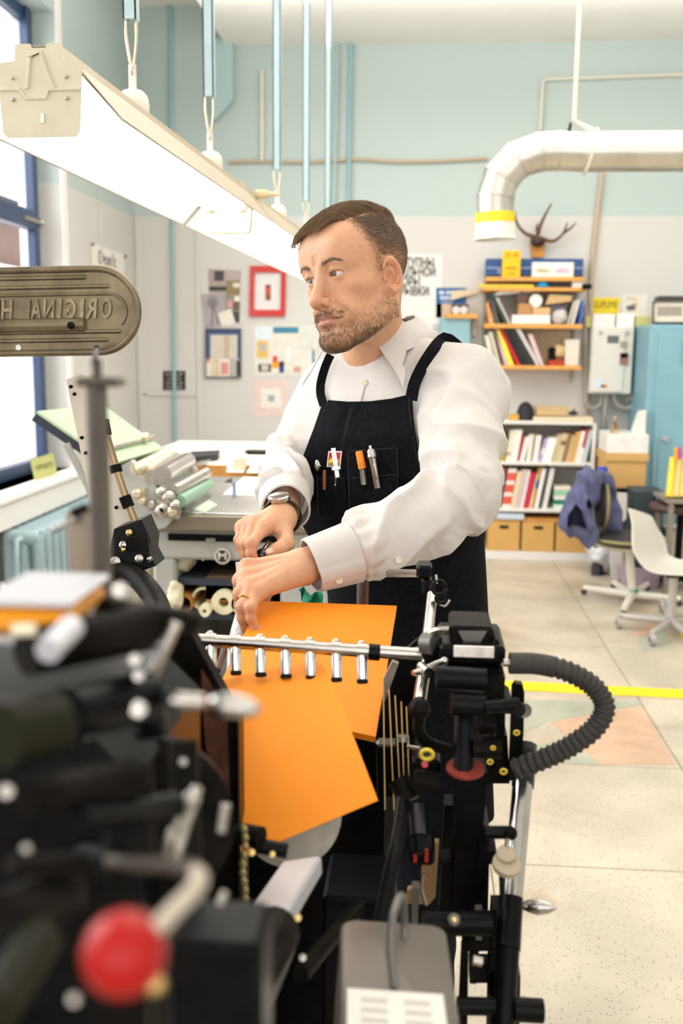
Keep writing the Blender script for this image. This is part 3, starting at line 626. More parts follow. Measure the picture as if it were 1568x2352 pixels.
col = np.tile(SK, (len(HV), 1)); red = np.array([1.0, .82, .80])
def mixc(w, c): 
    global col
    col = col * (1 - w[:, None]) + np.asarray(c) * w[:, None]
mixc(.55 * blob((0, .115, -.04), (.018, .02, .016)), SK * red); mixc(.5 * blob((.045, .06, -.03), (.025, .03, .02)), SK * red); mixc(.6 * blob((.085, -.01, -.015), (.02, .03, .04)), SK * [1, .80, .74])
lip = np.maximum(blob((0, .103, -.0705), (.02, .01, .0045)), np.maximum(blob((.014, .098, -.072), (.012, .01, .004)), np.maximum(blob((0, .101, -.0815), (.016, .01, .0055)), blob((.014, .096, -.0795), (.011, .01, .0045)))))
mixc(np.clip(lip * 1.1, 0, .9), (.46, .19, .145)); mixc(.75 * np.maximum(blob((0, .105, -.0755), (.02, .008, .0012)), blob((.018, .098, -.0757), (.011, .012, .0012))), (.22, .08, .06))
mixc(.35 * blob((.032, .09, -.013), (.014, .012, .006)), SK * [.84, .70, .70])
cols = [col]
for f_, pts, out in ((f_lh, [lw, LFO] + sum(LF, []) + LT, lout), (f_rh, [rw, RFO] + sum(RF, []) + RT, rout)):
    a, b = box_of(pts, .045); v, q = surface(f_, a, b, .0014); v = relax(v, q, 1, .3)
    c = np.tile(SK, (len(v), 1)); FSX = LF if f_ is f_lh else RF
    for ch in FSX:
        for k, r in ((0, .013), (1, .011), (2, .009), (3, .010)): w_ = .55 * np.exp(-(((v - ch[k]) / r) ** 2).sum(1) * .6); c = c * (1 - w_[:, None]) + SK * np.array([1.0, .78, .72]) * w_[:, None]
    hv.append(v); hf.append(q); cols.append(c)
# the body under the clothes, coarse
FL = [PEL + tr * .10 + Z * -.02, PEL - tr * .10 + Z * -.02]; ank = [V3(FL[0][0] + .02, FL[0][1] + .08, .09), V3(FL[1][0] - .02, FL[1][1] - .04, .09)]
def s_under(P):
    d = np.maximum(s_torso(P, -.022), -((P - PEL) @ tu) - .02)
    for a, b, c in ((LS, LE, LFO), (RS, RE, RFO)): d = smin(d, s_cap(P, a, b, .045, .037), .03); d = smin(d, s_cap(P, b, c, .038, .03), .02)
    for a, b in zip(FL, ank): a = a * .75 + PEL * .25; d = smin(d, s_cap(P, a, (a + b) / 2, .062, .050), .04); d = smin(d, s_cap(P, (a + b) / 2, b, .050, .036), .02)
    return d
a, b = box_of([LS, LE, RS, RE, PEL, nb, LFO, RFO] + ank, .16); v, q = surface(s_under, a, b, .009)
hv.append(v); hf.append(q); cols.append(np.tile(SK, (len(v), 1)))
n0 = 0; FF = []
for v, q in zip(hv, hf): FF.append(q + n0); n0 += len(v)
SKIN = tint_mat('skin', .48, sss=.22, bump=.12, bscale=420, scale=90)
body = fast_mesh('body', np.concatenate(hv), np.concatenate(FF), SKIN, person, np.concatenate(cols))
# eyes
gaze = nrm(HR @ nrm(V3(.10, 1, -.02)))
ew = mat('eye_white', (.72, .66, .62), .15, coat=.5); ei = mat('grey_blue_iris', (.022, .037, .048), .12, coat=.6, var=.4, scale=600); ep = mat('pupil', (.004, .004, .004), .08, coat=1)
for s in (-1, 1):
    c = HW((s * .0315, .0745, 0)); g0 = gaze; a0 = nrm(np.cross(g0, Z)); b0 = np.cross(a0, g0); m = MB().ball(c, .0130, 32, 36, np.stack([a0, b0, g0]))
    m.ball(c + g0 * .0031, .0097, 24, 20, np.stack([a0, b0, g0])) if 0 else None
    e = m.build('eye', ew, body); e.data.materials.append(ei); e.data.materials.append(ep)
    for p in e.data.polygons:
        d_ = Vector(p.center) + Vector(WLOC[body.name]) - Vector(tuple(c)); ct = d_.normalized().dot(Vector(tuple(g0)))
        if ct > math.cos(math.radians(10.5)): p.material_index = 2
        elif ct > math.cos(math.radians(27)): p.material_index = 1
# finger nails and ring
nail = mat('nail', (.80, .52, .42), .25, coat=.4)
for FS, out in ((LF, lout), (RF, rout)):
    for ch in FS:
        d_ = nrm(ch[3] - ch[2]); o_ = nrm(out - d_ * (out @ d_)); o_ = nrm(o_ * .9 + nrm(C0 - ch[3]) * .25); o_ = nrm(o_ - d_ * (o_ @ d_)); MB().ball(ch[3] + o_ * .0062 + d_ * .001, (.0042, .0058, .0014), 10, 6, np.stack([np.cross(d_, o_), d_, o_])).build('nail', nail, body)
d_ = nrm(RT[3] - RT[2]); o_ = nrm(nrm(C0 - RT[3]) * .6 + Z * .6); o_ = nrm(o_ - d_ * (o_ @ d_)); MB().ball(RT[3] + o_ * .0078 + d_ * .002, (.0058, .0072, .0016), 10, 6, np.stack([np.cross(d_, o_), d_, o_])).build('nail', nail, body)
rc = LF[2][0] + (LF[2][1] - LF[2][0]) * .70; rdv = nrm(LF[2][1] - LF[2][0]); ra = nrm(np.cross(rdv, Z)); rb = np.cross(rdv, ra)
o = MB().tube([rc + .0098 * (math.cos(t) * ra + math.sin(t) * rb) for t in np.linspace(0, 2 * math.pi, 28, endpoint=False)], .0014, 8, closed=True, flat=1.6).build('ring', mat('gold', (.95, .62, .22), .15, 1), person); o['label'] = 'gold wedding band'
# ================================================================== hair and beard: thousands of tapered strands
HRN = np.random.default_rng(5)
def head_normal(Q):
    e = 1e-3; g = np.stack([s_head(Q + np.array(o) * e) - s_head(Q - np.array(o) * e) for o in ((1, 0, 0), (0, 1, 0), (0, 0, 1))], 1); return g / (np.linalg.norm(g, axis=1, keepdims=True) + 1e-9)
def strands(name, paths, r0, m, parent, tipw=.15):
    """paths (N,K,3) in head space -> three-sided tapered tubes"""
    N, K, _ = paths.shape; W_ = HT + paths @ HR.T; T = np.gradient(W_, axis=1); T /= np.linalg.norm(T, axis=2, keepdims=True) + 1e-9
    u = HRN.normal(size=(N, 1, 3)); a = np.cross(T, u); a /= np.linalg.norm(a, axis=2, keepdims=True) + 1e-9; b = np.cross(T, a)
    rad = np.asarray(r0).reshape(-1, 1) * np.linspace(1, tipw, K)[None] ** .8; rad = np.broadcast_to(rad, (N, K))[..., None]
    R = np.stack([W_ + rad * (math.cos(t) * a + math.sin(t) * b) for t in (0, 2.094, 4.189)], 2)      # N,K,3,3
    V = R.reshape(-1, 3); base = (np.arange(N) * K * 3)[:, None]; F_ = []
    for k in range(K - 1):
        for j in range(3): F_.append(base + np.array([[k * 3 + j, k * 3 + (j + 1) % 3, (k + 1) * 3 + (j + 1) % 3, (k + 1) * 3 + j]]))
    return fast_mesh(name, V, np.concatenate(F_), m, parent)
def hair_mat(name, c1, c2, rough=.45):
    m = mat(name, c1, rough, var=.01); N = m.node_tree.nodes; L = m.node_tree.links; p = N['Principled BSDF']
    g = N.new('ShaderNodeNewGeometry'); r = N.new('ShaderNodeValToRGB'); r.color_ramp.elements[0].color = (*c1, 1); r.color_ramp.elements[1].color = (*c2, 1); L.new(g.outputs['Random Per Island'], r.inputs[0]); L.new(r.outputs[0], p.inputs['Base Color']); return m
HM_TOP = hair_mat('brown_hair', (.11, .060, .026), (.33, .20, .095)); HM_SIDE = hair_mat('clipped_hair', (.075, .048, .03), (.36, .25, .17)); HM_BEARD = hair_mat('beard_hair', (.06, .034, .017), (.30, .18, .09))
HQ = (HV - HT) @ HR; HNV = None
top = HQ[:, 2] > -.2
yl = lambda z: np.interp(z, [-.10, -.045, -.02, .01, .035, .055, .07, .082, .098, .12], [.004, .016, .022, .030, .040, .050, .054, .060, .076, .09])
aq = np.abs(HQ[:, 0]); inn = (np.abs(s_head(HQ)) < .004)
notear = ~((aq > .0745) & (HQ[:, 1] > -.034) & (HQ[:, 1] < .014) & (HQ[:, 2] < .022) & (HQ[:, 2] > -.06))
scalp = inn & (HQ[:, 1] < yl(HQ[:, 2]) + .004 * vnoise(HQ, 90)) & notear & ((HQ[:, 2] > -.045) | ((HQ[:, 1] < -.030) & (HQ[:, 2] > -.088 + .35 * np.clip(HQ[:, 1] + .09, 0, 1)))) & ((HQ[:, 1] < -.02) | (HQ[:, 2] > -.045))
part = lambda q: (q[:, 2] > .082 - .10 * np.clip(-q[:, 1] - .02, -.05, .05)) & (q[:, 0] > -.050)     # top hair begins above the side parting
istop = scalp & part(HQ); isside = scalp & ~istop
# clipped sides and nape
ids = HRN.choice(np.flatnonzero(isside), 26000); q = HQ[ids] + HRN.normal(size=(len(ids), 3)) * .0005; n_ = head_normal(q)
dirv = np.array([0, -.55, -.85]) + HRN.normal(size=(len(q), 3)) * .18; dirv[:, 0] *= .5
blend = np.clip((q[:, 2] + .01) / .10, 0, 1); ln = (.0035 + .0085 * blend) * (.7 + .6 * HRN.random(len(q)))
d1 = dirv - n_ * (dirv * n_).sum(1, keepdims=True); d1 /= np.linalg.norm(d1, axis=1, keepdims=True); d1 = d1 * .8 + n_ * .62; d1 /= np.linalg.norm(d1, axis=1, keepdims=True)
dens = np.clip((yl(q[:, 2]) - q[:, 1]) / .030, 0, 1) ** 1.3; keep = HRN.random(len(q)) < .10 + .90 * dens; q, d1, n_, ln = q[keep], d1[keep], n_[keep], ln[keep]
strands('clipped_hair', np.stack([q - n_ * .001, q + d1 * ln[:, None] * .55, q + (d1 * .95 - n_ * .15) * ln[:, None]], 1), .00020, HM_SIDE, body)
# long top hair combed from the parting across and forward
ids = HRN.choice(np.flatnonzero(istop), 8500); q = HQ[ids] + HRN.normal(size=(len(ids), 3)) * .0006
K = 9; path = [q.copy()]; p = q.copy(); L0 = (.050 + .028 * HRN.random(len(q))) * np.clip(.55 + (q[:, 1] + .08) * 3.2, .45, .95) * np.clip(1.25 - np.clip(q[:, 1] - .01, 0, 1) * 13, .50, 1); ph = HRN.random(len(q)) * 6.28
lift = .004 + .008 * HRN.random(len(q)); clump = vnoise(q * [1, 1.6, 1], 85, 3)
for k in range(1, K):
    t = k / (K - 1); n_ = head_normal(p * [1, 1, 1])
    dv = np.stack([np.full(len(p), .66) - .25 * clump, np.full(len(p), .62) + .45 * clump * .6 + np.clip(q[:, 1] * 3, -.2, .3), np.full(len(p), -.25 * t)], 1) + .05 * np.stack([np.sin(ph + 3 * t)] * 3, 1)
    dv = dv - n_ * (dv * n_).sum(1, keepdims=True) * .9; dv /= np.linalg.norm(dv, axis=1, keepdims=True)
    p = p + dv * (L0 / (K - 1))[:, None]; h = s_head(p); tgt = lift * math.sin(min(1, t * 1.5) * 1.57) + .0025 * t + .0015 * clump
    over = (p[:, 1] > .072) & (p[:, 2] < .10)
    p = p + n_ * np.clip(tgt - h, -.003, .01)[:, None] * np.where(over, .35, 1)[:, None] + np.where(over, 1, 0)[:, None] * np.array([.0, .0012, -.0008])
    path.append(p.copy())
strands('combed_hair', np.stack(path, 1), .00026, HM_TOP, body, .3)
# beard
fz = HQ[:, 2]; fy = HQ[:, 1]
cheek = np.interp(fy, [-.01, .01, .03, .055, .075, .095], [-.012, -.030, -.052, -.0640, -.062, -.058])
lipz = blob((0, .1035, -.0772), (.0265, .02, .0080)) > .40
soul = (aq > .012) & (aq < .026) & (fz > -.094) & (fz < -.080) & (fy > .07)
under = np.interp(fy, [.0, .03, .06, .1], [-.088, -.112, -.132, -.14])
bmask = inn & (fz < cheek + .004 * vnoise(HQ, 140, 2)) & (fy > -.012) & ~lipz & (fz > under) & ~((fz > -.0560) & (aq < .022)) & ~((fz > -.052) & (fy > .085)) & ~((aq > .0745) & (fz > -.058))
w = np.where(soul, .25, 1.) * np.where((fz > -.078) & (aq < .03), 1.0, 1.); w = w * np.clip((cheek - fz) / .030, .06, 1) ** 1.2 * np.where(fz < -.10, 1.35, 1) * np.where((fy < .05) & (fz > -.075), .75, 1)
w = np.where((fz > -.0735) & (aq < .033) & (fy > .08), 1.6, w)
id0 = np.flatnonzero(bmask); pr = w[id0] * np.where(aq[id0] > .02, 1, 1); pr = np.clip(pr * (1 + .5 * vnoise(HQ[id0], 160, 9)), .02, None); ids = HRN.choice(id0, 9500, p=pr / pr.sum()); q = HQ[ids] + HRN.normal(size=(len(ids), 3)) * .0005; n_ = head_normal(q)
sg = np.sign(q[:, 0])[:, None]; mus = (q[:, 2] > -.0735) & (q[:, 1] > .078) & (np.abs(q[:, 0]) < .034)
dirv = np.where(mus[:, None], np.concatenate([sg * .75, 0 * sg + .1, 0 * sg - .55], 1), np.concatenate([-sg * .15, 0 * sg + .25, 0 * sg - .95], 1)) + HRN.normal(size=(len(q), 3)) * .32
d1 = dirv - n_ * (dirv * n_).sum(1, keepdims=True); d1 /= np.linalg.norm(d1, axis=1, keepdims=True); d1 = d1 * .82 + n_ * .5
ln = (.003 + .0045 * HRN.random(len(q))) * np.where(q[:, 2] < -.095, 1.4, 1) * np.where(mus, 1.15, 1)
strands('beard', np.stack([q - n_ * .0008, q + d1 * ln[:, None] * .5, q + (d1 - n_ * .28) * ln[:, None]], 1), .00015, HM_BEARD, body, .35)
# stray stubble down the neck
# eyebrows and lashes
pb = []; N_ = 330
for s in (-1, 1):
    t = HRN.random(N_) ; x = (.013 + .037 * t); z = .0165 + .006 * np.sin(np.clip(t, 0, 1) * 2.2) - .003 * np.clip(t - .75, 0, 1) * 4 + HRN.normal(size=N_) * .0018 * (1.2 - t); r_ = np.stack([s * x, np.full(N_, .13), z], 1)
    for _ in range(40): r_[:, 1] -= np.maximum(s_head(r_), 0) * .7
    n_ = head_normal(r_); d_ = np.stack([s * (.5 + .5 * t), np.zeros(N_), .75 - .95 * t], 1) + HRN.normal(size=(N_, 3)) * .2; d_ -= n_ * (d_ * n_).sum(1, keepdims=True); d_ /= np.linalg.norm(d_, axis=1, keepdims=True); l_ = (.005 + .004 * HRN.random(N_))[:, None]
    pb.append(np.stack([r_ - n_ * .0005, r_ + (d_ * .85 + n_ * .3) * l_ * .5, r_ + (d_ + n_ * .12) * l_], 1))
stuff(strands('eyebrows', np.concatenate(pb), .00013, HM_SIDE, body))
pb = []
for s in (-1, 1):
    t = np.linspace(-.95, .95, 70); c = np.array([.0315, .0745, 0]); x = t * .0168; z = .0004 + .0012 * t + .0042 * np.clip(1 - t * t, 0, 1) ** .7; y = np.sqrt(np.clip(.0150 ** 2 - x * x - z * z, 1e-6, 1)); r_ = np.stack([s * (c[0] + .0005 + x), c[1] + y, z], 1)
    d_ = np.stack([s * t * .5, np.ones(70), -.25 + 0 * t], 1) + HRN.normal(size=(70, 3)) * .1; l_ = .0040
    pb.append(np.stack([r_, r_ + d_ * l_ * .5, r_ + (d_ + [0, 0, .35]) * l_ * .9], 1))
stuff(strands('eyelashes', np.concatenate(pb), .00017, HM_BEARD, body))
# ================================================================== shirt
LC = at(714, 1300, 1.525); RC = at(656, 1168, 1.700); LM = at(818, 1264, 1.548)            # cuff mouths
def limb_coord(P, pts):
    """arc length and angle about a polyline limb"""
    best = np.full(len(P), 1e9); S = np.zeros(len(P)); A_ = np.zeros(len(P)); s0 = 0
    for a, b in zip(pts[:-1], pts[1:]):
        ba = b - a; l = np.linalg.norm(ba); q = P - a; t = np.clip(q @ ba / (l * l), 0, 1); r = q - t[:, None] * ba; d = np.linalg.norm(r, axis=1)
        ax = ba / l; e1 = nrm(np.cross(ax, V3(.3, .2, 1))); e2 = np.cross(ax, e1); m = d < best
        best = np.where(m, d, best); S = np.where(m, s0 + t * l, S); A_ = np.where(m, np.arctan2(r @ e2, r @ e1), A_); s0 += l
    return best, S, A_
def ridge(x): return 1 - np.sqrt(np.sin(x) ** 2 + .012)
def bumpy(x, c, w): return np.exp(-((x - c) / w) ** 2)
LPTS = [LS, LE, LM, LC]; RPTS = [RS, RE, RC]; LL = np.linalg.norm(LE - LS); RL = np.linalg.norm(RE - RS); LT_ = LL + np.linalg.norm(LM - LE) + np.linalg.norm(LC - LM); RT_ = RL + np.linalg.norm(RC - RE)
def s_sleeve(P, pts, L1, LT0, rr, seed):
    d, s, a = limb_coord(P, pts); R_ = np.interp(s, [0, L1 * .5, L1, L1 + .08, LT0 - .075, LT0 - .062, LT0], rr)
    wv = vnoise(P, 14, seed); w2 = vnoise(P, 30, seed + 1)
    w3 = vnoise(P, 9, seed + 5)
    cross = ridge(s * 46 + 1.8 * np.sin(a + seed) + 2.4 * wv) * (.7 * bumpy(s, L1, .07) + .30 * bumpy(s, L1 * .35, .06))
    axial = ridge(a * 2.0 + s * 16 + 2.0 * wv) * np.clip((s - L1 - .02) / .05, 0, 1) * np.clip((LT0 - .072 - s) / .015, 0, 1)
    pleat = (.5 + .5 * np.sin(a * 13 + 2 * wv)) * bumpy(s, LT0 - .085, .016)
    diag = ridge(a * 1.1 + s * 15 + 2.4 * w3) * np.clip((L1 + .02 - s) / .08, 0, 1)
    incuff = s > LT0 - .068
    disp = .0175 * cross + .0150 * axial + .0030 * pleat + .0150 * diag - .006 + np.where(incuff, 0, .0035 * wv + .0012 * w2 + .0012 * ridge(w2 * 5 + s * 20))
    seam = np.where((s > LT0 - .0685) & (s < LT0 - .0655), -.0012, 0) + np.where((s > LT0 - .010) & (s < LT0 - .0085), -.0005, 0)
    return d - R_ - disp - seam
def f_shirt(P):
    q = P - PEL; sv = q @ tu / TL; wv = vnoise(P, 10, 4); w2 = vnoise(P, 22, 6)
    fold = ridge((q @ tr) * 34 + sv * 9 + 2.2 * wv) * np.clip(.62 - sv, 0, .5) * .013 + ridge((q @ tr) * 20 - sv * 14 + 2 * wv) * .003
    blouse = .016 * bumpy(sv, .33, .07)
    t = s_torso(P, .012) - fold - .0035 * wv - blouse
    l = s_sleeve(P, LPTS, LL, LT_, [.074, .070, .064, .062, .051, .0425, .036], 1); r = s_sleeve(P, RPTS, RL, RT_, [.064, .058, .047, .047, .046, .040, .036], 2)
    d = smin(t, l, .035); d = smin(d, r, .035)
    d = smin(d, s_cap(P, LS + tu * .026, nb - tr * .042 - tu * .014, .058, .05), .04); d = smin(d, s_cap(P, RS, nb + tr * .02 - tu * .045, .052, .05), .04)
    # neck hole, cuff mouths, hem
    d = smax(d, -s_cap(P, nb - tu * .05, HT, .0585, .0585), .004); d = smax(d, -s_ell(P, nb + tf * .045 - tu * .020, (.036, .036, .05), np.stack([tr, tf, tu])), .006)
    ax = nrm(LC - LM); d = np.maximum(d, np.where(np.linalg.norm(P - LC, axis=1) < .16, (P - LC) @ ax + .060, -1))
    ax = nrm(RC - RE); d = np.maximum(d, np.where(np.linalg.norm(P - RC, axis=1) < .12, (P - RC) @ ax + .050, -1))
    return np.maximum(d, -(sv - .19) * TL)
SHIRT = mat('white_cotton', (.64, .60, .565), .85, var=.02, scale=30, bump=.12, bscale=900, sss=0)
a, b = box_of([LS, LE, LC, RS, RE, RC, nb, PEL + tr * .15, PEL - tr * .15, PEL + tf * .12, PEL - tf * .12], .10); a[2] = (PEL[2] - .05)
v, q = surface(f_shirt, a, b, .0030); v = relax(v, q, 1, .4); shirt = fast_mesh('shirt', v, q, SHIRT, person); shirt['label'] = 'white long-sleeved cotton shirt'
def cuff(c, ax, r0, r1, ln, gap):
    u = nrm(np.cross(ax, Z)); w = np.cross(ax, u); G = []
    for t in np.linspace(0, 1, 12):
        G.append([c - ax * ln * t + (u * math.cos(a_) + w * math.sin(a_)) * (r0 + (r1 - r0) * t + .0012 * math.sin(3 * a_ + 2 * t) + (.0026 if math.sin((a_ - gap) / 2) > 0 and a_ - gap < .5 else 0)) for a_ in np.linspace(gap, gap + 2 * math.pi + .12, 60)])
    m_ = MB().grid(np.array(G), True, .0024); m_.build('cuff', SHIRT, shirt)
    for t in (.03, .97): MB().tube([g for g in np.array(G)[int(round(t * 11))]], .0013, 6, cap=True).build('cuff_seam', SHIRT, shirt)
cuff(LC, nrm(LC - LM), .0405, .0465, .070, 2.6); cuff(RC, nrm(RC - RE), .0400, .0440, .060, 1.0)
def f_torso_shirt(P): return np.minimum(f_shirt(P), 1)
def trace(px, py, fn, off=0., d0=1.25, d1=2.4):
    v = ray(px, py); t = d0; best = (1e9, None)
    for _ in range(90):
        p = C0 + v * t; d = float(fn(p[None])[0]) - off
        if d < best[0]: best = (d, p)
        if d < .0004: return p
        t += max(d * .8, .0006)
        if t > d1: break
    return best[1]
def grad(fn, p, e=2e-3): g = np.array([fn((p + o)[None])[0] - fn((p - o)[None])[0] for o in np.eye(3) * e]); return nrm(g)
# torso without the sleeves, for cloth lying on the chest
def f_chest(P):
    d = smin(s_torso(P, .012), s_cap(P, LS + tu * .026, nb - tr * .042 - tu * .014, .058, .05), .04); d = smin(d, s_cap(P, RS, nb + tr * .02 - tu * .045, .052, .05), .04); d = smin(d, s_cap(P, LS, LS + (LE - LS) * .35, .078, .07), .035); return smin(d, s_cap(P, RS, RS + (RE - RS) * .35, .07, .066), .035)
# collar: a fold ring round the neck whose leaves lie on the shirt
def collar_pts(n=61, m=9):
    G = []
    for i in range(n):
        th = math.radians(-120 + 240 * i / (n - 1))   # 0 = nape
        rad_ = -tf * math.cos(th) + tr * math.sin(th)
        fr_ = abs(th) / math.radians(120)
        top = nb + rad_ * (.0600 + .003 * fr_) + tu * (.066 - .082 * fr_ ** 1.4) + tf * .006 * fr_
        ln = .046 + .058 * fr_ ** 4
        out = nrm(rad_ * .45 + tf * .30 * fr_ + tr * np.sign(th) * .55 * fr_ ** 3 - tu * 1.1)
        row = []
        for j in range(m):
            t = j / (m - 1); p = top + out * ln * t + rad_ * .004 * math.sin(min(1, t * 3) * 3.14)
            row.append(p)
        G.append(row)
    G = np.array(G)
    def push(G, a, b):
        P = G.reshape(-1, 3); d = np.minimum(f_chest(P) - np.tile(np.linspace(a, b, m), n), 0); g = np.stack([f_chest(P + o) - f_chest(P - o) for o in np.eye(3) * 2e-3], 1); g /= np.linalg.norm(g, axis=1, keepdims=True) + 1e-9; return (P - g * d[:, None]).reshape(G.shape)
    for _ in range(4): G = push(G, .018, .014)
    for _ in range(6): G[1:-1] = (G[:-2] + 2 * G[1:-1] + G[2:]) / 4; G[:, 1:-1] = (G[:, :-2] + 2 * G[:, 1:-1] + G[:, 2:]) / 4
    for _ in range(2): G = push(G, .017, .013)
    return G
G = collar_pts(); MB().grid(G, True, .0022).build('collar', SHIRT, shirt)
St = []
for i in range(61):
    th = math.radians(-172 + 344 * i / 60); rad_ = -tf * math.cos(th) + tr * math.sin(th); fr_ = abs(th) / math.radians(172)
    t_ = nb + rad_ * (.0600 + .004 * fr_) + tu * (.064 - .086 * fr_ ** 1.5) + tf * .006 * fr_; St.append([t_, t_ - tu * .018 + rad_ * .002, t_ - tu * .036 + rad_ * .006])
MB().grid(np.array(St), True, .002).build('collar_stand', SHIRT, shirt)
# placket and buttons
def cloth_strip(pxs, w, name, m, parent, off=.004, fn=f_shirt, thick=.0018, n=24):
    C_ = spline([np.array([*p, 0.]) for p in pxs], n); G = []
    for i, c in enumerate(C_):
        t = C_[min(i + 1, n)] - C_[max(i - 1, 0)]; s_ = nrm(V3(-t[1], t[0], 0)); wi = w if np.isscalar(w) else np.interp(i / n, np.linspace(0, 1, len(w)), w)
        G.append([trace(*(c + s_ * wi * k)[:2], fn, off) for k in (-.5, -.25, 0, .25, .5)])
    G = np.array(G); d = np.gradient(G, axis=0)
    return MB().grid(G, True, thick).build(name, m, parent)
cloth_strip([(829, 868), (822, 895), (812, 935)], 24, 'placket', SHIRT, shirt, .0025)
IV = mat('ivory_button', (.80, .72, .52), .3, coat=.3)
def button(px, py, fn=f_shirt, r=.0055, parent=shirt):
    p = trace(px, py, fn, .0035); n_ = nrm(grad(fn, p) * .5 + nrm(C0 - p)); m = MB().lathe(p - n_ * .001, n_, [(r * .7, 0), (r, .0008), (r, .002), (r * .82, .0024), (r * .75, .0018), (r * .2, .0017)], 18); m.build('button', IV, parent)
for p in ((837, 880), (915, 1286)): button(*p)
ax_c = nrm(LC - LM); button(779, 1333, lambda P: s_cap(P, LC, LC - ax_c * .07, .0425, .0485))
# white undershirt in the neck opening
o = MB(); G = [[nb + (tf * math.cos(th) + tr * math.sin(th)) * (.055 + .006 * k) + tu * (-.026 - .012 * k - .02 * math.cos(th) ** 2) for k in range(3)] for th in np.linspace(-1.2, 1.2, 15)]; o.grid(np.array(G), True, .002).build('undershirt', SHIRT, person)
# ================================================================== apron
DEN = mat('black_canvas', (.005, .005, .006), .8, var=.5, scale=160, bump=.35, bscale=700, col2=(.010, .0105, .0125), spec=.05); STITCH = mat('apron_stitch', (.025, .025, .03), .8)
def f_bib(P):
    q = P - PEL; s = q @ tu; fr_ = np.clip(s / TL, -.25, 1.12); a = np.interp(fr_, TS[:, 0], TS[:, 1]) + .020 + .062 * bumpy(fr_, .38, .26); b = np.interp(fr_, TS[:, 0], TS[:, 2]) + .020 + .012 * bumpy(fr_, .33, .1); o = np.interp(fr_, TS[:, 0], TS[:, 3])
    return ((np.abs(q @ tr / a) ** 2.4 + np.abs((q @ tf - o) / b) ** 2.4) ** (1 / 2.4) - 1) * np.minimum(a, b) * .9
apron = DEN
def lerp_poly(P, y): P = sorted(P, key=lambda p: p[1]); return np.interp(y, [p[1] for p in P], [p[0] for p in P])
LEFT = [(742, 926), (722, 985), (700, 1042), (680, 1095), (667, 1130), (668, 1150), (680, 1180), (697, 1210), (716, 1240), (724, 1262)]
RIGHT = [(946, 912), (950, 960), (957, 1010), (968, 1062), (980, 1110), (992, 1160), (1004, 1210), (1010, 1262)]
rows = []; ys = np.linspace(0, 1, 44)
for f_ in ys:
    row = []
    for g_ in np.linspace(0, 1, 40):
        yl_ = 926 + (1262 - 926) * f_; yr_ = 912 + (1262 - 912) * f_; y_ = yl_ * (1 - g_) + yr_ * g_ + (1 - f_) * 5 * math.sin(math.pi * g_)
        x_ = lerp_poly(LEFT, yl_) * (1 - g_) + lerp_poly(RIGHT, yr_) * g_
        row.append((x_, y_))
    rows.append(row)
ap = np.array([[trace(x, y, f_bib, .006) for x, y in r] for r in rows])
vn = vnoise(ap.reshape(-1, 3), 9, 8).reshape(ap.shape[:2]); un = np.linspace(0, 1, 40)[None, :]; fn_ = ys[:, None]
crease = .004 * np.exp(-((un - .36 + .05 * fn_) / .035) ** 2) - .0045 * np.exp(-((un - .30 + .05 * fn_) / .05) ** 2) + .002 * vn
ap = ap + (tf * 1.0)[None, None] * crease[..., None]
bib = MB().grid(ap, True, .0022).build('apron_bib', DEN, person); bib['label'] = 'black canvas apron bib'
def bibpt(px, py, off=0.): p = trace(px, py, f_bib, .0085 + off); return p
def strip3(P, w, t, name, m, parent, out=None):
    P = [np.asarray(p) for p in P]; G = []
    for i, p in enumerate(P):
        d = nrm(P[min(i + 1, len(P) - 1)] - P[max(i - 1, 0)]); o_ = nrm(C0 - p) if out is None else out[i]; s_ = nrm(np.cross(d, o_)); G.append([p - s_ * w / 2, p, p + s_ * w / 2])
    return MB().grid(np.array(G), True, t).build(name, m, parent)
# hems and seams
strip3([bibpt(*p) for p in [(752, 926), (800, 930), (850, 929), (900, 923), (938, 914)]], .012, .0012, 'hem', DEN, bib)
for off_, pts in ((8, LEFT), (-8, RIGHT)):
    P = spline([bibpt(x + off_, y, .0004) for x, y in pts[:8]], 26); strip3(P, .0012, .0006, 'seam', STITCH, bib)
# pockets with visible edges
def patch(pxs, n, m_, name, off=.002, thick=.0018):
    (x0, y0), (x1, y1), (x2, y2), (x3, y3) = pxs; G = []
    for i in range(n):
        f_ = i / (n - 1); G.append([bibpt((x0 * (1 - g) + x1 * g) * (1 - f_) + (x3 * (1 - g) + x2 * g) * f_, (y0 * (1 - g) + y1 * g) * (1 - f_) + (y3 * (1 - g) + y2 * g) * f_, off) for g in np.linspace(0, 1, m_)])
    return MB().grid(np.array(G), True, thick).build(name, DEN, bib)
patch([(725, 1093), (793, 1092), (800, 1190), (728, 1196)], 9, 9, 'pocket', .0075); patch([(798, 1091), (913, 1083), (915, 1180), (802, 1196)], 9, 9, 'pocket', .0075)
patch([(800, 1035), (911, 1028), (913, 1086), (800, 1094)], 6, 8, 'pocket_backing', .0025)
for a_, b_ in (((727, 1099), (792, 1098)), ((800, 1098), (911, 1090)), ((799, 1040), (802, 1180)), ((802, 1036), (910, 1029)), ((912, 1030), (914, 1150)), ((728, 1095), (731, 1180))):
    P = [bibpt(a_[0] + (b_[0] - a_[0]) * t, a_[1] + (b_[1] - a_[1]) * t, .0100) for t in np.linspace(0, 1, 10)]; strip3(P, .0011, .0005, 'seam', STITCH, bib)
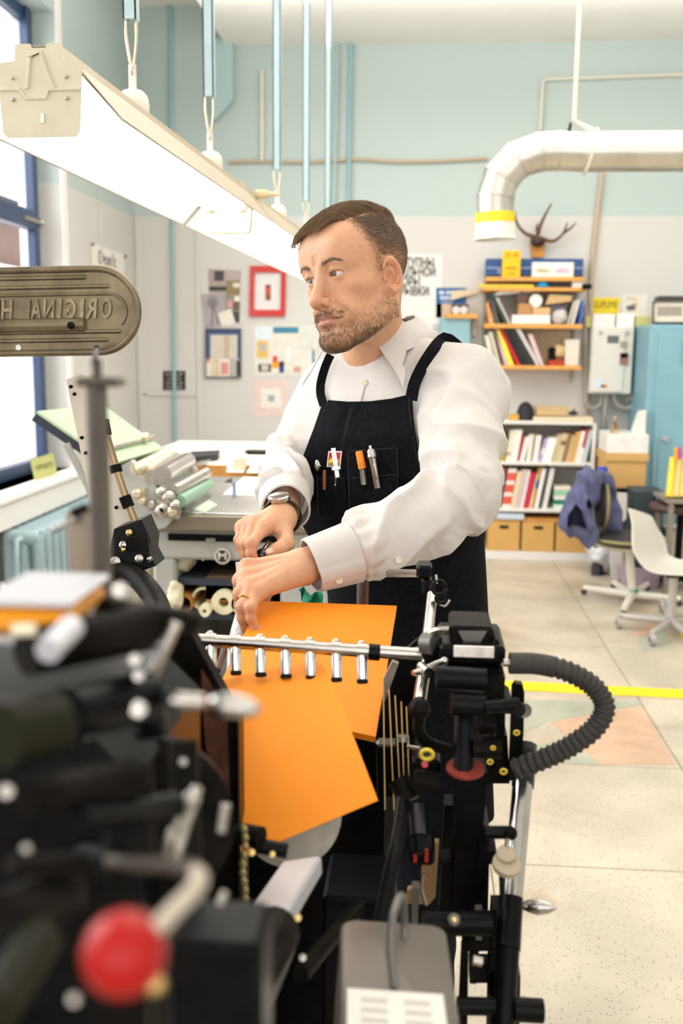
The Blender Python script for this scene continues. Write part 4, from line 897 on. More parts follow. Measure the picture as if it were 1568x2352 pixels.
# straps
def f_strap(P): return np.minimum(f_chest(P), s_torso(P, .016))
P = spline([trace(944, 918, f_strap, .010), trace(952, 880, f_strap, .008), trace(972, 838, f_strap, .007), trace(1000, 796, f_strap, .006), trace(1018, 777, f_strap, .006)], 24)
e = P[-1]; back = [e - tf * .018 - tu * .004, e - tf * .045 - tu * .022, e - tf * .07 - tu * .06]
strip3(list(P) + spline(back, 8), .022, .002, 'apron_strap', DEN, bib)
P = spline([trace(743, 930, f_strap, .010), trace(736, 905, f_strap, .009), trace(737, 878, f_strap, .009), trace(747, 842, f_strap, .010), trace(759, 815, f_strap, .010)], 20); strip3(P, .017, .002, 'apron_strap', DEN, bib)
# apron skirt, trousers and shoes
SKW = [(.27, .166, 1.06), (.18, .166, 1.0), (-.10, .160, .98), (-.35, .165, .98), (-.75, .172, .98), (-1.05, .178, .95)]
G = []
hipc = lambda s: PEL + (tu if s > 0 else Z) * (s * TL) + tf * (.012 if s > 0 else 0)
for s, w_, k_ in SKW:
    row = []; c_ = hipc(s) + V3(.008, 0, 0)
    for th in np.linspace(-2.5, 2.5, 46):
        hf = nrm(tf * [1, 1, 0]); hr = nrm(np.cross(hf, Z)); hr = hr if hr @ tr > 0 else -hr
        rip = .006 * math.sin(th * 7 + s * 3) * max(0, .1 - s)
        row.append(c_ + hr * math.sin(th) * (w_ + rip) * 1.10 + hf * math.cos(th) * (w_ * .90 + rip))
    G.append(row)
G = np.array(G); G2 = []
for j in range(G.shape[1]): G2.append(spline(list(G[:, j]), 30))
sk = MB().grid(np.array(G2).transpose(1, 0, 2), True, .0025).build('apron_skirt', DEN, person)
P = [G2[j][2] + nrm(G2[j][2] - hipc(.1)) * .004 for j in range(0, 46, 1)]; strip3(P, .026, .002, 'waistband', DEN, sk, [nrm((p - hipc(.1)) * [1, 1, 0]) for p in P])
P = [G2[j][15] + nrm((G2[j][15] - hipc(-.4)) * [1, 1, 0]) * .004 for j in range(8, 18)]; 
TRO = mat('dark_trousers', (.007, .008, .011), .85, var=.3, scale=90, spec=.1)
def f_tro(P):
    d = s_cap(P, PEL + tr * .05 + Z * -.03, PEL - tr * .05 + Z * -.03, .105, .105)
    for a_, b_ in zip(FL, ank): a_ = a_ * .75 + PEL * .25; m_ = (a_ + b_) / 2; d = smin(d, s_cap(P, a_ + (m_ - a_) * .1, m_, .078, .070), .04); d = smin(d, s_cap(P, m_, b_ - Z * .03, .072, .062), .03)
    d = d - .003 * ridge(P[:, 2] * 40 + 2 * vnoise(P, 12, 3)); return np.maximum(d, P[:, 2] - (PEL[2] + .08))
a, b = box_of([PEL] + ank, .2); v, q = surface(f_tro, a, b, .008); fast_mesh('trousers', v, q, TRO, person)
for k in ank:
    d_ = nrm(tf * [1, 1, 0]); sh = lambda P, k=k, d_=d_: np.maximum(smin(s_cap(P, k + d_ * -.04 - Z * .045, k + d_ * .13 - Z * .055, .045, .04), s_cap(P, k - Z * .03, k + Z * .02, .045, .05), .03), -(P[:, 2] - .002)); a, b = box_of([k, k + d_ * .13], .1); v, q = surface(sh, a, b, .006); fast_mesh('shoe', v, q, mat('black_leather', (.015, .013, .012), .4), person)
# leather apron string and green rag at the waist
rg = spline([at(688, 1352, 1.80), at(706, 1358, 1.79), at(728, 1366, 1.785), at(745, 1380, 1.785), at(752, 1410, 1.79)], 14)
m = MB(); G = []
for i, p in enumerate(rg): G.append([p + V3(.004 * math.sin(i * 1.7 + j), -.008 * math.cos(i * 1.3 + j * 1.2), -.012 * j + .006 * math.sin(i + j * 2)) for j in range(6)])
m.grid(np.array(G), True, .0015); o = m.build('rag', mat('green_cloth', rgb(18, 142, 104), .7, var=.25, scale=70, bump=.4, bscale=300)); tag(o, 'crumpled green cloth tucked at the man\'s waist behind the orange sheets', 'cloth')
# ================================================================== watch
wc = rw + nrm(RE - rw) * .010; wax = nrm(RE - rw); wa = nrm(rout - wax * (rout @ wax)); wb = np.cross(wax, wa)
wt = thing('wristwatch', 'steel wristwatch with dark strap on the man\'s right wrist', 'watch', wc)
MB().tube([wc + wa * math.cos(t) * .0305 + wb * math.sin(t) * .0325 for t in np.linspace(0, 2 * math.pi, 36, endpoint=False)], .0022, 8, closed=True, flat=4.2).build('strap', mat('dark_olive_strap', (.035, .033, .022), .6), wt)
cc = wc + wa * .0325 * .95 - wb * .006 * 0; MB().lathe(cc, wa, [(.017, -.004), (.0195, 0), (.0195, .005), (.017, .007), (.0165, .0066)], 28).build('case', STEEL, wt); MB().lathe(cc + wa * .0058, wa, [(.0162, 0), (.0160, .0006)], 28).build('dial', mat('dark_dial', (.02, .02, .025), .1, coat=1), wt); MB().cyl(cc + wax * -.019 + wa * .003, cc + wax * -.023 + wa * .003, .003, n=10).build('crown', STEEL, wt)
# ================================================================== things in the apron pocket
def held(px, py, off): return bibpt(px, py, off)
def rod(p, q, r, n=12): return MB().cyl(p, q, r, n=n)
fo = lambda p: nrm(C0 - p)
p0, p1, p2 = held(824, 1036, .016), held(832, 1076, .016), held(836, 1112, .012)
t = thing('marker_pen', 'orange-capped marker pen standing in the apron pocket', 'pen', p2); MB().lathe(p0, p1 - p0, [(.0058, 0), (.0066, .002), (.0072, np.linalg.norm(p1 - p0))], 14).build('cap', mat('orange_plastic', rgb(250, 140, 20), .35), t); MB().cyl(p1, p2, .0058).build('barrel', DULL, t)
for k in range(3): a_ = p0 + (p1 - p0) * .78 + np.cross(nrm(p1 - p0), fo(p0)) * (.003 * (k - 1)) + fo(p0) * .0066; MB().box(a_, (.0006, .0006, .006), np.stack([X, Y, nrm(p1 - p0)])).build('mark', plain((.05, .03, .02)), t)
q0, q1, q2, q3, q4 = held(850, 1023, .018), held(851, 1031, .018), held(855, 1049, .017), held(864, 1090, .014), held(868, 1120, .010)
t = thing('mechanical_pencil', 'chunky silver clutch pencil with clip in the apron pocket', 'pen', q4); dq = nrm(q3 - q1); l = np.linalg.norm
MB().lathe(q0, q1 - q0, [(.0030, 0), (.0034, l(q1 - q0) + .004)], 12).build('push_button', STEEL, t); MB().lathe(q1, dq, [(.0045, 0), (.0072, .003), (.0078, .006), (.0078, l(q2 - q1) - .004), (.0086, l(q2 - q1) - .003), (.0086, l(q2 - q1) + .001), (.0074, l(q2 - q1) + .002)], 16).build('collar', DULL, t)
MB().cyl(q2, q2 + dq * .002, .0079).build('band', BLACK, t); MB().cyl(q2 + dq * .001, q4, .0074, .0068).build('barrel', STEEL, t)
MB().tube([q2 + dq * .012 + fo(q2) * .0085, q3 + fo(q3) * .010, held(865, 1102, .02)], [.0032, .0036, .0022], 8, flat=.5).build('clip', STEEL, t)
s0, s1 = held(765, 1029, .014), held(772, 1076, .014); s2 = held(770, 1114, .014)
ds = nrm(s1 - s0); sx = nrm(np.cross(ds, fo(s0))); AX = np.stack([sx, ds, np.cross(sx, ds)])
t = thing('depth_gauge', 'small steel ruler gauge with sliding clip in the apron pocket', 'tool', s2); MB().box((s0 + s1) / 2, (.0085, l(s1 - s0), .0012), AX, .0004).build('scale', mat('satin_steel', (.72, .73, .75), .35, .8), t)
for k in range(4): MB().box(s0 + (s1 - s0) * (.2 + .2 * k) + fo(s0) * .0012, (.003, .0005, .0004), AX).build('graduation', plain((.05, .05, .05)), t)
MB().box(s1, (.017, .006, .003), AX, .001).box(s1 + ds * .010, (.009, .014, .004), AX, .001).build('slide', mat('satin_steel'), t); MB().tube([s1 + ds * .016, s1 + (s2 - s1) * .6 + sx * -.0005, s2], [.0028, .0014, .0016], 8).ball(s2, .0024, 8, 6).build('clip', STEEL, t)
b0 = held(745, 1088, .012); t = MB().cyl(b0 - Z * .03, b0 + Z * .004, .0032, n=12).ball(b0 + Z * .004, .0032, 10, 6).build('pencil_stub', mat('brown_wood', rgb(150, 84, 42), .5)); tag(t, 'brown wooden pencil end peeking from the apron pocket', 'pencil')
# enamel pin
e0 = held(728, 1069, .010); en = nrm(grad(f_bib, e0) + fo(e0) * .3); ea = nrm(np.cross(en, Z)); eb = np.cross(ea, en); t = thing('pin_badge', 'oval silver pin badge on the left of the apron bib', 'badge', e0)
MB().ball(e0, (.0062, .0105, .0022), 20, 8, np.stack([ea, eb, en])).build('disc', STEEL, t); MB().ball(e0 + en * .002, (.0036, .0065, .0018), 14, 6, np.stack([ea, eb, en])).build('relief', DULL, t); MB().ball(e0 - ea * .006 + en * .002, (.004, .0026, .0014), 10, 6, np.stack([ea, eb, en])).build('wing', STEEL, t)
# patch badge: red field, yellow sun, lettering
cs = [bibpt(x, y, .0035) for x, y in ((755, 1036), (786, 1036), (781, 1073), (751, 1072))]; cen = sum(cs) / 4; pu = nrm(cs[1] - cs[0]); pv = nrm(cs[0] - cs[3]); pn = nrm(np.cross(pu, pv)); pn = pn if pn @ (C0 - cen) > 0 else -pn
pw = l(cs[1] - cs[0]); phh = l(cs[0] - cs[3]); K2 = lambda u, v, n=0: cen + pu * u * pw + pv * v * phh + pn * n
t = thing('patch_badge', 'small red and yellow square badge behind the steel gauge', 'badge', cen); MB().prism([K2(-.5, -.5), K2(.5, -.5), K2(.5, .5), K2(-.5, .5)], pn * .0012).build('border', plain((.85, .83, .78)), t); MB().prism([K2(-.42, -.42, .0013), K2(.42, -.42, .0013), K2(.42, .42, .0013), K2(-.42, .42, .0013)], pn * .0004).build('field', plain(rgb(190, 25, 35)), t)
MB().prism([K2(.38 * math.cos(a), -.22 + .34 * math.sin(a), .0018) for a in np.linspace(0, math.pi, 18)], pn * .0003).build('sun', plain(rgb(236, 208, 40)), t); MB().prism([K2(-.40, -.40, .0018), K2(.40, -.40, .0018), K2(.40, -.22, .0018), K2(-.40, -.22, .0018)], pn * .0003).build('band', plain((.02, .02, .02)), t)
MB().prism([K2(-.07, -.1, .0022), K2(.07, -.1, .0022), K2(.04, .22, .0022), K2(-.04, .22, .0022)], pn * .0003).build('figure', plain(rgb(70, 90, 40)), t)
text_mb('BENEDIC', K2(0, -.31, .0025), pu, pv, phh * .13, .0003, width=pw * .74).build('lettering', plain(rgb(236, 208, 40)), t)
# ================================================================== the printing press in the foreground
press = thing('printing_press', 'black cast iron platen printing press with feeder filling the foreground', 'press', V3(-.1, 1.0, 0))
PR = press
KD = 1.0
def R_(px, d): return px * d / F
def kdz(p): return (p[0], p[1], p[2] * KD)
def cpx(a, b, r, name, m, parent=None, r2=None, n=18):
    """cylinder between two (px, py, depth) points, radius in pixels there"""
    a, b = kdz(a), kdz(b); A_, B_ = at(*a), at(*b); return MB().tube([A_, B_], [R_(r, a[2]), R_(r if r2 is None else r2, b[2])], n).build(name, m, parent or PR)
def tpx(pts, r, name, m, parent=None, n=12, k=28, ribs=0, flat=1):
    pts = [kdz(p) for p in pts]; P = spline([at(*p) for p in pts], k) if len(pts) > 2 else [at(*p) for p in pts]; rr = [R_(r, pts[0][2])] * len(P)
    return MB().tube(P, rr, n, flat=flat).build(name, m, parent or PR)
def slab(poly, Y_, th, name, m, parent=None):
    Y_ = Y_ * KD; return MB().prism([onY(x, y, Y_) for x, y in poly], V3(0, th * KD, 0)).build(name, m, parent or PR)
def rect(x0, y0, x1, y1): return [(x0, y0), (x1, y0), (x1, y1), (x0, y1)]
def rbox(x0, y0, x1, y1, Y_, th, name, m, parent=None, bev=.004):
    Y_ = Y_ * KD; a, b = onY(x0, y0, Y_), onY(x1, y1, Y_); return MB().box2(np.minimum(a, b), np.maximum(a, b) + [0, th * KD, 0], bev).build(name, m, parent or PR)
def bpx(p, r, name, m, parent=None, sq=(1, 1, 1)):
    p = kdz(p); return MB().ball(at(*p), np.array(sq) * R_(r, p[2]), 20, 14).build(name, m, parent or PR)
def nut(p, r, name='bolt', m=None, parent=None):
    p = kdz(p); A_ = at(*p); n_ = nrm(C0 - A_); rr = R_(r, p[2]); return MB().lathe(A_, n_, [(rr, -.012), (rr, .0), (rr * .86, .003), (rr * .45, .0032)], 6 if name == 'bolt' else 14).build(name, m or DULL, parent or PR)
# ---- main castings
a, b = onY(560, 1800, 1.30), onY(905, 1800, 1.30)
def solid(x0, x1, y0, y1, z0, z1, name, m=CAST, bev=.012): return MB().box2((x0, y0, z0), (x1, y1, z1), bev).build(name, m, PR)
zt_ = float(onY(800, 1700, 1.24)[2])
solid(a[0], b[0], 1.27, 1.62, 0, zt_ - .03, 'feeder_body', BLACK)
solid(onY(0, 1500, .95)[0] - .25, onY(400, 1500, .95)[0], .80, 1.12, 0, onY(300, 1560, .95)[2], 'platen_body', CAST, .03)
solid(onY(0, 1700, .62)[0] - .2, onY(380, 1700, .66)[0], .56, .8, 0, onY(0, 1640, .62)[2], 'side_frame', BLACK, .03)
solid(a[0] - .25, b[0] + .18, .85, 1.7, 0, .06, 'base_plate', CAST)
# slanted guard plate between machine and sheets, with reddish brown inner edge
slab([(425, 1430), (462, 1500), (542, 1645), (549, 1900), (555, 2230), (470, 2260), (400, 1900), (380, 1500)], .93, .02, 'guard_plate', CAST)
slab([(462, 1540), (520, 1640), (528, 1850), (500, 1860), (470, 1700)], .925, .004, 'rust_liner', mat('rust_brown_paint', (.085, .028, .014), .5, var=.4, scale=40))
rbox(540, 1640, 552, 2130, .92, .03, 'guide_edge', BLACK)
KD = .66
# rounded castings, levers and bolts on the near platen side (far out of focus in the photograph)
for (p, q, r, m) in (((60, 1500, .72), (330, 1440, .80), 55, CAST), ((150, 1640, .70), (330, 1600, .78), 62, BLACK), ((0, 1690, .62), (120, 1660, .66), 75, mat('olive_iron', (.016, .016, .008), .5, spec=.1)), ((240, 1400, .78), (440, 1430, .86), 30, CAST),
                     ((60, 1830, .62), (300, 1790, .70), 48, CAST), ((290, 1760, .72), (300, 2010, .70), 60, CAST), ((420, 1700, .86), (430, 1990, .84), 34, CAST), ((20, 1990, .56), (190, 1985, .60), 26, CAST), ((180, 1880, .64), (400, 1850, .74), 30, BLACK), ((330, 1560, .82), (345, 1690, .80), 40, BLACK)):
    cpx(p, q, r, 'casting', m)
for p, r in (((310, 1515, .74), 17), ((318, 1552, .74), 15), ((318, 1628, .74), 25), ((275, 1356, .80), 22), ((200, 1680, .72), 18), ((15, 1818, .6), 18), ((225, 1800, .68), 20), ((170, 2295, .5), 14), ((420, 1750, .82), 10), ((425, 1850, .82), 12), ((60, 1950, .58), 12)): nut(p, r, 'bolt', DULL if p[1] > 1640 else STEEL)
cpx((110, 1495, .66), (165, 1440, .70), 30, 'steel_bar', mat('bright_plate', (.62, .62, .66), .45, .4)); cpx((345, 1560, .80), (405, 1430, .80), 14, 'linkage', DULL)
tpx([(395, 1990, .72), (410, 1940, .72), (425, 1890, .73), (440, 1850, .74), (452, 1810, .75)], 13, 'grip_lever', DULL); tpx([(380, 1960, .72), (392, 1920, .72), (410, 1880, .73)], 10, 'grip_lever', DULL); bpx((440, 1835, .73), 20, 'knuckle', DULL)
tpx([(512, 1880, .80), (518, 1850, .80), (508, 1910, .80)], 10, 'grip_lever', DULL); tpx([(505, 2075, .72), (515, 2050, .72)], 9, 'pin', DULL)
gw = at(330, 1900, .70); gn = nrm(V3(.25, -1, .1)); gear = MB().lathe(gw, gn, [(.02, -.02), (.062, -.02), (.064, 0), (.05, .004), (.03, .004), (.028, .02), (.0, .02)], 40).build('gear_wheel', CAST, PR)
# orange tray at the far left
rbox(-60, 1402, 150, 1462, .70, .10, 'ink_tray', mat('orange_tray', rgb(246, 160, 20), .4)); rbox(-60, 1378, 160, 1402, .70, .10, 'tray_rim', mat('bright_plate')); rbox(-60, 1462, 70, 1485, .70, .1, 'tray_base', mat('bright_plate')); cpx((30, 1448, .66), (80, 1446, .66), 14, 'tray_knob', mat('pale_knob', (.9, .82, .6), .4))
KD = 1.0
# ink rollers beyond the tray
for x, y in ((8, 1352), (75, 1362), (140, 1366)): cpx((x, y, 1.10), (x + 6, y + 26, 1.02), 18, 'roller_end', BLACK); nut((x + 2, y - 4, 1.01), 8, 'journal', STEEL)
tpx([(135, 1395, 1.0), (160, 1360, 1.0), (190, 1325, 1.0)], 4, 'rod', STEEL)
KD = .72
# ---- chrome handle and red-knobbed lever
h0, h1, h2, h3 = at(395, 1608, .45), at(470, 1612, .45), at(482, 1614, .45), at(600, 1630, .445)
hd = nrm(h3 - h2); ll = np.linalg.norm(h3 - h2); rr = R_(30, .45)
MB().cyl(h0, h1, R_(20, .45), R_(17, .45)).build('handle_stem', STEEL, PR); MB().lathe(h2, hd, [(rr * .45, 0), (rr * .8, ll * .15), (rr, ll * .4), (rr * .92, ll * .65), (rr * .6, ll * .88), (rr * .15, ll)], 20).build('handle_grip', STEEL, PR); cpx((395, 1608, .62), (380, 1600, .80), 20, 'handle_boss', BLACK)
bpx((285, 2190, .42), 97, 'red_knob', mat('red_ball_knob', rgb(176, 9, 5), .35, spec=.35))
tpx([(355, 2140, .42), (400, 2090, .43), (440, 2050, .44), (458, 2022, .46), (450, 2003, .47)], 22, 'lever_arm', mat('cream_lever', (.55, .47, .37), .45), k=30); tpx([(452, 2006, .468), (438, 1996, .48), (400, 1988, .50), (330, 1985, .54), (250, 1978, .60)], 21, 'lever_shank', mat('brown_iron_shank', (.06, .045, .032), .45), k=30)
cpx((255, 1978, .60), (190, 1965, .70), 26, 'lever_boss', CAST); bpx((355, 2260, .47), 26, 'brass_stud', BRASSY)
rbox(376, 2165, 600, 2500, .60, .06, 'front_panel', BLACK)
cpx((0, 2110, .50), (150, 2050, .56), 60, 'lower_casting', CAST); cpx((-20, 2330, .44), (90, 2160, .50), 55, 'lower_casting', mat('olive_iron'))
# ---- T-shaped post carrying the pressed nameplate
rbox(192, 880, 240, 1420, .80, .03, 'post', mat('grey_brown_post', (.085, .07, .055), .55, var=.2, scale=30), bev=.003); rbox(165, 866, 270, 890, .80, .03, 'post_head', mat('grey_brown_post')); rbox(207, 820, 224, 868, .81, .015, 'post_neck', mat('grey_brown_post'))
cpx((217, 830, .815), (222, 800, 1.39 / KD), 7, 'sign_bracket', CAST)
slab([(150, 1180), (195, 1160), (200, 1400), (165, 1420)], .84, .03, 'side_bracket', mat('tan_grey_iron', (.36, .30, .24), .5)); cpx((165, 1180, .80), (200, 1165, .80), 12, 'boss', CAST); cpx((120, 1218, .92), (180, 1190, .86), 7, 'lever', STEEL); bpx((128, 1214, .93), 9, 'lever_knob', BLACK)
KD = 1.0
# nameplate: stamped sheet seen from behind, lettering mirrored
NP = mat('bronze_grey_sheet', (.21, .165, .10), .36, .6, var=.25, scale=25, bump=.15, bscale=200)
ny = 1.40; kk = ny / 1.02; c0 = onY(318, 712, ny); up0 = onY(230, 616, ny); lo0 = onY(238, 808, ny); fl = onY(-200, 640, ny); hb = (up0[2] - lo0[2]) / 2; cz = (up0 + lo0) / 2; sl = nrm(onY(0, 716, ny) - onY(228, 712, ny)); su = nrm(V3(0, 0, 1) - sl * sl[2])
sgn = thing('nameplate', 'stamped bronze metal nameplate with reversed lettering seen from behind', 'sign', onY(220, 815, ny))
ctr = c0 + sl * hb; q2 = lambda u, v, n=0.: ctr + sl * u + su * v + V3(0, -1, 0) * n      # u leftwards, v up, n towards the viewer
out = [q2(.75, hb), ] + [q2(-hb * math.sin(t), hb * math.cos(t)) for t in np.linspace(0, math.pi, 30)] + [q2(.75, -hb)]
MB().prism(out, V3(0, .003, 0)).build('plate', NP, sgn)
MB().tube([p + V3(0, -.001, 0) for p in out], .0035 * kk, 8).build('rolled_rim', NP, sgn)
def ribx(u0, u1, v, r=.0022): MB().tube([q2(u1 * kk, v, .0005), q2(u0 * kk + .002, v, .001), q2(u0 * kk, v, -.001)], r * kk, 8).build('pressed_rib', NP, sgn)
for u0, v in ((.012, hb * .80), (-.012, hb * .58), (-.022, -hb * .50), (-.008, -hb * .70)): ribx(u0, .55, v)
MB().tube([q2(.75, hb * .40, .001), q2(-.013, hb * .40, .001)] + [q2(-.016 - hb * .42 * math.sin(t), hb * (-.02) + hb * .42 * math.cos(t), .001) for t in np.linspace(.15, 2.4, 12)], .0022, 8).build('pressed_rib', NP, sgn)
MB().tube([q2(.75, -hb * .33, .002), q2(.019, -hb * .33, .002)], .0103, 12).build('tube_rail', NP, sgn); MB().lathe(q2(.036, -hb * .35, .0115), V3(0, -1, 0), [(.0052, 0), (.0052, .003), (.003, .004)], 14).build('screw', BLACK, sgn)
for ch, px in zip('ORIGINALHEIDELBERG', (241, 208, 184, 157, 131, 106, 76, 50, 6, -22, -46, -70, -98, -124, -150, -178, -204, -230)):
    u = (221 - px) * ny / F
    text_mb(ch, q2(u, hb * .02, .0), sl, nrm(su - sl * .12), .0205 * kk, .008, bold=.02, width=.0042 * kk if ch == 'I' else .0112 * kk).build('letter', mat('worn_letter_bronze', (.26, .21, .13), .34, .6, var=.35, scale=60, bump=.3, bscale=150), sgn)
MB().lathe(q2(.119, -hb * .86, .0006), V3(0, -1, 0), [(.0042, 0), (.0042, .0006)], 12).build('rivet_hole', plain((.9, .9, .92)), sgn)
# ---- paper: pile on the feeder and the sheet in the grippers
ORG = mat('orange_card', rgb(250, 146, 8), .62, var=.015, scale=6)
pa, pb, pc, pd = at(597, 1380, 1.500), at(911, 1391, 1.500), at(862, 1692, 1.235), at(486, 1610, 1.265)
pn = nrm(np.cross(pb - pa, pd - pa)); pn = pn if pn[2] > 0 else -pn
for k in range(9):
    o_ = -pn * .0011 * k + V3(rnd.uniform(-1, 1), rnd.uniform(-1, 1), 0) * .0004 * (k > 0)
    top = k == 0; G = []
    for i in range(9):
        f_ = i / 8; L_ = pa + (pd - pa) * f_; R2 = pb + (pc - pb) * f_; G.append([L_ + (R2 - L_) * g + pn * (.004 * math.sin(math.pi * g) * (f_ > .0) * math.sin(math.pi * f_)) + o_ for g in np.linspace(0, 1, 9)])
    o = MB().grid(np.array(G), True, -.0009).build('paper_sheet', ORG if k < 8 else mat('blue_card', rgb(60, 90, 120), .7))
    tag(o, 'topmost orange card sheet on the feeder pile under the hands' if top else 'orange card sheet inside the feeder pile under the topmost sheet' if k < 8 else 'blue backing card at the bottom of the orange pile', 'paper', 'orange sheets in the feeder pile')
st = [at(733, 1507, 1.185), at(452, 1568, 1.165), at(556, 1962, .985), at(867, 1832, 1.00)]
G = []
for i in range(17):
    f_ = i / 16; A_ = st[0] + (st[3] - st[0]) * f_; B_ = st[1] + (st[2] - st[1]) * f_; nn = nrm(np.cross(st[1] - st[0], st[3] - st[0])); nn = nn if nn[2] > 0 else -nn
    G.append([A_ + (B_ - A_) * g + nn * (-.004 + .010 * math.sin(math.pi * f_) + .0012 * math.sin(g * 22) * (1 - f_) ** 3) for g in np.linspace(0, 1, 17)])
o = MB().grid(np.array(G), True, .0008).build('paper_sheet', ORG); tag(o, 'single orange sheet hanging from the row of chrome suckers', 'paper')
# ---- sucker bar with seven suckers
b0, b1 = (436, 1469, 1.175), (988, 1505, 1.165); MB().cyl(at(*b0), at(*b1), R_(15, 1.17), n=20).build('sucker_bar', STEEL, PR)
MB().cyl(at(*b0), at(452, 1470, 1.175), R_(17, 1.17)).build('bar_cap', STEEL, PR)
bd = nrm(at(*b1) - at(*b0))
for x in (483, 540, 597, 655, 712, 771, 830):
    t_ = (x - 436) / 552; y = 1469 + 36 * t_; d_ = 1.175 - .01 * t_; p = at(x, y, d_); q = at(x + 2, y + 74, d_ - .012); ax = nrm(q - p)
    col_ = MB().cyl(p - bd * .006, p + bd * .006, R_(18, d_), n=18).build('sucker_collar', STEEL, PR)
    MB().lathe(p - ax * .0085, ax, [(.001, -.0042), (.0032, -.003), (.0042, .0), (.0050, .006)], 14).build('thumb_screw', STEEL, col_)
    MB().lathe(p, ax, [(R_(13, d_), 0), (R_(13.5, d_), .022), (R_(12.5, d_), .034)], 16).build('sucker', mat('chrome_tube', (.80, .78, .76), .08, 1), col_); MB().lathe(p + ax * .034, ax, [(R_(12.5, d_), 0), (R_(13.5, d_), .002), (R_(11.5, d_), .0042)], 16).build('rubber_tip', mat('black_rubber', (.012, .012, .012), .7, spec=.2), col_)
cpx((846, 1497, 1.166), (872, 1499, 1.166), 19, 'clamp_block', BLACK)
# ---- side rods, swivel and blower head
cpx((830, 1316, 1.66), (975, 1318, 1.40), 10, 'cross_rod', STEEL)
rbox(956, 1300, 992, 1332, 1.31, .04, 'rod_bracket', BLACK); rbox(968, 1330, 992, 1368, 1.31, .04, 'rod_bracket', BLACK)
for r, x, y in ((16, 1008, 1350), (11, 1012, 1375)): tpx([(x + r * math.cos(t), y + r * math.sin(t), 1.28) for t in np.linspace(0, 6.0, 9)], 4, 'wire_clip', BLACK, n=8)
tpx([(1002, 1385, 1.28), (1020, 1392, 1.28), (1033, 1378, 1.28)], 3, 'cotter_pin', STEEL, n=8); tpx([(1001, 1320, 1.28), (1003, 1340, 1.28)], 3, 'cotter_pin', DULL, n=8)
tpx([(992, 1366, 1.30), (984, 1440, 1.25), (976, 1500, 1.20)], 12, 'side_rod', STEEL, n=16); tpx([(985, 1500, 1.17), (971, 1560, 1.12), (963, 1612, 1.08)], 14, 'side_rod', STEEL, n=16)
tpx([(940, 1497, 1.17), (975, 1490, 1.16), (982, 1466, 1.15), (1000, 1450, 1.14), (1034, 1447, 1.13)], 9, 'air_pipe', STEEL, n=12)
cpx((975, 1478, 1.15), (1000, 1480, 1.14), 26, 'swivel', mat('grey_iron', (.16, .15, .14), .4, .5)); cpx((978, 1504, 1.15), (1010, 1500, 1.14), 18, 'swivel', CAST)
p = at(975, 1540, 1.11); MB().tube([at(948, 1546, 1.10), at(975, 1540, 1.11), at(1020, 1518, 1.10)], [.003, .0052, .0036], 12).ball(at(1020, 1518, 1.10), .0045, 12, 8).build('wing_screw', STEEL, PR); cpx((984, 1546, 1.10), (968, 1532, 1.12), 13, 'screw_boss', STEEL)
bpx((963, 1628, 1.07), 25, 'ball_joint', CAST); tpx([(963, 1640, 1.075), (962, 1680, 1.09), (985, 1708, 1.10), (1030, 1722, 1.12)], 14, 'curved_arm', CAST)
rbox(1034, 1438, 1130, 1490, 1.10, .07, 'blower_cap', CAST, bev=.003); slab([(1052, 1450), (1118, 1450), (1096, 1488), (1072, 1488)], 1.097, .004, 'cap_web', mat('grey_iron'))
rbox(1008, 1482, 1160, 1528, 1.08, .10, 'blower_body', BLACK); rbox(1008, 1524, 1155, 1556, 1.09, .08, 'blower_body', BLACK); rbox(1130, 1470, 1148, 1486, 1.09, .05, 'valve', CAST)
rbox(1042, 1484, 1134, 1512, 1.074, .004, 'label_plate', mat('worn_cream_label', (.78, .72, .64), .6, var=.2, scale=60), bev=.0005)
cpx((1002, 1555, 1.09), (1115, 1562, 1.09), 27, 'valve_cylinder', BLACK); cpx((1036, 1616, 1.08), (1112, 1620, 1.08), 27, 'pivot_cylinder', BLACK); slab([(1112, 1555), (1160, 1555), (1157, 1600), (1176, 1612), (1176, 1640), (1115, 1640)], 1.08, .05, 'bracket', CAST)
cpx((1110, 1625, 1.07), (1190, 1618, 1.08), 16, 'pivot_shaft', BLACK)
cpx((1156, 1522, 1.10), (1186, 1524, 1.10), 9, 'hose_nozzle', DULL); 
# ribbed air hose
hp = spline([at(x, y, d) for x, y, d in ((1170, 1523, 1.10), (1240, 1526, 1.10), (1310, 1545, 1.09), (1365, 1580, 1.085), (1388, 1625, 1.08), (1365, 1672, 1.08), (1310, 1713, 1.085), (1250, 1742, 1.09), (1180, 1768, 1.10))], 230)
MB().tube(hp, [R_(25 if i < 40 else (23.5 + 2.2 * math.sin(i * .95)), 1.09) for i in range(len(hp))], 16).build('air_hose', mat('ribbed_black_rubber', (.030, .027, .023), .68, var=.2, scale=200), PR)
# plates, links and the red flange of the feeder column
slab([(1176, 1580), (1184, 1570), (1200, 1572), (1204, 1590), (1202, 1690), (1190, 1788), (1168, 1795), (1172, 1700)], 1.075, .012, 'link_plate', BLACK); cpx((1190, 1630, 1.07), (1204, 1632, 1.10), 17, 'pivot_nut', BLACK)
cpx((1066, 1640, 1.10), (1064, 1775, 1.075), 23, 'column', BLACK)
MB().lathe(at(1068, 1768, 1.075), nrm(V3(0, -.15, 1)), [(.012, 0), (.0205, 0), (.0205, .003), (.012, .003)], 30).build('red_flange', mat('worn_red_paint', (.25, .035, .02), .5, var=.3, scale=80), PR)
slab([(1040, 1790), (1118, 1775), (1110, 1900), (1125, 1910), (1120, 2120), (1038, 2120), (1048, 1900)], 1.06, .06, 'pillar', BLACK)
rbox(945, 1745, 1010, 1800, 1.10, .07, 'bearing_block', BLACK); cpx((950, 1790, 1.08), (1006, 1800, 1.08), 24, 'bearing', CAST)
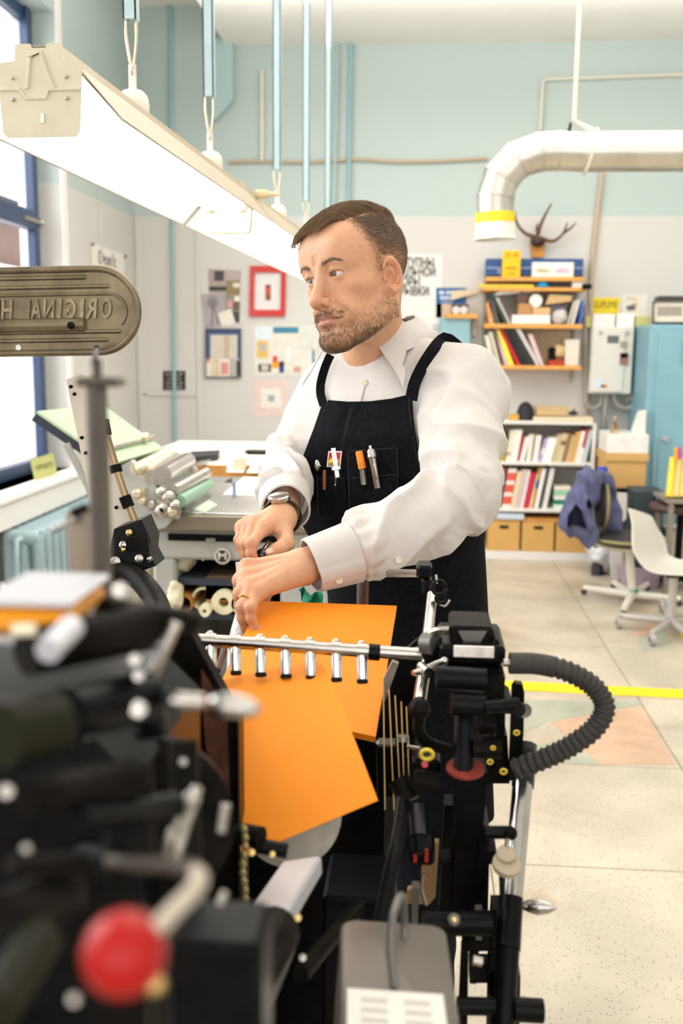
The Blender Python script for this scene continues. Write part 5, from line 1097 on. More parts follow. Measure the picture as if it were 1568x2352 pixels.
def grommet(x, y, d, r, c=(.78, .55, .05)): MB().tube(arc(at(x, y, d), R_(r, d), 0, 2 * math.pi, 17, X, nrm(V3(0, -.3, 1)))[:-1], R_(r * .33, d), 8, closed=True).build('oil_ring', mat('yellow_oil_mark', c, .45), PR)
for x, y, r in ((980, 1733, 14), (1132, 1718, 5), (1125, 1750, 6), (1156, 1772, 7), (1186, 1683, 6)): grommet(x, y, 1.055, r)
cpx((1085, 1720, 1.08), (1150, 1722, 1.08), 20, 'link_shaft', CAST); cpx((1100, 1660, 1.12), (1135, 1664, 1.12), 26, 'cam', CAST); slab([(1110, 1690), (1165, 1690), (1170, 1800), (1112, 1800)], 1.10, .03, 'link_casting', BLACK); slab([(1140, 1640), (1160, 1640), (1158, 1780), (1138, 1780)], 1.09, .02, 'link_plate', CAST)
nut((975, 1756, 1.06), 8, 'oil_cap', mat('red_cap', (.5, .03, .02), .4))
slab([(880, 1560), (900, 1520), (915, 1525), (884, 1612)], 1.19, .01, 'edge_guide', DULL)
# ribbed black side guide of the pile
sg = MB(); slab([(900, 1520), (958, 1470), (950, 1760), (930, 1830), (870, 1830), (862, 1700), (882, 1600)], 1.215, .012, 'side_guide', BLACK)
for x0, x1 in ((893, 905), (907, 921), (921, 930), (933, 942), (880, 884)): cpx((x0, 1580 + (x0 - 890), 1.195), (x1, 1860, 1.17), 1.6, 'guide_wire', mat('brass_wire', (.42, .30, .12), .35, 1), n=6)
rbox(862, 1702, 940, 1722, 1.165, .015, 'gauge_bar', mat('grey_iron')); rbox(908, 1692, 936, 1742, 1.155, .02, 'gauge_slide', CAST); cpx((925, 1690, 1.15), (925, 1702, 1.15), 14, 'gauge_knob', DULL); cpx((936, 1715, 1.16), (965, 1720, 1.15), 5, 'gauge_rod', DULL)
slab([(795, 1680), (862, 1690), (866, 1830), (800, 1830)], 1.235, .02, 'pile_stop', BLACK)
# rods and shafts below
tpx([(928, 1830, 1.09), (918, 1900, 1.06), (900, 1990, 1.02), (875, 2120, .98)], 17, 'feed_rod', BLACK); cpx((915, 1790, 1.10), (940, 1840, 1.09), 26, 'rod_clamp', CAST); cpx((955, 1850, 1.09), (960, 1920, 1.07), 19, 'air_cylinder', mat('dark_chrome', (.05, .05, .055), .15, .6)); cpx((958, 1920, 1.07), (963, 1960, 1.06), 14, 'piston', BLACK)
rbox(944, 1950, 998, 1992, 1.05, .04, 'valve_box', BLACK)
for x in (949, 975): rbox(x, 1952, x + 8, 1982, 1.047, .004, 'red_label', mat('red_cap'), bev=.0005)
slab([(975, 1935), (1008, 1935), (1000, 2060), (985, 2078), (930, 2075), (936, 2045), (965, 2040)], 1.09, .01, 'cover_plate', mat('tan_cardboard', rgb(178, 140, 92), .7)); tpx([(972, 2008, 1.04), (968, 2040, 1.04), (978, 2080, 1.04)], 4, 'hook_wire', STEEL, n=8)
cpx((1010, 1968, 1.04), (1032, 1966, 1.04), 16, 'shaft_end', CAST); slab([(1020, 1850), (1040, 1850), (1040, 2110), (1008, 2110)], 1.09, .03, 'link_plate', BLACK)
cpx((1112, 1912, 1.04), (1176, 1912, 1.04), 15, 'arm_shaft', BLACK); bpx((1172, 1914, 1.035), 16, 'arm_knuckle', CAST); cpx((1166, 1925, 1.03), (1160, 1965, 1.03), 6, 'threaded_rod', DULL)
MB().lathe(at(1160, 1968, 1.025), nrm(V3(.1, -.45, 1)), [(.0, 0), (.010, 0), (.010, .006), (.0, .006)], 24).lathe(at(1162, 1990, 1.02), nrm(V3(.1, -.45, 1)), [(.0, 0), (.0145, 0), (.0145, .006), (.0, .006)], 28).build('adjusting_disc', mat('tan_fibre_disc', (.42, .34, .24), .6), PR)
slab([(1102, 1955), (1140, 1955), (1140, 1985), (1102, 1985)], 1.03, .03, 'disc_bracket', BLACK); cpx((1152, 2010, 1.03), (1156, 2110, 1.02), 7, 'threaded_rod', BLACK)
# chrome column with black sockets
cpx((1208, 1712, 1.16), (1200, 1806, 1.13), 25, 'column_grip', mat('ribbed_black_grip', (.02, .02, .02), .35), r2=26)
for k in range(7): cpx((1190 + 6 * k, 1722 - 5 * math.sin(k / 6 * 3.14), 1.135), (1184 + 6 * k, 1796, 1.11), 1.6, 'grip_rib', BLACK, n=6)
cpx((1200, 1800, 1.13), (1174, 2090, 1.05), 23, 'chrome_column', STEEL, n=24)
cpx((1172, 2062, 1.05), (1166, 2180, 1.02), 29, 'column_socket', BLACK, n=24); cpx((1166, 2180, 1.02), (1150, 2420, .97), 27, 'column_tube', BLACK, n=24); slab([(1130, 2090), (1160, 2090), (1150, 2300), (1120, 2280)], 1.0, .03, 'socket_web', CAST)
hp0, hp1 = at(1200, 2080, 1.06), at(1278, 2086, 1.05); hd = nrm(hp1 - hp0); ll = np.linalg.norm(hp1 - hp0); MB().lathe(hp0, hd, [(.003, -.01), (.004, 0), (.006, ll * .15), (.0085, ll * .45), (.0065, ll * .75), (.0012, ll)], 18).build('crank_handle', STEEL, PR)
cpx((970, 2122, 1.03), (1128, 2120, 1.03), 28, 'cross_shaft', BLACK); nut((1042, 2112, 1.0), 15, 'oil_cup', mat('grey_iron')); nut((1042, 2112, .992), 7, 'oil_nipple', BRASSY)
slab([(945, 2040), (962, 2040), (958, 2160), (944, 2160)], 1.0, .015, 'link_bar', mat('grey_iron')); slab([(1092, 2095), (1108, 2095), (1106, 2165), (1092, 2165)], 1.0, .015, 'link_bar', mat('grey_iron'))
slab([(1060, 2160), (1130, 2160), (1128, 2185), (1062, 2185)], 1.0, .03, 'bridge', BLACK); slab([(1078, 2184), (1100, 2184), (1094, 2260), (1080, 2260)], 1.0, .02, 'bridge', BLACK); cpx((1085, 2205, .99), (1106, 2210, .99), 12, 'nut', DULL); slab([(1060, 2185), (1076, 2185), (1072, 2420), (1050, 2420)], .98, .02, 'side_bar', CAST); slab([(1125, 2230), (1195, 2240), (1190, 2480), (1120, 2480)], 1.0, .04, 'frame_leg', BLACK)
slab([(1078, 2215), (1128, 2215), (1128, 2258), (1078, 2258)], 1.02, .02, 'bridge', BLACK); cpx((1050, 2310, .98), (1135, 2312, .98), 20, 'lower_shaft', BLACK); cpx((1180, 2318, .99), (1246, 2322, .99), 27, 'lower_shaft', BLACK)
# grey wheel below the sheet, steel rail, chain
MB().lathe(at(668, 1870, 1.06), nrm(V3(.25, -1, .55)), [(.0, -.01), (.052, -.01), (.054, -.004), (.054, .004), (.045, .006), (.0, .006)], 44).build('fan_disc', mat('worn_grey_disc', (.30, .28, .23), .5, .4, var=.15, scale=40), PR)
cpx((580, 1940, .90), (660, 1955, .90), 18, 'roller', BLACK); cpx((548, 1915, .90), (600, 1925, .89), 26, 'roller', CAST); 
MB().box((at(600, 2140, .82) + at(690, 2000, .95)) / 2, (R_(105, .88), np.linalg.norm(at(600, 2140, .82) - at(690, 2000, .95)) * 1.1, .02), np.stack([nrm(V3(1, .42, 0)), nrm(at(690, 2000, .95) - at(600, 2140, .82)), nrm(np.cross(nrm(V3(1, .42, 0)), at(690, 2000, .95) - at(600, 2140, .82)))]), .003).build('steel_rail', mat('bright_plate'), PR)
cpx((630, 2140, .80), (470, 2420, .62), 60, 'rail_bed', CAST); cpx((655, 2180, .82), (560, 2420, .66), 22, 'rail_edge', mat('grey_iron'))
for x, y in ((683, 2108), (676, 2128), (671, 2146), (664, 2160)): nut((x, y, .80), 9, 'brass_screw', BRASSY)
nut((612, 2280, .68), 14, 'brass_screw', BRASSY); nut((695, 2200, .85), 10, 'bolt', DULL); nut((625, 1962, .86), 8, 'bolt', BRASSY); nut((578, 1958, .86), 9, 'bolt', BRASSY)
for k in range(12): bpx((560 + 3 * math.sin(k), 1905 + k * 20, .86), 9, 'chain_link', mat('brassy_chain', (.38, .31, .13), .4, .8), sq=(1, .6, 1.3))
rbox(552, 2120, 585, 2150, .84, .03, 'amber_block', mat('amber', (.42, .19, .02), .4))
tpx([(860, 2060, 1.2), (800, 2110, 1.0), (690, 2240, .84)], 14, 'cable', CAST)
rbox(740, 2060, 900, 2480, 1.0, .1, 'lower_cover', BLACK)
# ---- grey box with lifting handle in front
BX = mat('warm_grey_steel', (.155, .135, .115), .45, .35, var=.15, scale=14)
A_ = [at(x, y, d) for x, y, d in ((800, 2112, .86), (1040, 2128, .86), (1062, 2420, .70), (742, 2420, .70))]
bn = nrm(np.cross(A_[1] - A_[0], A_[3] - A_[0])); bn = bn if bn[2] > 0 else -bn; bu = nrm(A_[1] - A_[0]); bv = np.cross(bn, bu)
cx_ = sum(A_) / 4; w_ = np.linalg.norm(A_[1] - A_[0]); h_ = np.linalg.norm(A_[3] - A_[0])
def rr_box(name, m, u0, u1, v0, v1, n0, n1, rc, parent):
    P = []
    for (cu, cv, a0) in ((u1 - rc, v1 - rc, 0), (u0 + rc, v1 - rc, 90), (u0 + rc, v0 + rc, 180), (u1 - rc, v0 + rc, 270)):
        for t in range(7): a_ = math.radians(a0 + 15 * t); P.append(cx_ + bu * (cu + rc * math.cos(a_)) + bv * (cv + rc * math.sin(a_)))
    R = [[p + bn * n0 for p in P], [p + bn * (n1 - .006) for p in P], [cx_ + (p - cx_) * .985 + bn * (n1 - .0015) for p in P], [cx_ + (p - cx_) * .95 + bn * n1 for p in P]]; return MB().rings(R).build(name, m, parent)
rr_box('motor_cover', BX, -w_ / 2, w_ / 2, -h_ / 2, h_ / 2, -.22, 0, .014, PR)
hp = [at(905, 2280, .77), at(893, 2210, .785), at(900, 2150, .80), at(918, 2110, .83), at(925, 2150, .845), at(928, 2200, .835)]
MB().tube(spline([p + bn * (.004 + .018 * math.sin(math.pi * i / 5)) for i, p in enumerate(hp)], 30), R_(9.5, .8), 12).build('lifting_handle', mat('grey_iron'), PR)
lc = at(910, 2330, .733) + bn * .0008; MB().box(lc, (R_(225, .74), R_(150, .74), .0012), np.stack([bu, bv, bn])).build('data_plate', mat('cream_plate', (.80, .77, .70), .5), PR)
for k in range(4): 
    for s_ in (-1, 1): text_mb(('PRINT', 'TYPE', '1015', 'No 24')[k], lc + bu * s_ * R_(52, .74) + bv * (.018 - .012 * k) + bn * .0012, bu, bv, .006, .0004).build('lettering', plain((.25, .23, .2)), PR) if 0 else None
for s_ in (-1, 1):
    for k in range(3): MB().box(lc + bu * s_ * R_(50, .74) + bv * (.012 - .011 * k) + bn * .001, (R_(60, .74), .004, .0004), np.stack([bu, bv, bn])).build('print_line', mat('faded_print', (.58, .56, .50), .6), PR)
# ---- knob pinched by the right hand
kb = at(602, 1276, 1.590); kd = nrm(at(560, 1294, 1.60) - kb)
t_ = MB().ball(kb, R_(17, 1.59), 18, 12).build('adjusting_knob', mat('black_glossy_knob', (.015, .015, .015), .15, coat=.6), PR); cpx((602, 1276, 1.59), (560, 1292, 1.60), 6, 'knob_spindle', STEEL); cpx((617, 1246, 1.62), (602, 1268, 1.60), 6, 'knob_spindle', STEEL); tpx([(560, 1290, 1.60), (566, 1380, 1.60), (545, 1470, 1.56), (540, 1560, 1.5)], 20, 'feeder_arm', mat('speckled_silver', (.68, .68, .67), .4, .4, var=.12, scale=150))
cpx((833, 1335, 1.62), (832, 1400, 1.58), 14, 'leather_strap', mat('brown_leather', (.10, .035, .018), .5)); cpx((520, 1470, 1.30), (500, 1540, 1.25), 7, 'brown_rod', mat('brown_leather'))
slab([(545, 1440), (585, 1440), (560, 1600), (480, 1600)], 1.5, .03, 'feeder_rail', mat('speckled_silver'))
# ---- white tilted arm with black gripper block, behind the post
ga = MB(); wa_ = mat('cream_arm_paint', (.70, .63, .53), .4)
gt = thing('gripper_arm', 'tilted cream machine arm with black gripper block behind the dark post', 'machine', at(300, 1400, 1.75))
def g2(x, y, d=1.72): return at(x, y, d)
MB().prism([g2(x, y) for x, y in ((152, 872), (190, 858), (330, 1270), (300, 1330), (245, 1340))], V3(0, .03, 0)).build('arm', wa_, gt)
for x, y in ((158, 888), (166, 905), (183, 1005), (192, 1040), (212, 1110), (262, 1165)): MB().lathe(g2(x + 6, y, 1.715), V3(0, -1, 0), [(.0032, 0), (.0032, .004), (.0015, .005)], 8).build('screw', BLACK, gt)
MB().tube([g2(240, 985, 1.69), g2(262, 1060, 1.69), g2(292, 1150, 1.69), g2(330, 1250, 1.69)], R_(9, 1.7), 12).build('rod', mat('oily_rod', (.34, .25, .14), .3, .8), gt)
for a_, b_ in (((236, 965), (243, 1000)), ((264, 1068), (268, 1085)), ((286, 1140), (296, 1165))): MB().cyl(g2(*a_, 1.69), g2(*b_, 1.69), R_(14, 1.7)).build('rod_sleeve', CAST, gt)
MB().prism([g2(x, y, 1.66) for x, y in ((262, 1215), (325, 1193), (345, 1240), (342, 1270), (358, 1300), (300, 1320), (262, 1300), (250, 1270))], V3(0, .06, 0)).build('gripper_block', BLACK, gt)
for x, y, r, m in ((299, 1224, 8, BRASSY), (322, 1283, 10, DULL), (345, 1284, 6, STEEL), (285, 1252, 9, STEEL), (268, 1290, 12, DULL), (275, 1305, 10, STEEL), (287, 1262, 6, BRASSY)): MB().lathe(g2(x, y, 1.655), V3(0, -1, .2), [(R_(r, 1.66), 0), (R_(r, 1.66), .008), (R_(r * .6, 1.66), .010)], 12).build('screw', m, gt)
MB().prism([g2(x, y, 1.645) for x, y in ((290, 1240), (338, 1235), (340, 1262), (292, 1268))], V3(0, .012, 0)).build('gripper_plate', CAST, gt)
MB().tube(spline([g2(262, 1310, 1.66), g2(310, 1325, 1.64), g2(345, 1360, 1.6), g2(366, 1400, 1.56), g2(375, 1450, 1.5)], 20), R_(26, 1.6), 14).build('curved_foot', CAST, gt); MB().tube([g2(375, 1450, 1.5), g2(378, 1700, 1.5), V3(*(g2(378, 1700, 1.5)[:2]), 0)], .03, 12).build('pedestal', CAST, gt)
# ================================================================== pictures and notices on the back wall
PC = lambda r, g, b: plain(rgb(r, g, b))
def wrect(x0, y0, x1, y1, Y_=BW): return [onY(x, y, Y_) for x, y in ((x0, y1), (x1, y1), (x1, y0), (x0, y0))]
def sheet(t, name, poly, m, Y_, th=.0012): return MB().prism([onY(x, y, Y_) for x, y in poly], V3(0, -th, 0)).build(name, m, t)
def picture(name, label, cat, poly, m, bits, Y_=BW - .001, frame=None, group=None):
    """flat print on the wall; bits = (polygon or rect, colour) printed shapes"""
    P = [onY(x, y, Y_) for x, y in poly]; t = thing(name, label, cat, min(P, key=lambda p: p[2]), group)
    if frame:
        fw, fc = frame; c = sum(P) / len(P)
        for k in range(4):
            a, b = P[k], P[(k + 1) % 4]; i = lambda p: p + (c - p) * fw
            MB().prism([a, b, i(b), i(a)], V3(0, -.022, 0)).build('frame_rail', fc, t)
    MB().prism(P, V3(0, -.002, 0)).build('sheet', m, t)
    for k, (pl, c) in enumerate(bits):
        pl = [(pl[0], pl[3]), (pl[2], pl[3]), (pl[2], pl[1]), (pl[0], pl[1])] if not isinstance(pl[0], tuple) else pl
        sheet(t, 'print', pl, PC(*c), Y_ - .0022 - .0004 * k, .0004)
    return t
q4 = lambda x0, y0, x1, y1: [(x0, y1), (x1, y1), (x1, y0), (x0, y0)]
picture('poster', 'collage of workshop photographs pinned above the windmill print', 'poster', [(480, 672), (551, 678), (553, 622), (478, 618)], PC(176, 160, 158), [((492, 622, 514, 645), (70, 66, 70)), ((480, 658, 520, 668), (60, 56, 50)), ((520, 645, 550, 676), (150, 130, 90)), ((518, 622, 548, 642), (190, 170, 170)), ((535, 650, 550, 660), (235, 225, 205))])
picture('poster', 'second photo collage partly behind the windmill print', 'poster', [(516, 740), (550, 742), (552, 678), (518, 676)], PC(150, 138, 130), [((522, 690, 534, 706), (220, 160, 150)), ((538, 680, 551, 692), (240, 236, 228)), ((528, 716, 549, 740), (70, 70, 78)), ((536, 694, 549, 712), (110, 90, 70))], BW - .002)
t = picture('poster', 'grey lilac print of a windmill pinned on the cream wall', 'poster', [(470, 753), (512, 749), (518, 672), (462, 676)], PC(176, 168, 172), [([(484, 748), (487, 748), (491, 700), (489, 700)], (96, 92, 98)), ([(500, 746), (503, 746), (491, 700), (489, 700)], (96, 92, 98))], BW - .004)
for k in range(10): a = k * .628; sheet(t, 'print', [(488, 695), (488 + 13 * math.cos(a - .16), 695 + 15 * math.sin(a - .16)), (488 + 13 * math.cos(a + .16), 695 + 15 * math.sin(a + .16))], PC(110, 106, 112), BW - .0072, .0004)
tag(MB().prism([onY(x, y, BW - .006) for x, y in ((510, 752), (541, 742), (530, 708), (501, 720))], V3(0, -.0012, 0)).build('paper_note', PC(238, 232, 220)), 'small tilted white card over the windmill print', 'note')
t = picture('picture_frame', 'red framed picture of a small red figure on white mat', 'picture', [(573, 727), (655, 727), (657, 611), (575, 611)], PC(232, 232, 232), [((609, 654, 622, 690), (206, 90, 60)), ((612, 676, 620, 690), (120, 90, 60)), ((611, 654, 620, 660), (90, 60, 40))], frame=(.26, mat('red_lacquer_frame', rgb(206, 44, 34), .3, coat=.3)))
picture('poster', 'blue bordered print with strips of small cards along its lower edge', 'poster', q4(472, 755, 554, 868), PC(72, 96, 140), [((483, 769, 545, 824), (216, 208, 194)), ((514, 769, 527, 824), (200, 182, 154)), ((473, 824, 486, 865), (236, 230, 222)), ((475, 824, 481, 832), (226, 90, 60)), ((486, 824, 500, 865), (226, 208, 168)), ((501, 824, 528, 865), (238, 226, 218)), ((507, 832, 524, 860), (226, 150, 140)), ((529, 824, 552, 865), (186, 182, 176)), ((543, 828, 552, 864), (64, 60, 58))], frame=(.03, mat('thin_dark_frame', (.12, .1, .09), .5)))
picture('pinboard', 'white pinboard scattered with small colourful cards', 'board', q4(584, 748, 728, 862), PC(230, 226, 214), [((587, 750, 625, 780), (224, 236, 240)), ((627, 751, 685, 765), (60, 134, 162)), ((590, 783, 615, 822), (228, 190, 104)), ((597, 790, 609, 806), (170, 180, 196)), ((593, 836, 622, 854), (80, 70, 66)), ((600, 838, 616, 852), (214, 204, 192)), ((626, 818, 637, 834), (222, 70, 40)), ((624, 832, 640, 846), (240, 170, 20)), ((624, 846, 640, 856), (244, 240, 232)), ((641, 836, 652, 856), (40, 60, 150)), ((641, 830, 652, 842), (36, 34, 36)), ((688, 752, 720, 800), (222, 222, 210)), ((717, 803, 722, 835), (60, 134, 172)), ((674, 842, 690, 854), (216, 160, 150)), ((654, 800, 668, 834), (238, 236, 230))])
picture('poster', 'pale pink print with a tiny emblem in a white square', 'poster', [(580, 956), (660, 956), (662, 873), (583, 873)], PC(232, 208, 200), [((599, 892, 646, 936), (236, 230, 220)), ((616, 908, 630, 922), (164, 168, 186))])
t = picture('notice', 'small black notice with white block lettering behind the blue pipe', 'sign', q4(374, 852, 426, 896), PC(36, 34, 40), [])
for k, s in enumerate(('HELP', 'US GO', 'ONCE', 'OVER')): text_mb(s, onY(400, 860 + 10 * k, BW - .004), X, Z, .020, .0006, width=.125 if k != 1 else .10).build('lettering', PC(214, 208, 196), t)
P = [onX(x, y, XL + .004) for x, y in ((212, 740), (290, 760), (284, 585), (208, 556))]; t = thing('paper_notice', 'white paper notice hand lettered and pinned beside the window', 'notice', P[0]); MB().prism(P, X * .002).build('sheet', PC(240, 236, 228), t); ua = nrm(P[1] - P[0])
text_mb("Don't", (P[3] * .75 + P[2] * .25) * .86 + (P[0] + P[1]) / 2 * .14 + X * .0035 + ua * .12, Y, Z, .085, .003, width=.36).build('lettering', PC(70, 62, 58), t); text_mb('stop', (P[3] + P[2]) / 2 * .70 + (P[0] + P[1]) / 2 * .30 + X * .0035 + ua * .08, Y, Z, .06, .003, width=.3).build('lettering', PC(226, 120, 110), t)
for p in (P[3], P[2]): MB().ball(p + X * .006 + Y * .02 - Z * .01, .012, 8, 6).build('pin', PC(120, 100, 80), t)
# panel mouldings of the wall beside the corner
for x0, y0, x1, y1 in ((322, 500, 328, 1040), (328, 905, 455, 909), (455, 500, 459, 1040)): struct(MB().box2(onY(x0, y1, BW) + [0, -.012, 0], onY(x1, y0, BW), .003).build('trim_6', WALLM))
t = picture('poster', 'large white poster set in tall black condensed lettering behind the man', 'poster', q4(880, 584, 1014, 800), PC(236, 234, 230), [])
for k, (s, xa, xb, yc, h) in enumerate((('ДОСТУПНЫ', 890, 996, 604, .105), ('БУТЫЛЬНОЙ', 884, 1000, 626, .105), ('ГОРЫ', 912, 964, 648, .105), ('ОТРЫВКИ', 890, 985, 670, .105))):
    text_mb(s, onY((xa + xb) / 2, yc, BW - .0045), X, Z, .062, .0006, bold=.03, width=float(onY(xb, 600, BW)[0] - onY(xa, 600, BW)[0])).build('lettering', PC(60, 54, 52), t)
# ================================================================== grey proofing press on the left
GRY = mat('grey_machine_paint', rgb(176, 176, 170), .4, var=.05, scale=6); OLIVE = mat('oily_bed_edge', (.26, .22, .16), .45, .3)
pp = thing('proof_press', 'grey proofing press with round emblem, green rollers and sloping feed board', 'press', onZ(400, 1500, 0))
yf = 3.05
def pf(x, y, Y_=yf): return onY(x, y, Y_)
zb_ = float(pf(500, 1185)[2]); xl_, xr_ = float(pf(345, 1300)[0]), float(pf(900, 1300)[0])
MB().box2((xl_ - .05, yf, zb_ - .05), (xr_, yf + .75, zb_), .004).build('bed', OLIVE, pp)
MB().box2((xl_ + .02, yf + .02, zb_), (xr_, yf + .73, zb_ + .006), .002).build('bed_plate', mat('worn_steel_bed', (.52, .5, .45), .3, .7, var=.15, scale=8), pp)
zs0 = float(pf(500, 1292)[2]); zs1 = float(pf(500, 1425)[2]); xo0, xo1 = float(pf(398, 1300)[0]), float(pf(640, 1300)[0])
MB().box2((xl_, yf + .03, zs0), (xr_, yf + .7, zb_ - .05), .01).build('apron_panel', GRY, pp)
MB().box2((xl_, yf + .03, 0), (xo0, yf + .7, zs0), .01).build('leg_panel', GRY, pp); MB().box2((xo1, yf + .03, 0), (xr_, yf + .7, zs0), .01).build('leg_panel', GRY, pp)
MB().box2((xo0, yf + .66, 0), (xo1, yf + .7, zs0)).build('back_panel', PC(120, 118, 112), pp)
for y in (1338, 1418): z = float(pf(500, y)[2]); MB().box2((xo0, yf + .05, z - .022), (xo1, yf + .66, z)).build('shelf', mat('dark_blue_shelf', (.03, .04, .06), .5), pp)
rs = float(pf(500, 1238)[2]); MB().box2((xo0 - .02, yf + .018, rs - .012), (xo1, yf + .034, rs + .010)).build('slot', BLACK, pp); MB().box(pf(484, 1241, yf + .012), (.03, .006, .014)).build('catch', STEEL, pp)
ec = pf(511, 1277, yf + .026); MB().lathe(ec, -Y, [(.026, 0), (.026, .004), (.0215, .005)], 30).build('emblem', PC(206, 200, 188), pp); MB().lathe(ec - Y * .004, -Y, [(.020, 0), (.020, .0015)], 30).build('emblem_field', PC(46, 42, 40), pp)
text_mb('M', ec - Y * .0062, X, Z, .022, .001, bold=.03, width=.028).build('emblem_mark', PC(214, 208, 196), pp); MB().ball(pf(466, 1286, yf + .028), .004, 8, 6).build('screw', DULL, pp)
# cylinder carriage
cy = 2.98
MB().prism([onY(x, y, cy) for x, y in ((268, 1075), (300, 1058), (345, 1105), (378, 1140), (392, 1195), (380, 1212), (330, 1222), (300, 1200), (268, 1120))], V3(0, .04, 0)).build('carriage_side', GRY, pp)
MB().prism([onY(x, y, cy + .55) for x, y in ((300, 1060), (420, 1045), (450, 1080), (440, 1120), (330, 1130))], V3(0, .03, 0)).build('carriage_side', GRY, pp)
MB().tube([onY(x, y, cy + .5) for x, y in ((378, 1035), (400, 1042), (437, 1060), (440, 1085))], .012, 10).build('guard_rail', GRY, pp)
def roller(a, b, r, name, m): MB().cyl(onY(*a, cy), onY(*b, cy + .5), r, n=18).build(name, m, pp)
SEA = mat('sea_green_roller', rgb(138, 176, 148), .45)
roller((412, 1152), (478, 1112), .021, 'green_roller', SEA); roller((404, 1156), (412, 1152), .024, 'roller_cap', mat('dark_teal', (.02, .12, .09), .5))
roller((398, 1128), (474, 1086), .019, 'steel_roller', DULL); roller((372, 1092), (430, 1058), .030, 'steel_roller', STEEL); roller((350, 1098), (412, 1056), .026, 'steel_roller', DULL); roller((330, 1085), (392, 1046), .022, 'ribbed_roller', mat('cream_brass', (.72, .62, .45), .35, .6)); roller((310, 1078), (380, 1040), .018, 'ribbed_roller', mat('cream_brass'))
for k in range(9): MB().ball(onY(322 + 7.5 * k, 1076 - 4.4 * k, cy + .06 * k), .020, 10, 8).build('grip_finger', mat('cream_brass'), pp)
for x, y, r in ((372, 1130, .018), (388, 1142, .022), (380, 1166, .02), (352, 1158, .016), (398, 1172, .018), (372, 1172, .022), (330, 1150, .012), (404, 1160, .018), (318, 1132, .016)): MB().lathe(onY(x, y, cy - .01), -Y, [(r, 0), (r, .02), (r * .6, .028)], 14).build('carriage_knob', mat('cream_brass') if x % 4 else DULL, pp)
MB().box2(onY(352, 1150, cy - .02), onY(408, 1178, cy)).build('carriage_bracket', mat('cream_brass'), pp); MB().box2(onY(400, 1160, cy - .02), onY(416, 1190, cy)).build('carriage_bracket', DULL, pp); MB().box2(onY(326, 1120, cy - .015), onY(336, 1162, cy)).build('carriage_lever', mat('cream_brass'), pp)
MB().lathe(onY(337, 1190, cy - .002), -Y, [(.008, 0), (.008, .006)], 10).build('bolt', BLACK, pp)
# sloping green feed board
fb = [at(86, 944, 3.0), at(236, 930, 3.7), at(376, 1030, 3.65), at(262, 1064, 3.02)]; nf = nrm(np.cross(fb[1] - fb[0], fb[3] - fb[0])); nf = nf if nf[2] > 0 else -nf
MB().prism(fb, -nf * .008).build('feed_board', mat('mint_board', rgb(176, 198, 162), .6), pp); MB().prism([fb[0] - nf * .0085, fb[3] - nf * .0085, fb[3] - nf * .034, fb[0] - nf * .034], (fb[1] - fb[0]) * .96).build('board_frame', mat('navy_board_edge', (.02, .025, .04), .4), pp)
MB().cyl(fb[0] * .2 + fb[3] * .8 + nf * .012 + (fb[1] - fb[0]) * .02, fb[1] * .2 + fb[2] * .8 + nf * .012, .008, n=10).build('board_gauge', DULL, pp); MB().ball(fb[1] * .2 + fb[2] * .8 + nf * .02 + (fb[0] - fb[1]) * .2, .018, 10, 8).build('gauge_knob', mat('cream_brass'), pp)
MB().tube([fb[0] * .55 + fb[3] * .45 - nf * .034, fb[3] - nf * .2 + V3(.08, 0, 0)], .012, 10).build('board_strut', PC(160, 158, 152), pp)
o = MB().prism([fb[0] + (fb[1] - fb[0]) * u + (fb[3] - fb[0]) * v + nf * .001 for u, v in ((.25, .22), (.55, .28), (.5, .6), (.2, .5))], nf * .002).build('paper_sheet', PC(228, 214, 178)); tag(o, 'cream paper sheet lying on the green feed board', 'paper')
# paper rolls on the lower shelf
zs = float(pf(500, 1418)[2])
def paper_roll(px, py, r, m, label, Y_=yf + .03, ri=.55, ln=.5, group='paper rolls under the proofing press'):
    c = pf(px, py, Y_); c[2] = max(c[2], zs + r + .001) if group else c[2]; m_ = MB(); n = 22
    rg = lambda rr, yy: [c + V3(rr * math.cos(2 * math.pi * k / n), yy, rr * math.sin(2 * math.pi * k / n)) for k in range(n)]
    m_.rings([rg(r, 0), rg(r, ln), rg(r * ri, ln), rg(r * ri, 0)], closed=True); o = m_.build('paper_roll', m); tag(o, label, 'paper roll', group)
CP = mat('cream_paper', rgb(236, 226, 190), .8); BR = mat('brown_tube_card', rgb(190, 128, 56), .7)
paper_roll(421, 1388, .031, BR, 'brown cardboard tube at the left of the rolls', ri=.8); paper_roll(468, 1385, .041, CP, 'largest cream paper roll with wide open core', ri=.82, Y_=yf + .06); paper_roll(513, 1386, .040, CP, 'thickly wound cream paper roll beside the hand', ri=.42); paper_roll(556, 1390, .036, CP, 'cream paper roll half hidden by the fingers', ri=.7); paper_roll(469, 1404, .0195, CP, 'thin cream paper roll lying in front of the open roll', yf - .03 + .02, ri=.35, ln=.02 + .02)
z2 = float(pf(500, 1338)[2])
def crumple(name, c, r, m, label, cat, sq=(1, 1, 1), seed=1, n=26, parent=None):
    f_ = lambda P: s_ell(P, c, np.array(sq) * r) - r * .16 * vnoise(P, 2.2 / r, seed) - r * .08 * vnoise(P, 5 / r, seed + 2)
    v, q = surface(f_, c - np.array(sq) * r * 1.35, c + np.array(sq) * r * 1.35, 2.7 * r * max(sq) / n); v[:, 2] = np.maximum(v[:, 2], c[2] - r * sq[2] * .98); o = fast_mesh(name, v, q, m, None); o.location = tuple(c)
    o.data.transform(Matrix.Translation(tuple(-c))); WLOC[o.name] = tuple(c); return tag(o, label, cat) if label else o
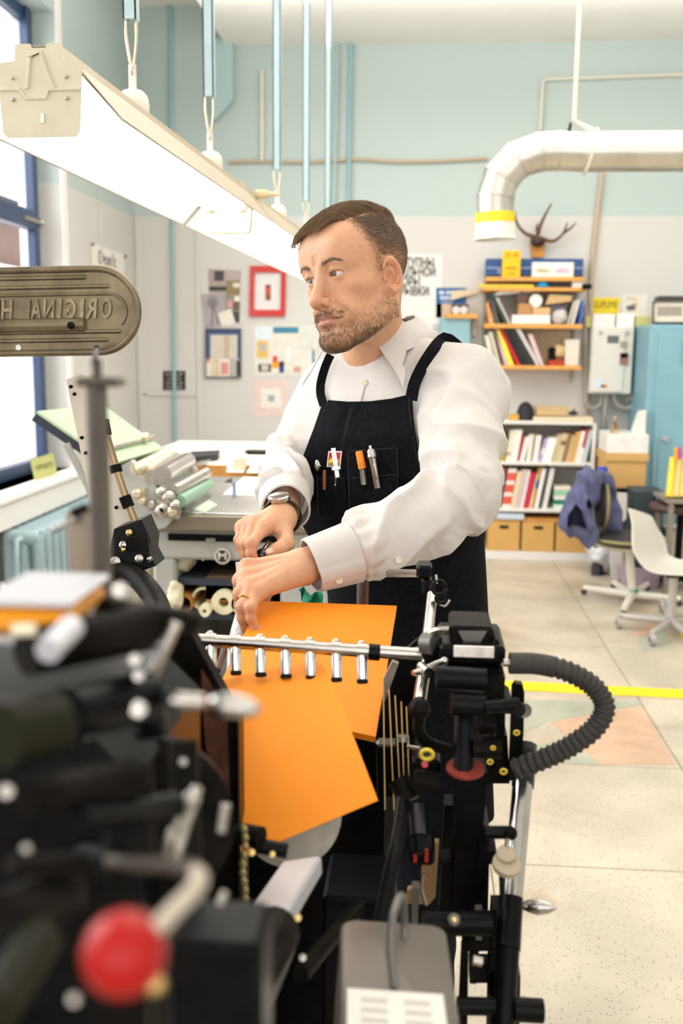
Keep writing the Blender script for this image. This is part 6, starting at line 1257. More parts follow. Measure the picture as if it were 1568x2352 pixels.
crumple('cloth_rag', V3(*(pf(416, 1315, yf + .12)[:2]), z2 + .050), .05, mat('ecru_cloth', rgb(226, 216, 186), .9), 'crumpled ecru rag on the upper shelf of the grey press', 'rag', seed=4)
crumple('cloth_rag', V3(*(pf(404, 1370, yf + .02)[:2]), zs + .055), .055, mat('ecru_cloth'), 'hanging end of an ecru rag beside the cardboard tube', 'rag', (.45, .5, 1), seed=6)
for k in range(3):
    o = MB().box2(pf(472, 1337 - 5 * k, yf + .06) , pf(620, 1331 - 5 * k, yf + .40) + [0, 0, 0]).build('board_sheet', PC(*((218, 164, 70), (200, 140, 60), (150, 120, 90))[k])); tag(o, ('orange-tan', 'brown-tan', 'grey-brown')[k] + ' board on the press shelf, ' + ('lowest', 'middle', 'topmost')[k] + ' of three', 'board')
o = MB().box2(pf(480, 1320, yf + .1), pf(640, 1300, yf + .5), .004).build('paper_stack_box', PC(100, 88, 74)); tag(o, 'dark brown flat box on the boards of the press shelf', 'box')
# sheets on the bed
def flat_sheet(pts, z, m, label, cat='paper', name='paper_sheet', th=.0015): o = MB().prism([onZ(x, y, z) for x, y in pts], Z * th).build(name, m); return tag(o, label, cat)
zb2 = zb_ + .0065
flat_sheet([(512, 1136), (600, 1138), (655, 1100), (560, 1096)], zb2, PC(246, 246, 244), 'white sheet lying on the bed of the grey press'); flat_sheet([(584, 1110), (618, 1110), (620, 1098), (592, 1095)], zb2 + .002, PC(250, 240, 150), 'pale yellow slip on the white press sheet')
flat_sheet([(440, 1170), (480, 1150), (500, 1160), (470, 1178)], zb2, PC(196, 206, 186), 'grey-green ink sheet beside the green roller')
# work table behind
tz = .94; ty = 4.35
tb = thing('work_table', 'white topped work table with orange wood edge behind the grey press', 'table', V3(-.6, ty, 0)); x0, x1 = float(onY(430, 1100, ty)[0]), float(onY(760, 1100, ty)[0])
MB().box2((x0 - .3, ty, tz - .03), (x1, ty + 1.1, tz), .003).build('table_top', PC(228, 222, 206), tb); MB().box2((x0 - .3, ty - .006, tz - .055), (x1, ty + .02, tz - .006)).build('edge_band', mat('honey_wood', rgb(206, 146, 72), .5, var=.15, scale=12), tb)
for x in (x0 - .25, x1 - .08): MB().box2((x, ty + .04, 0), (x + .06, ty + .1, tz - .03)).build('leg', PC(150, 140, 120), tb); MB().box2((x, ty + 1.0, 0), (x + .06, ty + 1.06, tz - .03)).build('leg', PC(150, 140, 120), tb)
MB().box2(onY(488, 1128, ty + .03), onY(530, 1113, ty + .5)).build('drawer_gap', BLACK, tb)
o = MB().prism([onZ(x, y, tz + .012) for x, y in ((418, 1062), (500, 1052), (505, 1042), (440, 1045))], Z * .03).build('tray', mat('black_tray', (.02, .02, .025), .5)); tag(o, 'flat black tray at the back left of the work table', 'tray'); o.location.z -= .012
flat_sheet([(520, 1085), (560, 1085), (566, 1062), (525, 1060)], tz, PC(238, 234, 226), 'small white paper lying mid table'); o = MB().prism([onZ(x, y, tz) for x, y in ((535, 1082), (564, 1080), (566, 1066), (538, 1064))], Z * .05).build('carton', PC(236, 206, 176)); tag(o, 'peach coloured carton on the work table', 'carton')
flat_sheet([(566, 1086), (640, 1086), (650, 1066), (580, 1064)], tz, PC(244, 244, 242), 'large white sheet at the front of the work table'); flat_sheet([(588, 1062), (650, 1062), (655, 1050), (600, 1050)], tz + .0005, PC(238, 240, 240), 'white sheet farther back on the work table'); o = MB().box2(onZ(560, 1044, tz), onZ(625, 1042, tz) + [0, .05, .015]).build('ruler_bar', BLACK); tag(o, 'dark bar lying at the back of the work table', 'bar')
o = MB().prism([onZ(x, y, tz) for x, y in ((440, 1072), (480, 1055), (484, 1060), (446, 1078))], Z * .012).build('steel_bar', DULL); tag(o, 'long brownish steel bar leaning across the table', 'bar')
for p in ((540, 1100),): o = MB().cyl(onZ(538, 1140, zb2), onZ(538, 1140, zb2) + Z * .05, .007, n=10).build('pen', PC(150, 160, 200)); tag(o, 'upright pale blue pen on the press bed', 'pen')
# ================================================================== wall shelf unit
YF = 7.05
SW = mat('honey_shelf_wood', rgb(226, 164, 84), .5, var=.12, scale=14, stretch=(1, 6, 6))
su_ = thing('wall_shelf', 'honey wood wall shelf unit crowded with boxes and leaning folders', 'shelf', onY(1230, 843, YF))
SH = [(1116, 632, 1342, 640, 9), (1108, 656, 1346, 664, 8), (1112, 741, 1338, 747, 10), (1112, 838, 1336, 841, 9)]
for x0, y0, x1, y1, h in SH:
    a, b = onY(x0, y0, YF), onY(x1, y1, YF); z = (a[2] + b[2]) / 2; MB().box2((a[0], YF, z - h / F * 7.1), (b[0], BW - .005, z), .003).build('shelf_board', SW, su_)
SHZ = [float((onY(x0, y0, YF)[2] + onY(x1, y1, YF)[2]) / 2) for x0, y0, x1, y1, h in SH]
for x in (1119, 1333): 
    a = onY(x, 640, YF + .02); MB().box2((a[0] - .008, BW - .03, SHZ[3] - .12), (a[0] + .008, BW - .005, SHZ[0] - .02)).build('upright', PC(180, 176, 168), su_)
MB().box2(V3(onY(1140, 700, YF)[0], BW - .02, SHZ[3]), V3(onY(1325, 700, YF)[0], BW - .006, SHZ[2] - .04)).build('back_board', PC(214, 196, 160), su_)
def lean(name, label, cat, xb, xt, w, zi, yt, c, dep=.17, Yo=YF + .02, group=None, m=None, bands=()):
    """upright or leaning slab on shelf zi: bottom left px, top left px, width px"""
    z0 = SHZ[zi] if not isinstance(zi, float) else zi; a = onY(xb, 700, Yo)[0]; zt1 = float(onY(xt, yt, Yo)[2]); b = onY(xt, yt, Yo)[0]; ww = w / F * 7.05
    o = MB().prism([(a, Yo, z0), (a + ww, Yo, z0), (b + ww, Yo, zt1), (b, Yo, zt1)], V3(0, dep, 0))
    if not bands: return tag(o.build(name, m or PC(*c)), label, cat, group)
    t = thing(name, label, cat, V3(a, Yo, z0), group); o.build('cover', m or PC(*c), t)
    for f0, f1, bc in bands: MB().prism([(a + (b - a) * f0, Yo - .002, z0 + (zt1 - z0) * f0), (a + (b - a) * f0 + ww, Yo - .002, z0 + (zt1 - z0) * f0), (a + (b - a) * f1 + ww, Yo - .002, z0 + (zt1 - z0) * f1), (a + (b - a) * f1, Yo - .002, z0 + (zt1 - z0) * f1)], V3(0, .003, 0)).build('spine_band', PC(*bc), t)
    return t
def sbox(name, label, cat, x0, x1, yt, zi, c, dep=.16, Yo=YF + .02, m=None, parts=()):
    z0 = SHZ[zi] if not isinstance(zi, float) else zi; a, b = onY(x0, yt, Yo), onY(x1, yt, Yo); t = thing(name, label, cat, V3(a[0], Yo, z0))
    MB().box2((a[0], Yo, z0), (b[0], Yo + dep, a[2]), .003).build('box_body', m or PC(*c), t)
    for k, (u0, v0, u1, v1, cc) in enumerate(parts): w, h = b[0] - a[0], a[2] - z0; MB().box2((a[0] + u0 * w, Yo - .002 - .001 * k, z0 + v0 * h), (a[0] + u1 * w, Yo, z0 + v1 * h)).build('print', PC(*cc), t)
    return t
t = sbox('banner_box', 'long blue box with pale arrow pattern along the top shelf', 'box', 1117, 1340, 594, 0, (46, 84, 142), .12, YF + .10, parts=[(0, .48, .12, .56, (150, 170, 200)), (.12, .2, .15, .55, (150, 170, 200)), (.34, .48, .48, .56, (150, 170, 200)), (.88, .48, 1, .56, (150, 170, 200)), (.55, .2, .58, .6, (150, 170, 200)), (0, 0, 1, .12, (24, 30, 48))])
t = sbox('yellow_card', 'upright yellow card with faint print on the top shelf', 'card', 1154, 1196, 575, 0, (244, 196, 20), .004, YF + .05, parts=[(.2, .75, .4, .9, (200, 150, 20)), (.6, .75, .85, .9, (200, 150, 20)), (.2, .3, .8, .4, (200, 150, 20)), (.3, .12, .7, .18, (200, 150, 20))])
t = sbox('white_card', 'white card with two small coloured prints on the top shelf', 'card', 1222, 1318, 602, 0, (238, 234, 230), .02, YF + .03, parts=[(.12, .32, .42, .5, (190, 190, 140)), (.12, .55, .3, .6, (190, 190, 140)), (.58, .32, .88, .5, (214, 180, 206)), (.6, .55, .82, .6, (214, 180, 206))])
o = MB().box2(onY(1097, 655, YF + .01), onY(1225, 650, YF + .04), .002).build('yellow_level', PC(240, 204, 50)); tag(o, 'long yellow straightedge lying on the second shelf', 'ruler'); o.location.z = SHZ[1] + .0005
o = MB().lathe(V3(onY(1246, 650, YF + .05)[0], YF + .05, SHZ[1]), Z, [(.028, 0), (.05, .008), (.03, .04), (.008, .055)], 14).build('blue_funnel', PC(30, 150, 200)); tag(o, 'bright blue funnel on the narrow second shelf', 'funnel')
sbox('black_case', 'low black case on the narrow second shelf', 'case', 1262, 1312, 646, 1, (24, 24, 26)); sbox('white_carton', 'small white carton at the right of the second shelf', 'carton', 1314, 1340, 644, 1, (232, 228, 220)); o = MB().box2(onY(1337, 664, YF - .04), onY(1357, 653, YF - .005), .003).build('black_clamp', BLACK); tag(o, 'black clamp hanging at the end of the second shelf', 'clamp')
# third shelf
for k, (xb, xt, w, yt, c, l) in enumerate(((1124, 1117, 10, 695, (222, 160, 100), 'tan upright board at the left end of the middle shelf'), (1136, 1120, 12, 690, (90, 82, 76), 'dark brown leaning folder on the middle shelf'), (1158, 1124, 9, 675, (34, 56, 46), 'dark green leaning folder on the middle shelf'), (1169, 1138, 6, 684, (190, 186, 178), 'pale grey leaning folder on the middle shelf'))): lean('leaning_folder', l, 'folder', xb, xt, w, 2, yt, c)
sbox('white_box', 'flat white box on the middle shelf', 'box', 1176, 1264, 723, 2, (240, 238, 232)); z1 = float(onY(1200, 723, YF + .02)[2])
sbox('cardboard_box', 'brown cardboard box on the flat white box, left one', 'box', 1190, 1222, 697, z1 + .001, (190, 138, 84)); sbox('cardboard_box', 'tan cardboard box on the flat white box, right one', 'box', 1223, 1264, 706, z1 + .001, (222, 178, 128))
z2_ = float(onY(1200, 706, YF + .02)[2]); o = MB().cyl(V3(onY(1231, 690, YF)[0], YF + .02, z2_ + .045), V3(onY(1231, 690, YF)[0], YF + .15, z2_ + .045), .044, n=18).build('tape_roll', PC(236, 232, 224)); tag(o, 'white roll standing on the tan cardboard box', 'roll'); o = MB().cyl(V3(onY(1200, 686, YF)[0], YF + .03, float(onY(1200, 697, YF + .02)[2]) + .04), V3(onY(1200, 686, YF)[0], YF + .12, float(onY(1200, 697, YF + .02)[2]) + .04), .04, n=16).build('dark_roll', PC(96, 72, 56)); tag(o, 'dark brown roll on the brown cardboard box', 'roll')
lean('white_folder', 'long white folder laid slanting over the boxes', 'folder', 1145, 1225, 14, float(SHZ[2] + .10), 662, (226, 224, 226), .1) if 0 else None
o = MB().prism([onY(x, y, YF + .03) for x, y in ((1130, 678), (1224, 670), (1224, 663), (1150, 667))], V3(0, .15, 0)).build('white_folder', PC(232, 228, 228)); tag(o, 'white folder lying slantwise on top of the middle shelf things', 'folder')
o = MB().prism([onY(x, y, YF + .03) for x, y in ((1252, 700), (1310, 692), (1316, 680), (1262, 676))], V3(0, .14, 0)).build('craft_paper', PC(208, 172, 120)); tag(o, 'folded brown craft paper on the middle shelf', 'paper')
sbox('grey_box', 'dark grey box under the folded craft paper', 'box', 1266, 1302, 701, 2, (84, 78, 92)); o = crumple('paper_bag', V3(onY(1287, 725, YF)[0], YF + .03, SHZ[2] + .05), .05, PC(206, 200, 196), 'crumpled pale paper bag on the middle shelf', 'bag', seed=9)
for xb, xt, w, yt, c, l in ((1302, 1318, 7, 690, (196, 188, 174), 'grey card leaning right on the middle shelf'), (1312, 1326, 7, 688, (214, 208, 198), 'light grey card leaning right on the middle shelf'), (1330, 1334, 6, 690, (46, 96, 190), 'thin bright blue folder at the right end of the middle shelf')): lean('leaning_folder', l, 'folder', xb, xt, w, 2, yt, c)
# bottom shelf: leaning binders
for xb, xt, w, yt, c, l in ((1133, 1113, 9, 770, (226, 222, 200), 'cream binder leaning at the left of the bottom shelf'), (1146, 1122, 8, 762, (206, 204, 178), 'pale green binder leaning on the bottom shelf'), (1157, 1128, 6, 752, (116, 48, 48), 'maroon binder leaning on the bottom shelf'), (1164, 1132, 7, 754, (196, 190, 196), 'lilac grey binder leaning on the bottom shelf'), (1173, 1136, 12, 757, (248, 226, 70), 'bright yellow binder leaning on the bottom shelf'), (1192, 1140, 9, 748, (200, 30, 36), 'bright red binder leaning on the bottom shelf'),
                            (1203, 1152, 16, 750, (26, 28, 28), 'thick black binder next to the red one'), (1221, 1166, 14, 750, (38, 40, 42), 'second black binder on the bottom shelf'), (1237, 1182, 10, 752, (206, 202, 198), 'light grey binder leaning beside the black ones'), (1244, 1212, 10, 768, (226, 196, 198), 'pink folder leaning in front of the grey binder')):
    lean('leaning_binder', l, 'binder', xb, xt, w, 3, yt, c, group='leaning binders')
sbox('red_box', 'flat red-brown box on the bottom shelf', 'box', 1260, 1298, 827, 3, (180, 62, 32)); zz = float(onY(1200, 827, YF + .02)[2])
o = MB().box2((onY(1262, 800, YF)[0], YF + .02, zz), (onY(1278, 800, YF)[0], YF + .1, zz + .09), .01).build('tape_dispenser', BLACK); tag(o, 'black tape dispenser on the red-brown box', 'dispenser'); o = crumple('paper_wad', V3(onY(1287, 800, YF)[0], YF + .07, zz + .055), .05, PC(210, 180, 130), 'crumpled tan paper on the red-brown box', 'paper', seed=11)
sbox('paper_box', 'tall cream box at the right of the bottom shelf', 'box', 1299, 1331, 780, 3, (226, 216, 200))
# antlers above the shelf
an = thing('antlers', 'brown deer antlers on a small orange wooden plaque above the shelf', 'antlers', onY(1232, 592, BW)); ya = BW - .06
MB().prism([onY(x, y, BW - .005) for x, y in ((1220, 592), (1246, 592), (1250, 560), (1248, 546), (1218, 546), (1217, 560))], V3(0, -.03, 0)).build('plaque', mat('orange_wood', rgb(204, 138, 48), .5, var=.15, scale=12), an)
BN = mat('dark_antler', rgb(104, 72, 48), .6, var=.25, scale=20); MB().ball(onY(1234, 554, ya), (.05, .05, .035), 14, 10).build('skull', mat('dark_skull', rgb(70, 50, 36), .6), an)
for pts, r in (([(1228, 545), (1205, 535), (1188, 515), (1181, 484)], .016), ([(1234, 540), (1240, 520), (1251, 495), (1266, 467)], .016), ([(1242, 548), (1268, 554), (1290, 540), (1303, 512)], .016), ([(1293, 536), (1310, 524), (1323, 511)], .011), ([(1236, 540), (1232, 525), (1234, 513)], .012)):
    P = spline([onY(x, y, ya - .02 * k) for k, (x, y) in enumerate(pts)], 18); MB().tube(P, list(np.linspace(r, r * .35, len(P))), 10).build('tine', BN, an)
# small shelf with blue cabinet behind the man's shoulder
t = thing('wall_cabinet', 'light blue metal wall cabinet under a little orange shelf', 'cabinet', onY(1045, 800, BW)); MB().box2(onY(1006, 860, BW - .15), onY(1079, 731, BW - .002), .006).build('body', mat('sky_blue_enamel', rgb(146, 184, 196), .5), t); MB().tube(arc(onY(1000, 752, BW - .08), .018, 0, 2 * math.pi, 13, X, Z)[:-1], .004, 6, closed=True).build('ring_pull', DULL, t)
o = MB().box2(onY(1022, 731, BW - .18), onY(1094, 723, BW - .002), .002).build('small_shelf', SW); tag(o, 'little orange wood ledge above the blue cabinet', 'shelf')
picture('poster', 'blue poster with pale lettering beside the wall shelf', 'poster', q4(1001, 661, 1075, 730), PC(216, 192, 164), [((1001, 661, 1070, 698), (30, 96, 160)), ((1008, 668, 1020, 676), (210, 214, 224)), ((1024, 668, 1040, 676), (210, 214, 224)), ((1010, 680, 1042, 688), (196, 206, 222)), ((1012, 692, 1040, 695), (170, 180, 210))])
o = MB().prism([onY(x, y, BW - .03) for x, y in ((1036, 690), (1098, 672), (1098, 664), (1036, 668))], V3(0, -.004, 0)).build('craft_sheet', PC(224, 204, 176)); tag(o, 'long beige paper strip hanging in front of the blue poster', 'paper')
t = thing('flyer', 'black card with two white shapes standing on the little ledge', 'card', onY(1056, 724, BW - .1)); MB().box2(onY(1036, 723, BW - .1), onY(1076, 699, BW - .097)).build('sheet', PC(44, 38, 40), t)
for x in (1047, 1065): MB().lathe(onY(x, 712, BW - .101), -Y, [(.028, 0), (.028, .001)], 16).build('print', PC(226, 222, 222), t)
MB().prism([onY(x, y, BW - .1) for x, y in ((1054, 698), (1070, 698), (1071, 684))], V3(0, .003, 0)).build('flap', PC(20, 76, 130), t)
o = MB().box2(onY(1083, 770, BW - .05), onY(1092, 735, BW - .01), .004).build('wall_phone', PC(226, 218, 196)); tag(o, 'small cream bottle-shaped dispenser beside the blue cabinet', 'dispenser')
# ================================================================== electrical box, notices, locker
ye = BW - .16
eb_ = thing('electrical_box', 'pale grey electrical box covered with stickers', 'electrical box', onY(1398, 905, ye)); GB = mat('pale_grey_enamel', rgb(224, 222, 212), .4)
MB().box2(onY(1352, 904, ye) , onY(1446, 752, BW - .005), .006).build('enclosure', GB, eb_); MB().box2(onY(1354, 900, ye - .012), onY(1436, 756, ye), .004).build('door', GB, eb_)
for x0, y0, x1, y1, c in ((1394, 771, 1421, 788, (104, 106, 108)), (1424, 784, 1440, 800, (160, 152, 130)), (1422, 810, 1443, 838, (150, 110, 100)), (1425, 812, 1441, 822, (214, 176, 170)), (1365, 870, 1386, 890, (214, 226, 232)), (1380, 884, 1394, 890, (230, 110, 70))): MB().box2(onY(x0, y1, ye - .015), onY(x1, y0, ye - .012)).build('sticker', PC(*c), eb_)
for x in (1379, 1440): MB().lathe(onY(x, 764, ye - .014), -Y, [(.014, 0), (.014, .004), (.006, .005)], 12).build('latch', DULL, eb_)
yc = BW - .08
for pts, r, l in (([(1345, 700), (1345, 900), (1350, 930), (1362, 938), (1378, 930), (1382, 905)], .014, 'grey conduit looping under the left of the electrical box'), ([(1478, 760), (1476, 880), (1462, 925), (1440, 938), (1418, 930), (1408, 905)], .02, 'grey conduit looping under the right of the electrical box'), ([(1468, 760), (1466, 860), (1455, 905), (1440, 920)], .016, 'inner grey conduit to the right of the electrical box'), ([(1392, 905), (1388, 960), (1382, 1030), (1378, 1090)], .018, 'straight grey conduit dropping from the electrical box')): pipe('wall_conduit', spline([onY(x, y, yc) for x, y in pts], 30), r, GRYP, l)
picture('notice', 'yellow notice with black lettering above the electrical box', 'notice', [(1358, 722), (1418, 722), (1424, 684), (1360, 684)], PC(246, 220, 40), [])
text_mb('SUPUME', onY(1391, 700, BW - .006), X, Z, .05, .0006, width=.16).build('lettering', PC(120, 104, 30), bpy.data.objects[[o.name for o in bpy.data.objects if o.name.startswith('notice') and o.type == 'EMPTY'][-1]])
picture('notice', 'white notice with an orange and grey bird shape', 'notice', q4(1428, 676, 1486, 728), PC(232, 228, 218), [([(1436, 704), (1462, 696), (1458, 712), (1442, 714)], (110, 104, 112)), ([(1452, 696), (1464, 694), (1456, 704)], (236, 170, 40)), ((1438, 682, 1462, 690), (220, 206, 190))])
sbox('paper_pad', 'white pad standing on the left of the electrical box', 'pad', 1362, 1412, 721, float(onY(1400, 752, ye)[2]), (240, 238, 234), .03, ye + .03); sbox('paper_pad', 'white rounded pad standing on the right of the electrical box', 'pad', 1417, 1457, 720, float(onY(1400, 752, ye)[2]), (244, 244, 242), .03, ye + .05); 
for x0, x1, l in ((1459, 1489, 'ochre junction box right of the white pads'), (1343, 1361, 'ochre junction box left of the white pads')): o = MB().box2(onY(x0, 752, BW - .10), onY(x1, 727, BW - .004), .004).build('junction_box', PC(212, 206, 140)); tag(o, l, 'junction box')
lk = thing('locker', 'tall sky blue steel locker with louvres at the right edge', 'locker', onZ(1540, 1300, 0)); yl_ = 6.75; LB = mat('locker_blue', rgb(132, 178, 192), .5, var=.05, scale=4)
a = onY(1494, 745, yl_); xk0 = float(a[0]); zk = float(a[2]); MB().box2((xk0, yl_, 0), (xk0 + .75, BW - .01, zk), .012).build('body', LB, lk); MB().box2((xk0 + .055, yl_ - .018, .12), (xk0 + .42, yl_, zk - .05), .008).build('door', LB, lk); MB().box2((xk0 + .44, yl_ - .018, .12), (xk0 + .74, yl_, zk - .05), .008).build('door', LB, lk)
MB().box2((xk0 + .09, yl_ - .024, .2), (xk0 + .38, yl_ - .016, zk - .30), .006).build('door_panel', LB, lk)
for k in range(6): MB().box((xk0 + .25, yl_ - .022, zk - .11 - .026 * k), (.11, .012, .006), np.array([[1, 0, 0], [0, .8, .6], [0, -.6, .8]])).build('louvre', LB, lk)
MB().lathe(onY(1527, 1008, yl_ - .03), -Y, [(.012, 0), (.022, .008), (.018, .02)], 12).build('door_knob', PC(180, 180, 186), lk)
picture('picture_frame', 'framed landscape photograph with cream mat on top of the locker', 'picture', q4(1497, 692, 1600, 741), PC(238, 230, 214), [((1509, 704, 1566, 726), (168, 158, 144))], yl_ + .15, frame=(.05, mat('black_frame', (.03, .028, .026), .4)))
o = MB().box2((xk0 + .08, yl_ + .18, zk), (xk0 + .35, yl_ + .30, float(onY(1540, 680, yl_ + .2)[2])), .004).build('dark_box', PC(70, 66, 66)); tag(o, 'dark patterned box behind the framed photograph', 'box')
# ================================================================== bookcase
YB = 6.94
bk = thing('bookcase', 'low white bookcase filled with books and cardboard boxes', 'bookcase', onZ(1240, 1300, 0)); bx0, bx1 = float(onY(1075, 1000, YB)[0]), float(onY(1368, 1000, YB)[0]); bz = float(onY(1270, 972, YB)[2]); WB = mat('white_melamine', (.80, .78, .74), .45)
for x in (bx0, bx1 - .02): MB().box2((x, YB, 0), (x + .02, BW - .01, bz)).build('side_panel', WB, bk)
BZ = [float(onY(1260, y, YB)[2]) for y in (968, 1062, 1170)]
for z in BZ: MB().box2((bx0 + .02, YB, z - .022), (bx1 - .02, BW - .02, z), .002).build('shelf', WB, bk)
MB().box2((bx0 + .02, BW - .02, 0), (bx1 - .02, BW - .012, bz - .02)).build('back_panel', PC(200, 196, 190), bk); MB().box2((bx0 + .02, YB, 0), (bx1 - .02, BW - .02, .055)).build('plinth', WB, bk)
def books(rows, zi, base, gname, word):
    n = 0; z0 = BZ[zi]
    for k, (c0, c1, ct, c, ln, bands) in enumerate(rows):
        x0, x1, yt = 968 + c0 / 2.613, 968 + c1 / 2.613, 560 + ct / 2.613; cn = word[k]
        lean('book', '%s book, %s from the left on the %s bookcase shelf' % (cn, ORD[k], gname), 'book', x0, x0 + ln, (x1 - x0) * .94, float(z0), yt, c, .2, YB + .03, 'books on the %s bookcase shelf' % gname, bands=bands)
R1 = [(440, 465, 1150, (200, 190, 170), 0, ()), (468, 497, 1140, (180, 60, 50), 0, ()), (500, 525, 1180, (176, 160, 60), 0, ()), (535, 560, 1120, (232, 220, 196), 0, ((.2, .3, (180, 160, 140)),)), (561, 606, 1118, (238, 232, 222), 0, ()), (607, 621, 1155, (190, 40, 36), 0, ()), (622, 650, 1160, (240, 236, 230), 0, ()), (662, 690, 1145, (232, 226, 214), -5, ()), (700, 734, 1150, (238, 232, 224), -5, ()), (737, 760, 1170, (176, 166, 204), 0, ((.3, .6, (220, 216, 230)),)), (761, 815, 1165, (244, 242, 240), 0, ()), (820, 849, 1145, (206, 184, 144), 0, ()), (850, 879, 1140, (214, 196, 160), 0, ((.6, .75, (120, 90, 60)),)), (880, 899, 1140, (150, 120, 84), 0, ()), (902, 930, 1150, (204, 172, 124), 0, ()), (931, 958, 1130, (220, 170, 100), 0, ()), (960, 984, 1125, (240, 236, 228), 0, ()), (985, 1004, 1115, (186, 44, 48), 0, ((.0, .45, (236, 230, 226)),)), (1005, 1030, 1120, (190, 206, 214), 0, ())]
books(R1, 1, 0, 'upper', 'grey cream,brick red,olive,cream,wide off-white,thin red,white,leaning ivory,leaning white,lavender,broad white,tan,beige,brown,dark tan,honey,slim white,red and white,pale blue'.split(','))
R2 = [(400, 432, 1370, (220, 210, 190), 0, ()), (434, 452, 1360, (140, 60, 50), 0, ()), (455, 479, 1365, (150, 130, 110), 0, ()), (480, 504, 1345, (206, 96, 50), 0, ((.3, .5, (240, 220, 190)),)), (506, 521, 1360, (70, 76, 90), 0, ()), (522, 574, 1350, (240, 230, 220), 0, ((.1, .3, (226, 90, 70)), (.4, .6, (226, 90, 70)), (.7, .9, (226, 90, 70)))), (576, 605, 1365, (228, 210, 176), 0, ()), (607, 636, 1355, (214, 190, 190), 0, ()), (638, 654, 1360, (238, 236, 232), 0, ()), (656, 690, 1375, (206, 40, 70), -2, ()), (692, 703, 1380, (236, 226, 190), 0, ()), (704, 722, 1345, (204, 150, 70), 0, ((.5, .7, (40, 60, 130)),)), (724, 748, 1350, (240, 238, 236), 0, ()), (750, 770, 1345, (60, 60, 66), 0, ()), (772, 800, 1348, (232, 228, 222), 0, ())]
books(R2, 2, 0, 'lower', 'cream grey,maroon,brown grey,orange,slate,white and red striped,buff,dusty pink,thin white,crimson,narrow cream,ochre and blue,white,charcoal,off-white'.split(','))
for k in range(5): o = MB().box2((onY(1280, 1000, YB)[0], YB + .03, BZ[2] + .032 * k), (onY(1330 - 3 * k, 1000, YB)[0], YB + .22, BZ[2] + .032 * k + .030), .002).build('magazine_pile', PC(*((220, 236, 224), (20, 130, 110), (236, 232, 226), (150, 210, 170), (232, 226, 210))[k])); tag(o, ('mint', 'teal', 'white', 'light green', 'ivory')[k] + ' magazine bundle lying flat on the lower bookcase shelf', 'magazines', 'flat magazines')
# on top of the bookcase
zt2 = BZ[0]
sbox('wood_block', 'ochre wooden block on top of the bookcase', 'block', 1171, 1192, 952, zt2, (212, 160, 80), .1, YB + .05); o = MB().lathe(V3(onY(1210, 960, YB)[0], YB + .12, zt2), Z, [(.062, 0), (.06, .05), (.05, .09), (.03, .118), (.006, .128)], 20).build('knit_hat', PC(24, 26, 34)); tag(o, 'rounded black knit hat on top of the bookcase', 'hat')
t = sbox('cardboard_carton', 'tan cardboard carton on a flat board atop the bookcase', 'carton', 1232, 1304, 934, zt2 + .035, (206, 176, 128), .16, YB + .06); MB().box2(onY(1230, 938, YB + .055), onY(1306, 933, YB + .23)).build('lid', PC(222, 194, 150), t)
sbox('flat_board', 'long cream board lying on top of the bookcase', 'board', 1225, 1362, 957, zt2 + .0005, (226, 208, 176), .2, YB + .04) ; o = MB().ball(V3(onY(1321, 950, YB)[0], YB + .1, zt2 + .052), (.035, .02, .015), 12, 8).cyl(V3(onY(1318, 950, YB)[0], YB + .1, zt2 + .05), V3(onY(1324, 945, YB)[0], YB + .1, zt2 + .08), .008).build('stapler', PC(60, 48, 40)); tag(o, 'small dark brown hand tool on the cream board', 'tool')
# tan storage boxes in the bottom bay
zbx = .055
def storage(x0, x1, lab):
    a, b = float(onY(x0, 1200, YB)[0]), float(onY(x1, 1200, YB)[0]); zt = float(onY(1220, 1198, YB)[2]); t = thing('storage_box', lab, 'box', V3(a, YB, zbx), 'tan storage boxes'); m = mat('tan_box_card', rgb(214, 168, 96), .65, var=.04, scale=6)
    MB().box2((a, YB + .012, zbx), (b, YB + .3, zt), .004).build('box_body', m, t); c = (a + b) / 2; z = zt - .045
    MB().box2((c - .032, YB + .008, z - .011), (c + .032, YB + .0125, z + .011), .004).build('hand_hole', BLACK, t)
storage(1121, 1195, 'tan storage box with hand hole, left of the three'); storage(1200, 1274, 'tan storage box with hand hole, middle of the three'); storage(1279, 1352, 'tan storage box with hand hole, behind the blue jacket')
o = MB().box2(onY(1128, 1196, YB + .01), onY(1290, 1178, YB + .28)).build('wood_plank', mat('honey_wood')); tag(o, 'wide honey wood plank lying over the tan storage boxes', 'plank')
o = MB().box2(onY(1140, 1192, YB - .004), onY(1203, 1180, YB + .006)).build('shelf_label', PC(200, 214, 226)); tag(o, 'pale blue label strip on the wood plank edge', 'label')
# ================================================================== corner beside the locker
t = thing('side_cabinet', 'low black cabinet under the tan archive box', 'cabinet', onZ(1440, 1300, 0)); zc_ = float(onY(1440, 1122, 6.6)[2]); xa_, xb_ = float(onY(1380, 1200, 6.6)[0]), float(onY(1484, 1200, 6.6)[0]); MB().box2((xa_, 6.6, 0), (xb_, 7.2, zc_), .006).build('body', BLACK, t)
for k in range(3): MB().box2((xa_ + .02, 6.588, .05 + k * (zc_ - .06) / 3), (xb_ - .02, 6.6, .03 + (k + 1) * (zc_ - .06) / 3), .004).build('drawer', mat('dark_grey_front', (.03, .03, .035), .4), t)
m = mat('archive_box_card', rgb(214, 170, 104), .65, var=.04, scale=5); t = thing('archive_box', 'tan lidded archive box under the white carton', 'box', V3((xa_ + xb_) / 2, 6.62, zc_)); z0 = zc_ + .001; zl = float(onY(1440, 1058, 6.62)[2]); zt = float(onY(1440, 1042, 6.62)[2]); x0, x1 = float(onY(1391, 1100, 6.62)[0]), float(onY(1482, 1100, 6.62)[0])
MB().box2((x0, 6.62, z0), (x1, 7.05, zl)).build('box_body', m, t); MB().box2((x0 - .012, 6.608, zl - .005), (x1 + .012, 7.062, zt), .003).build('lid', m, t)
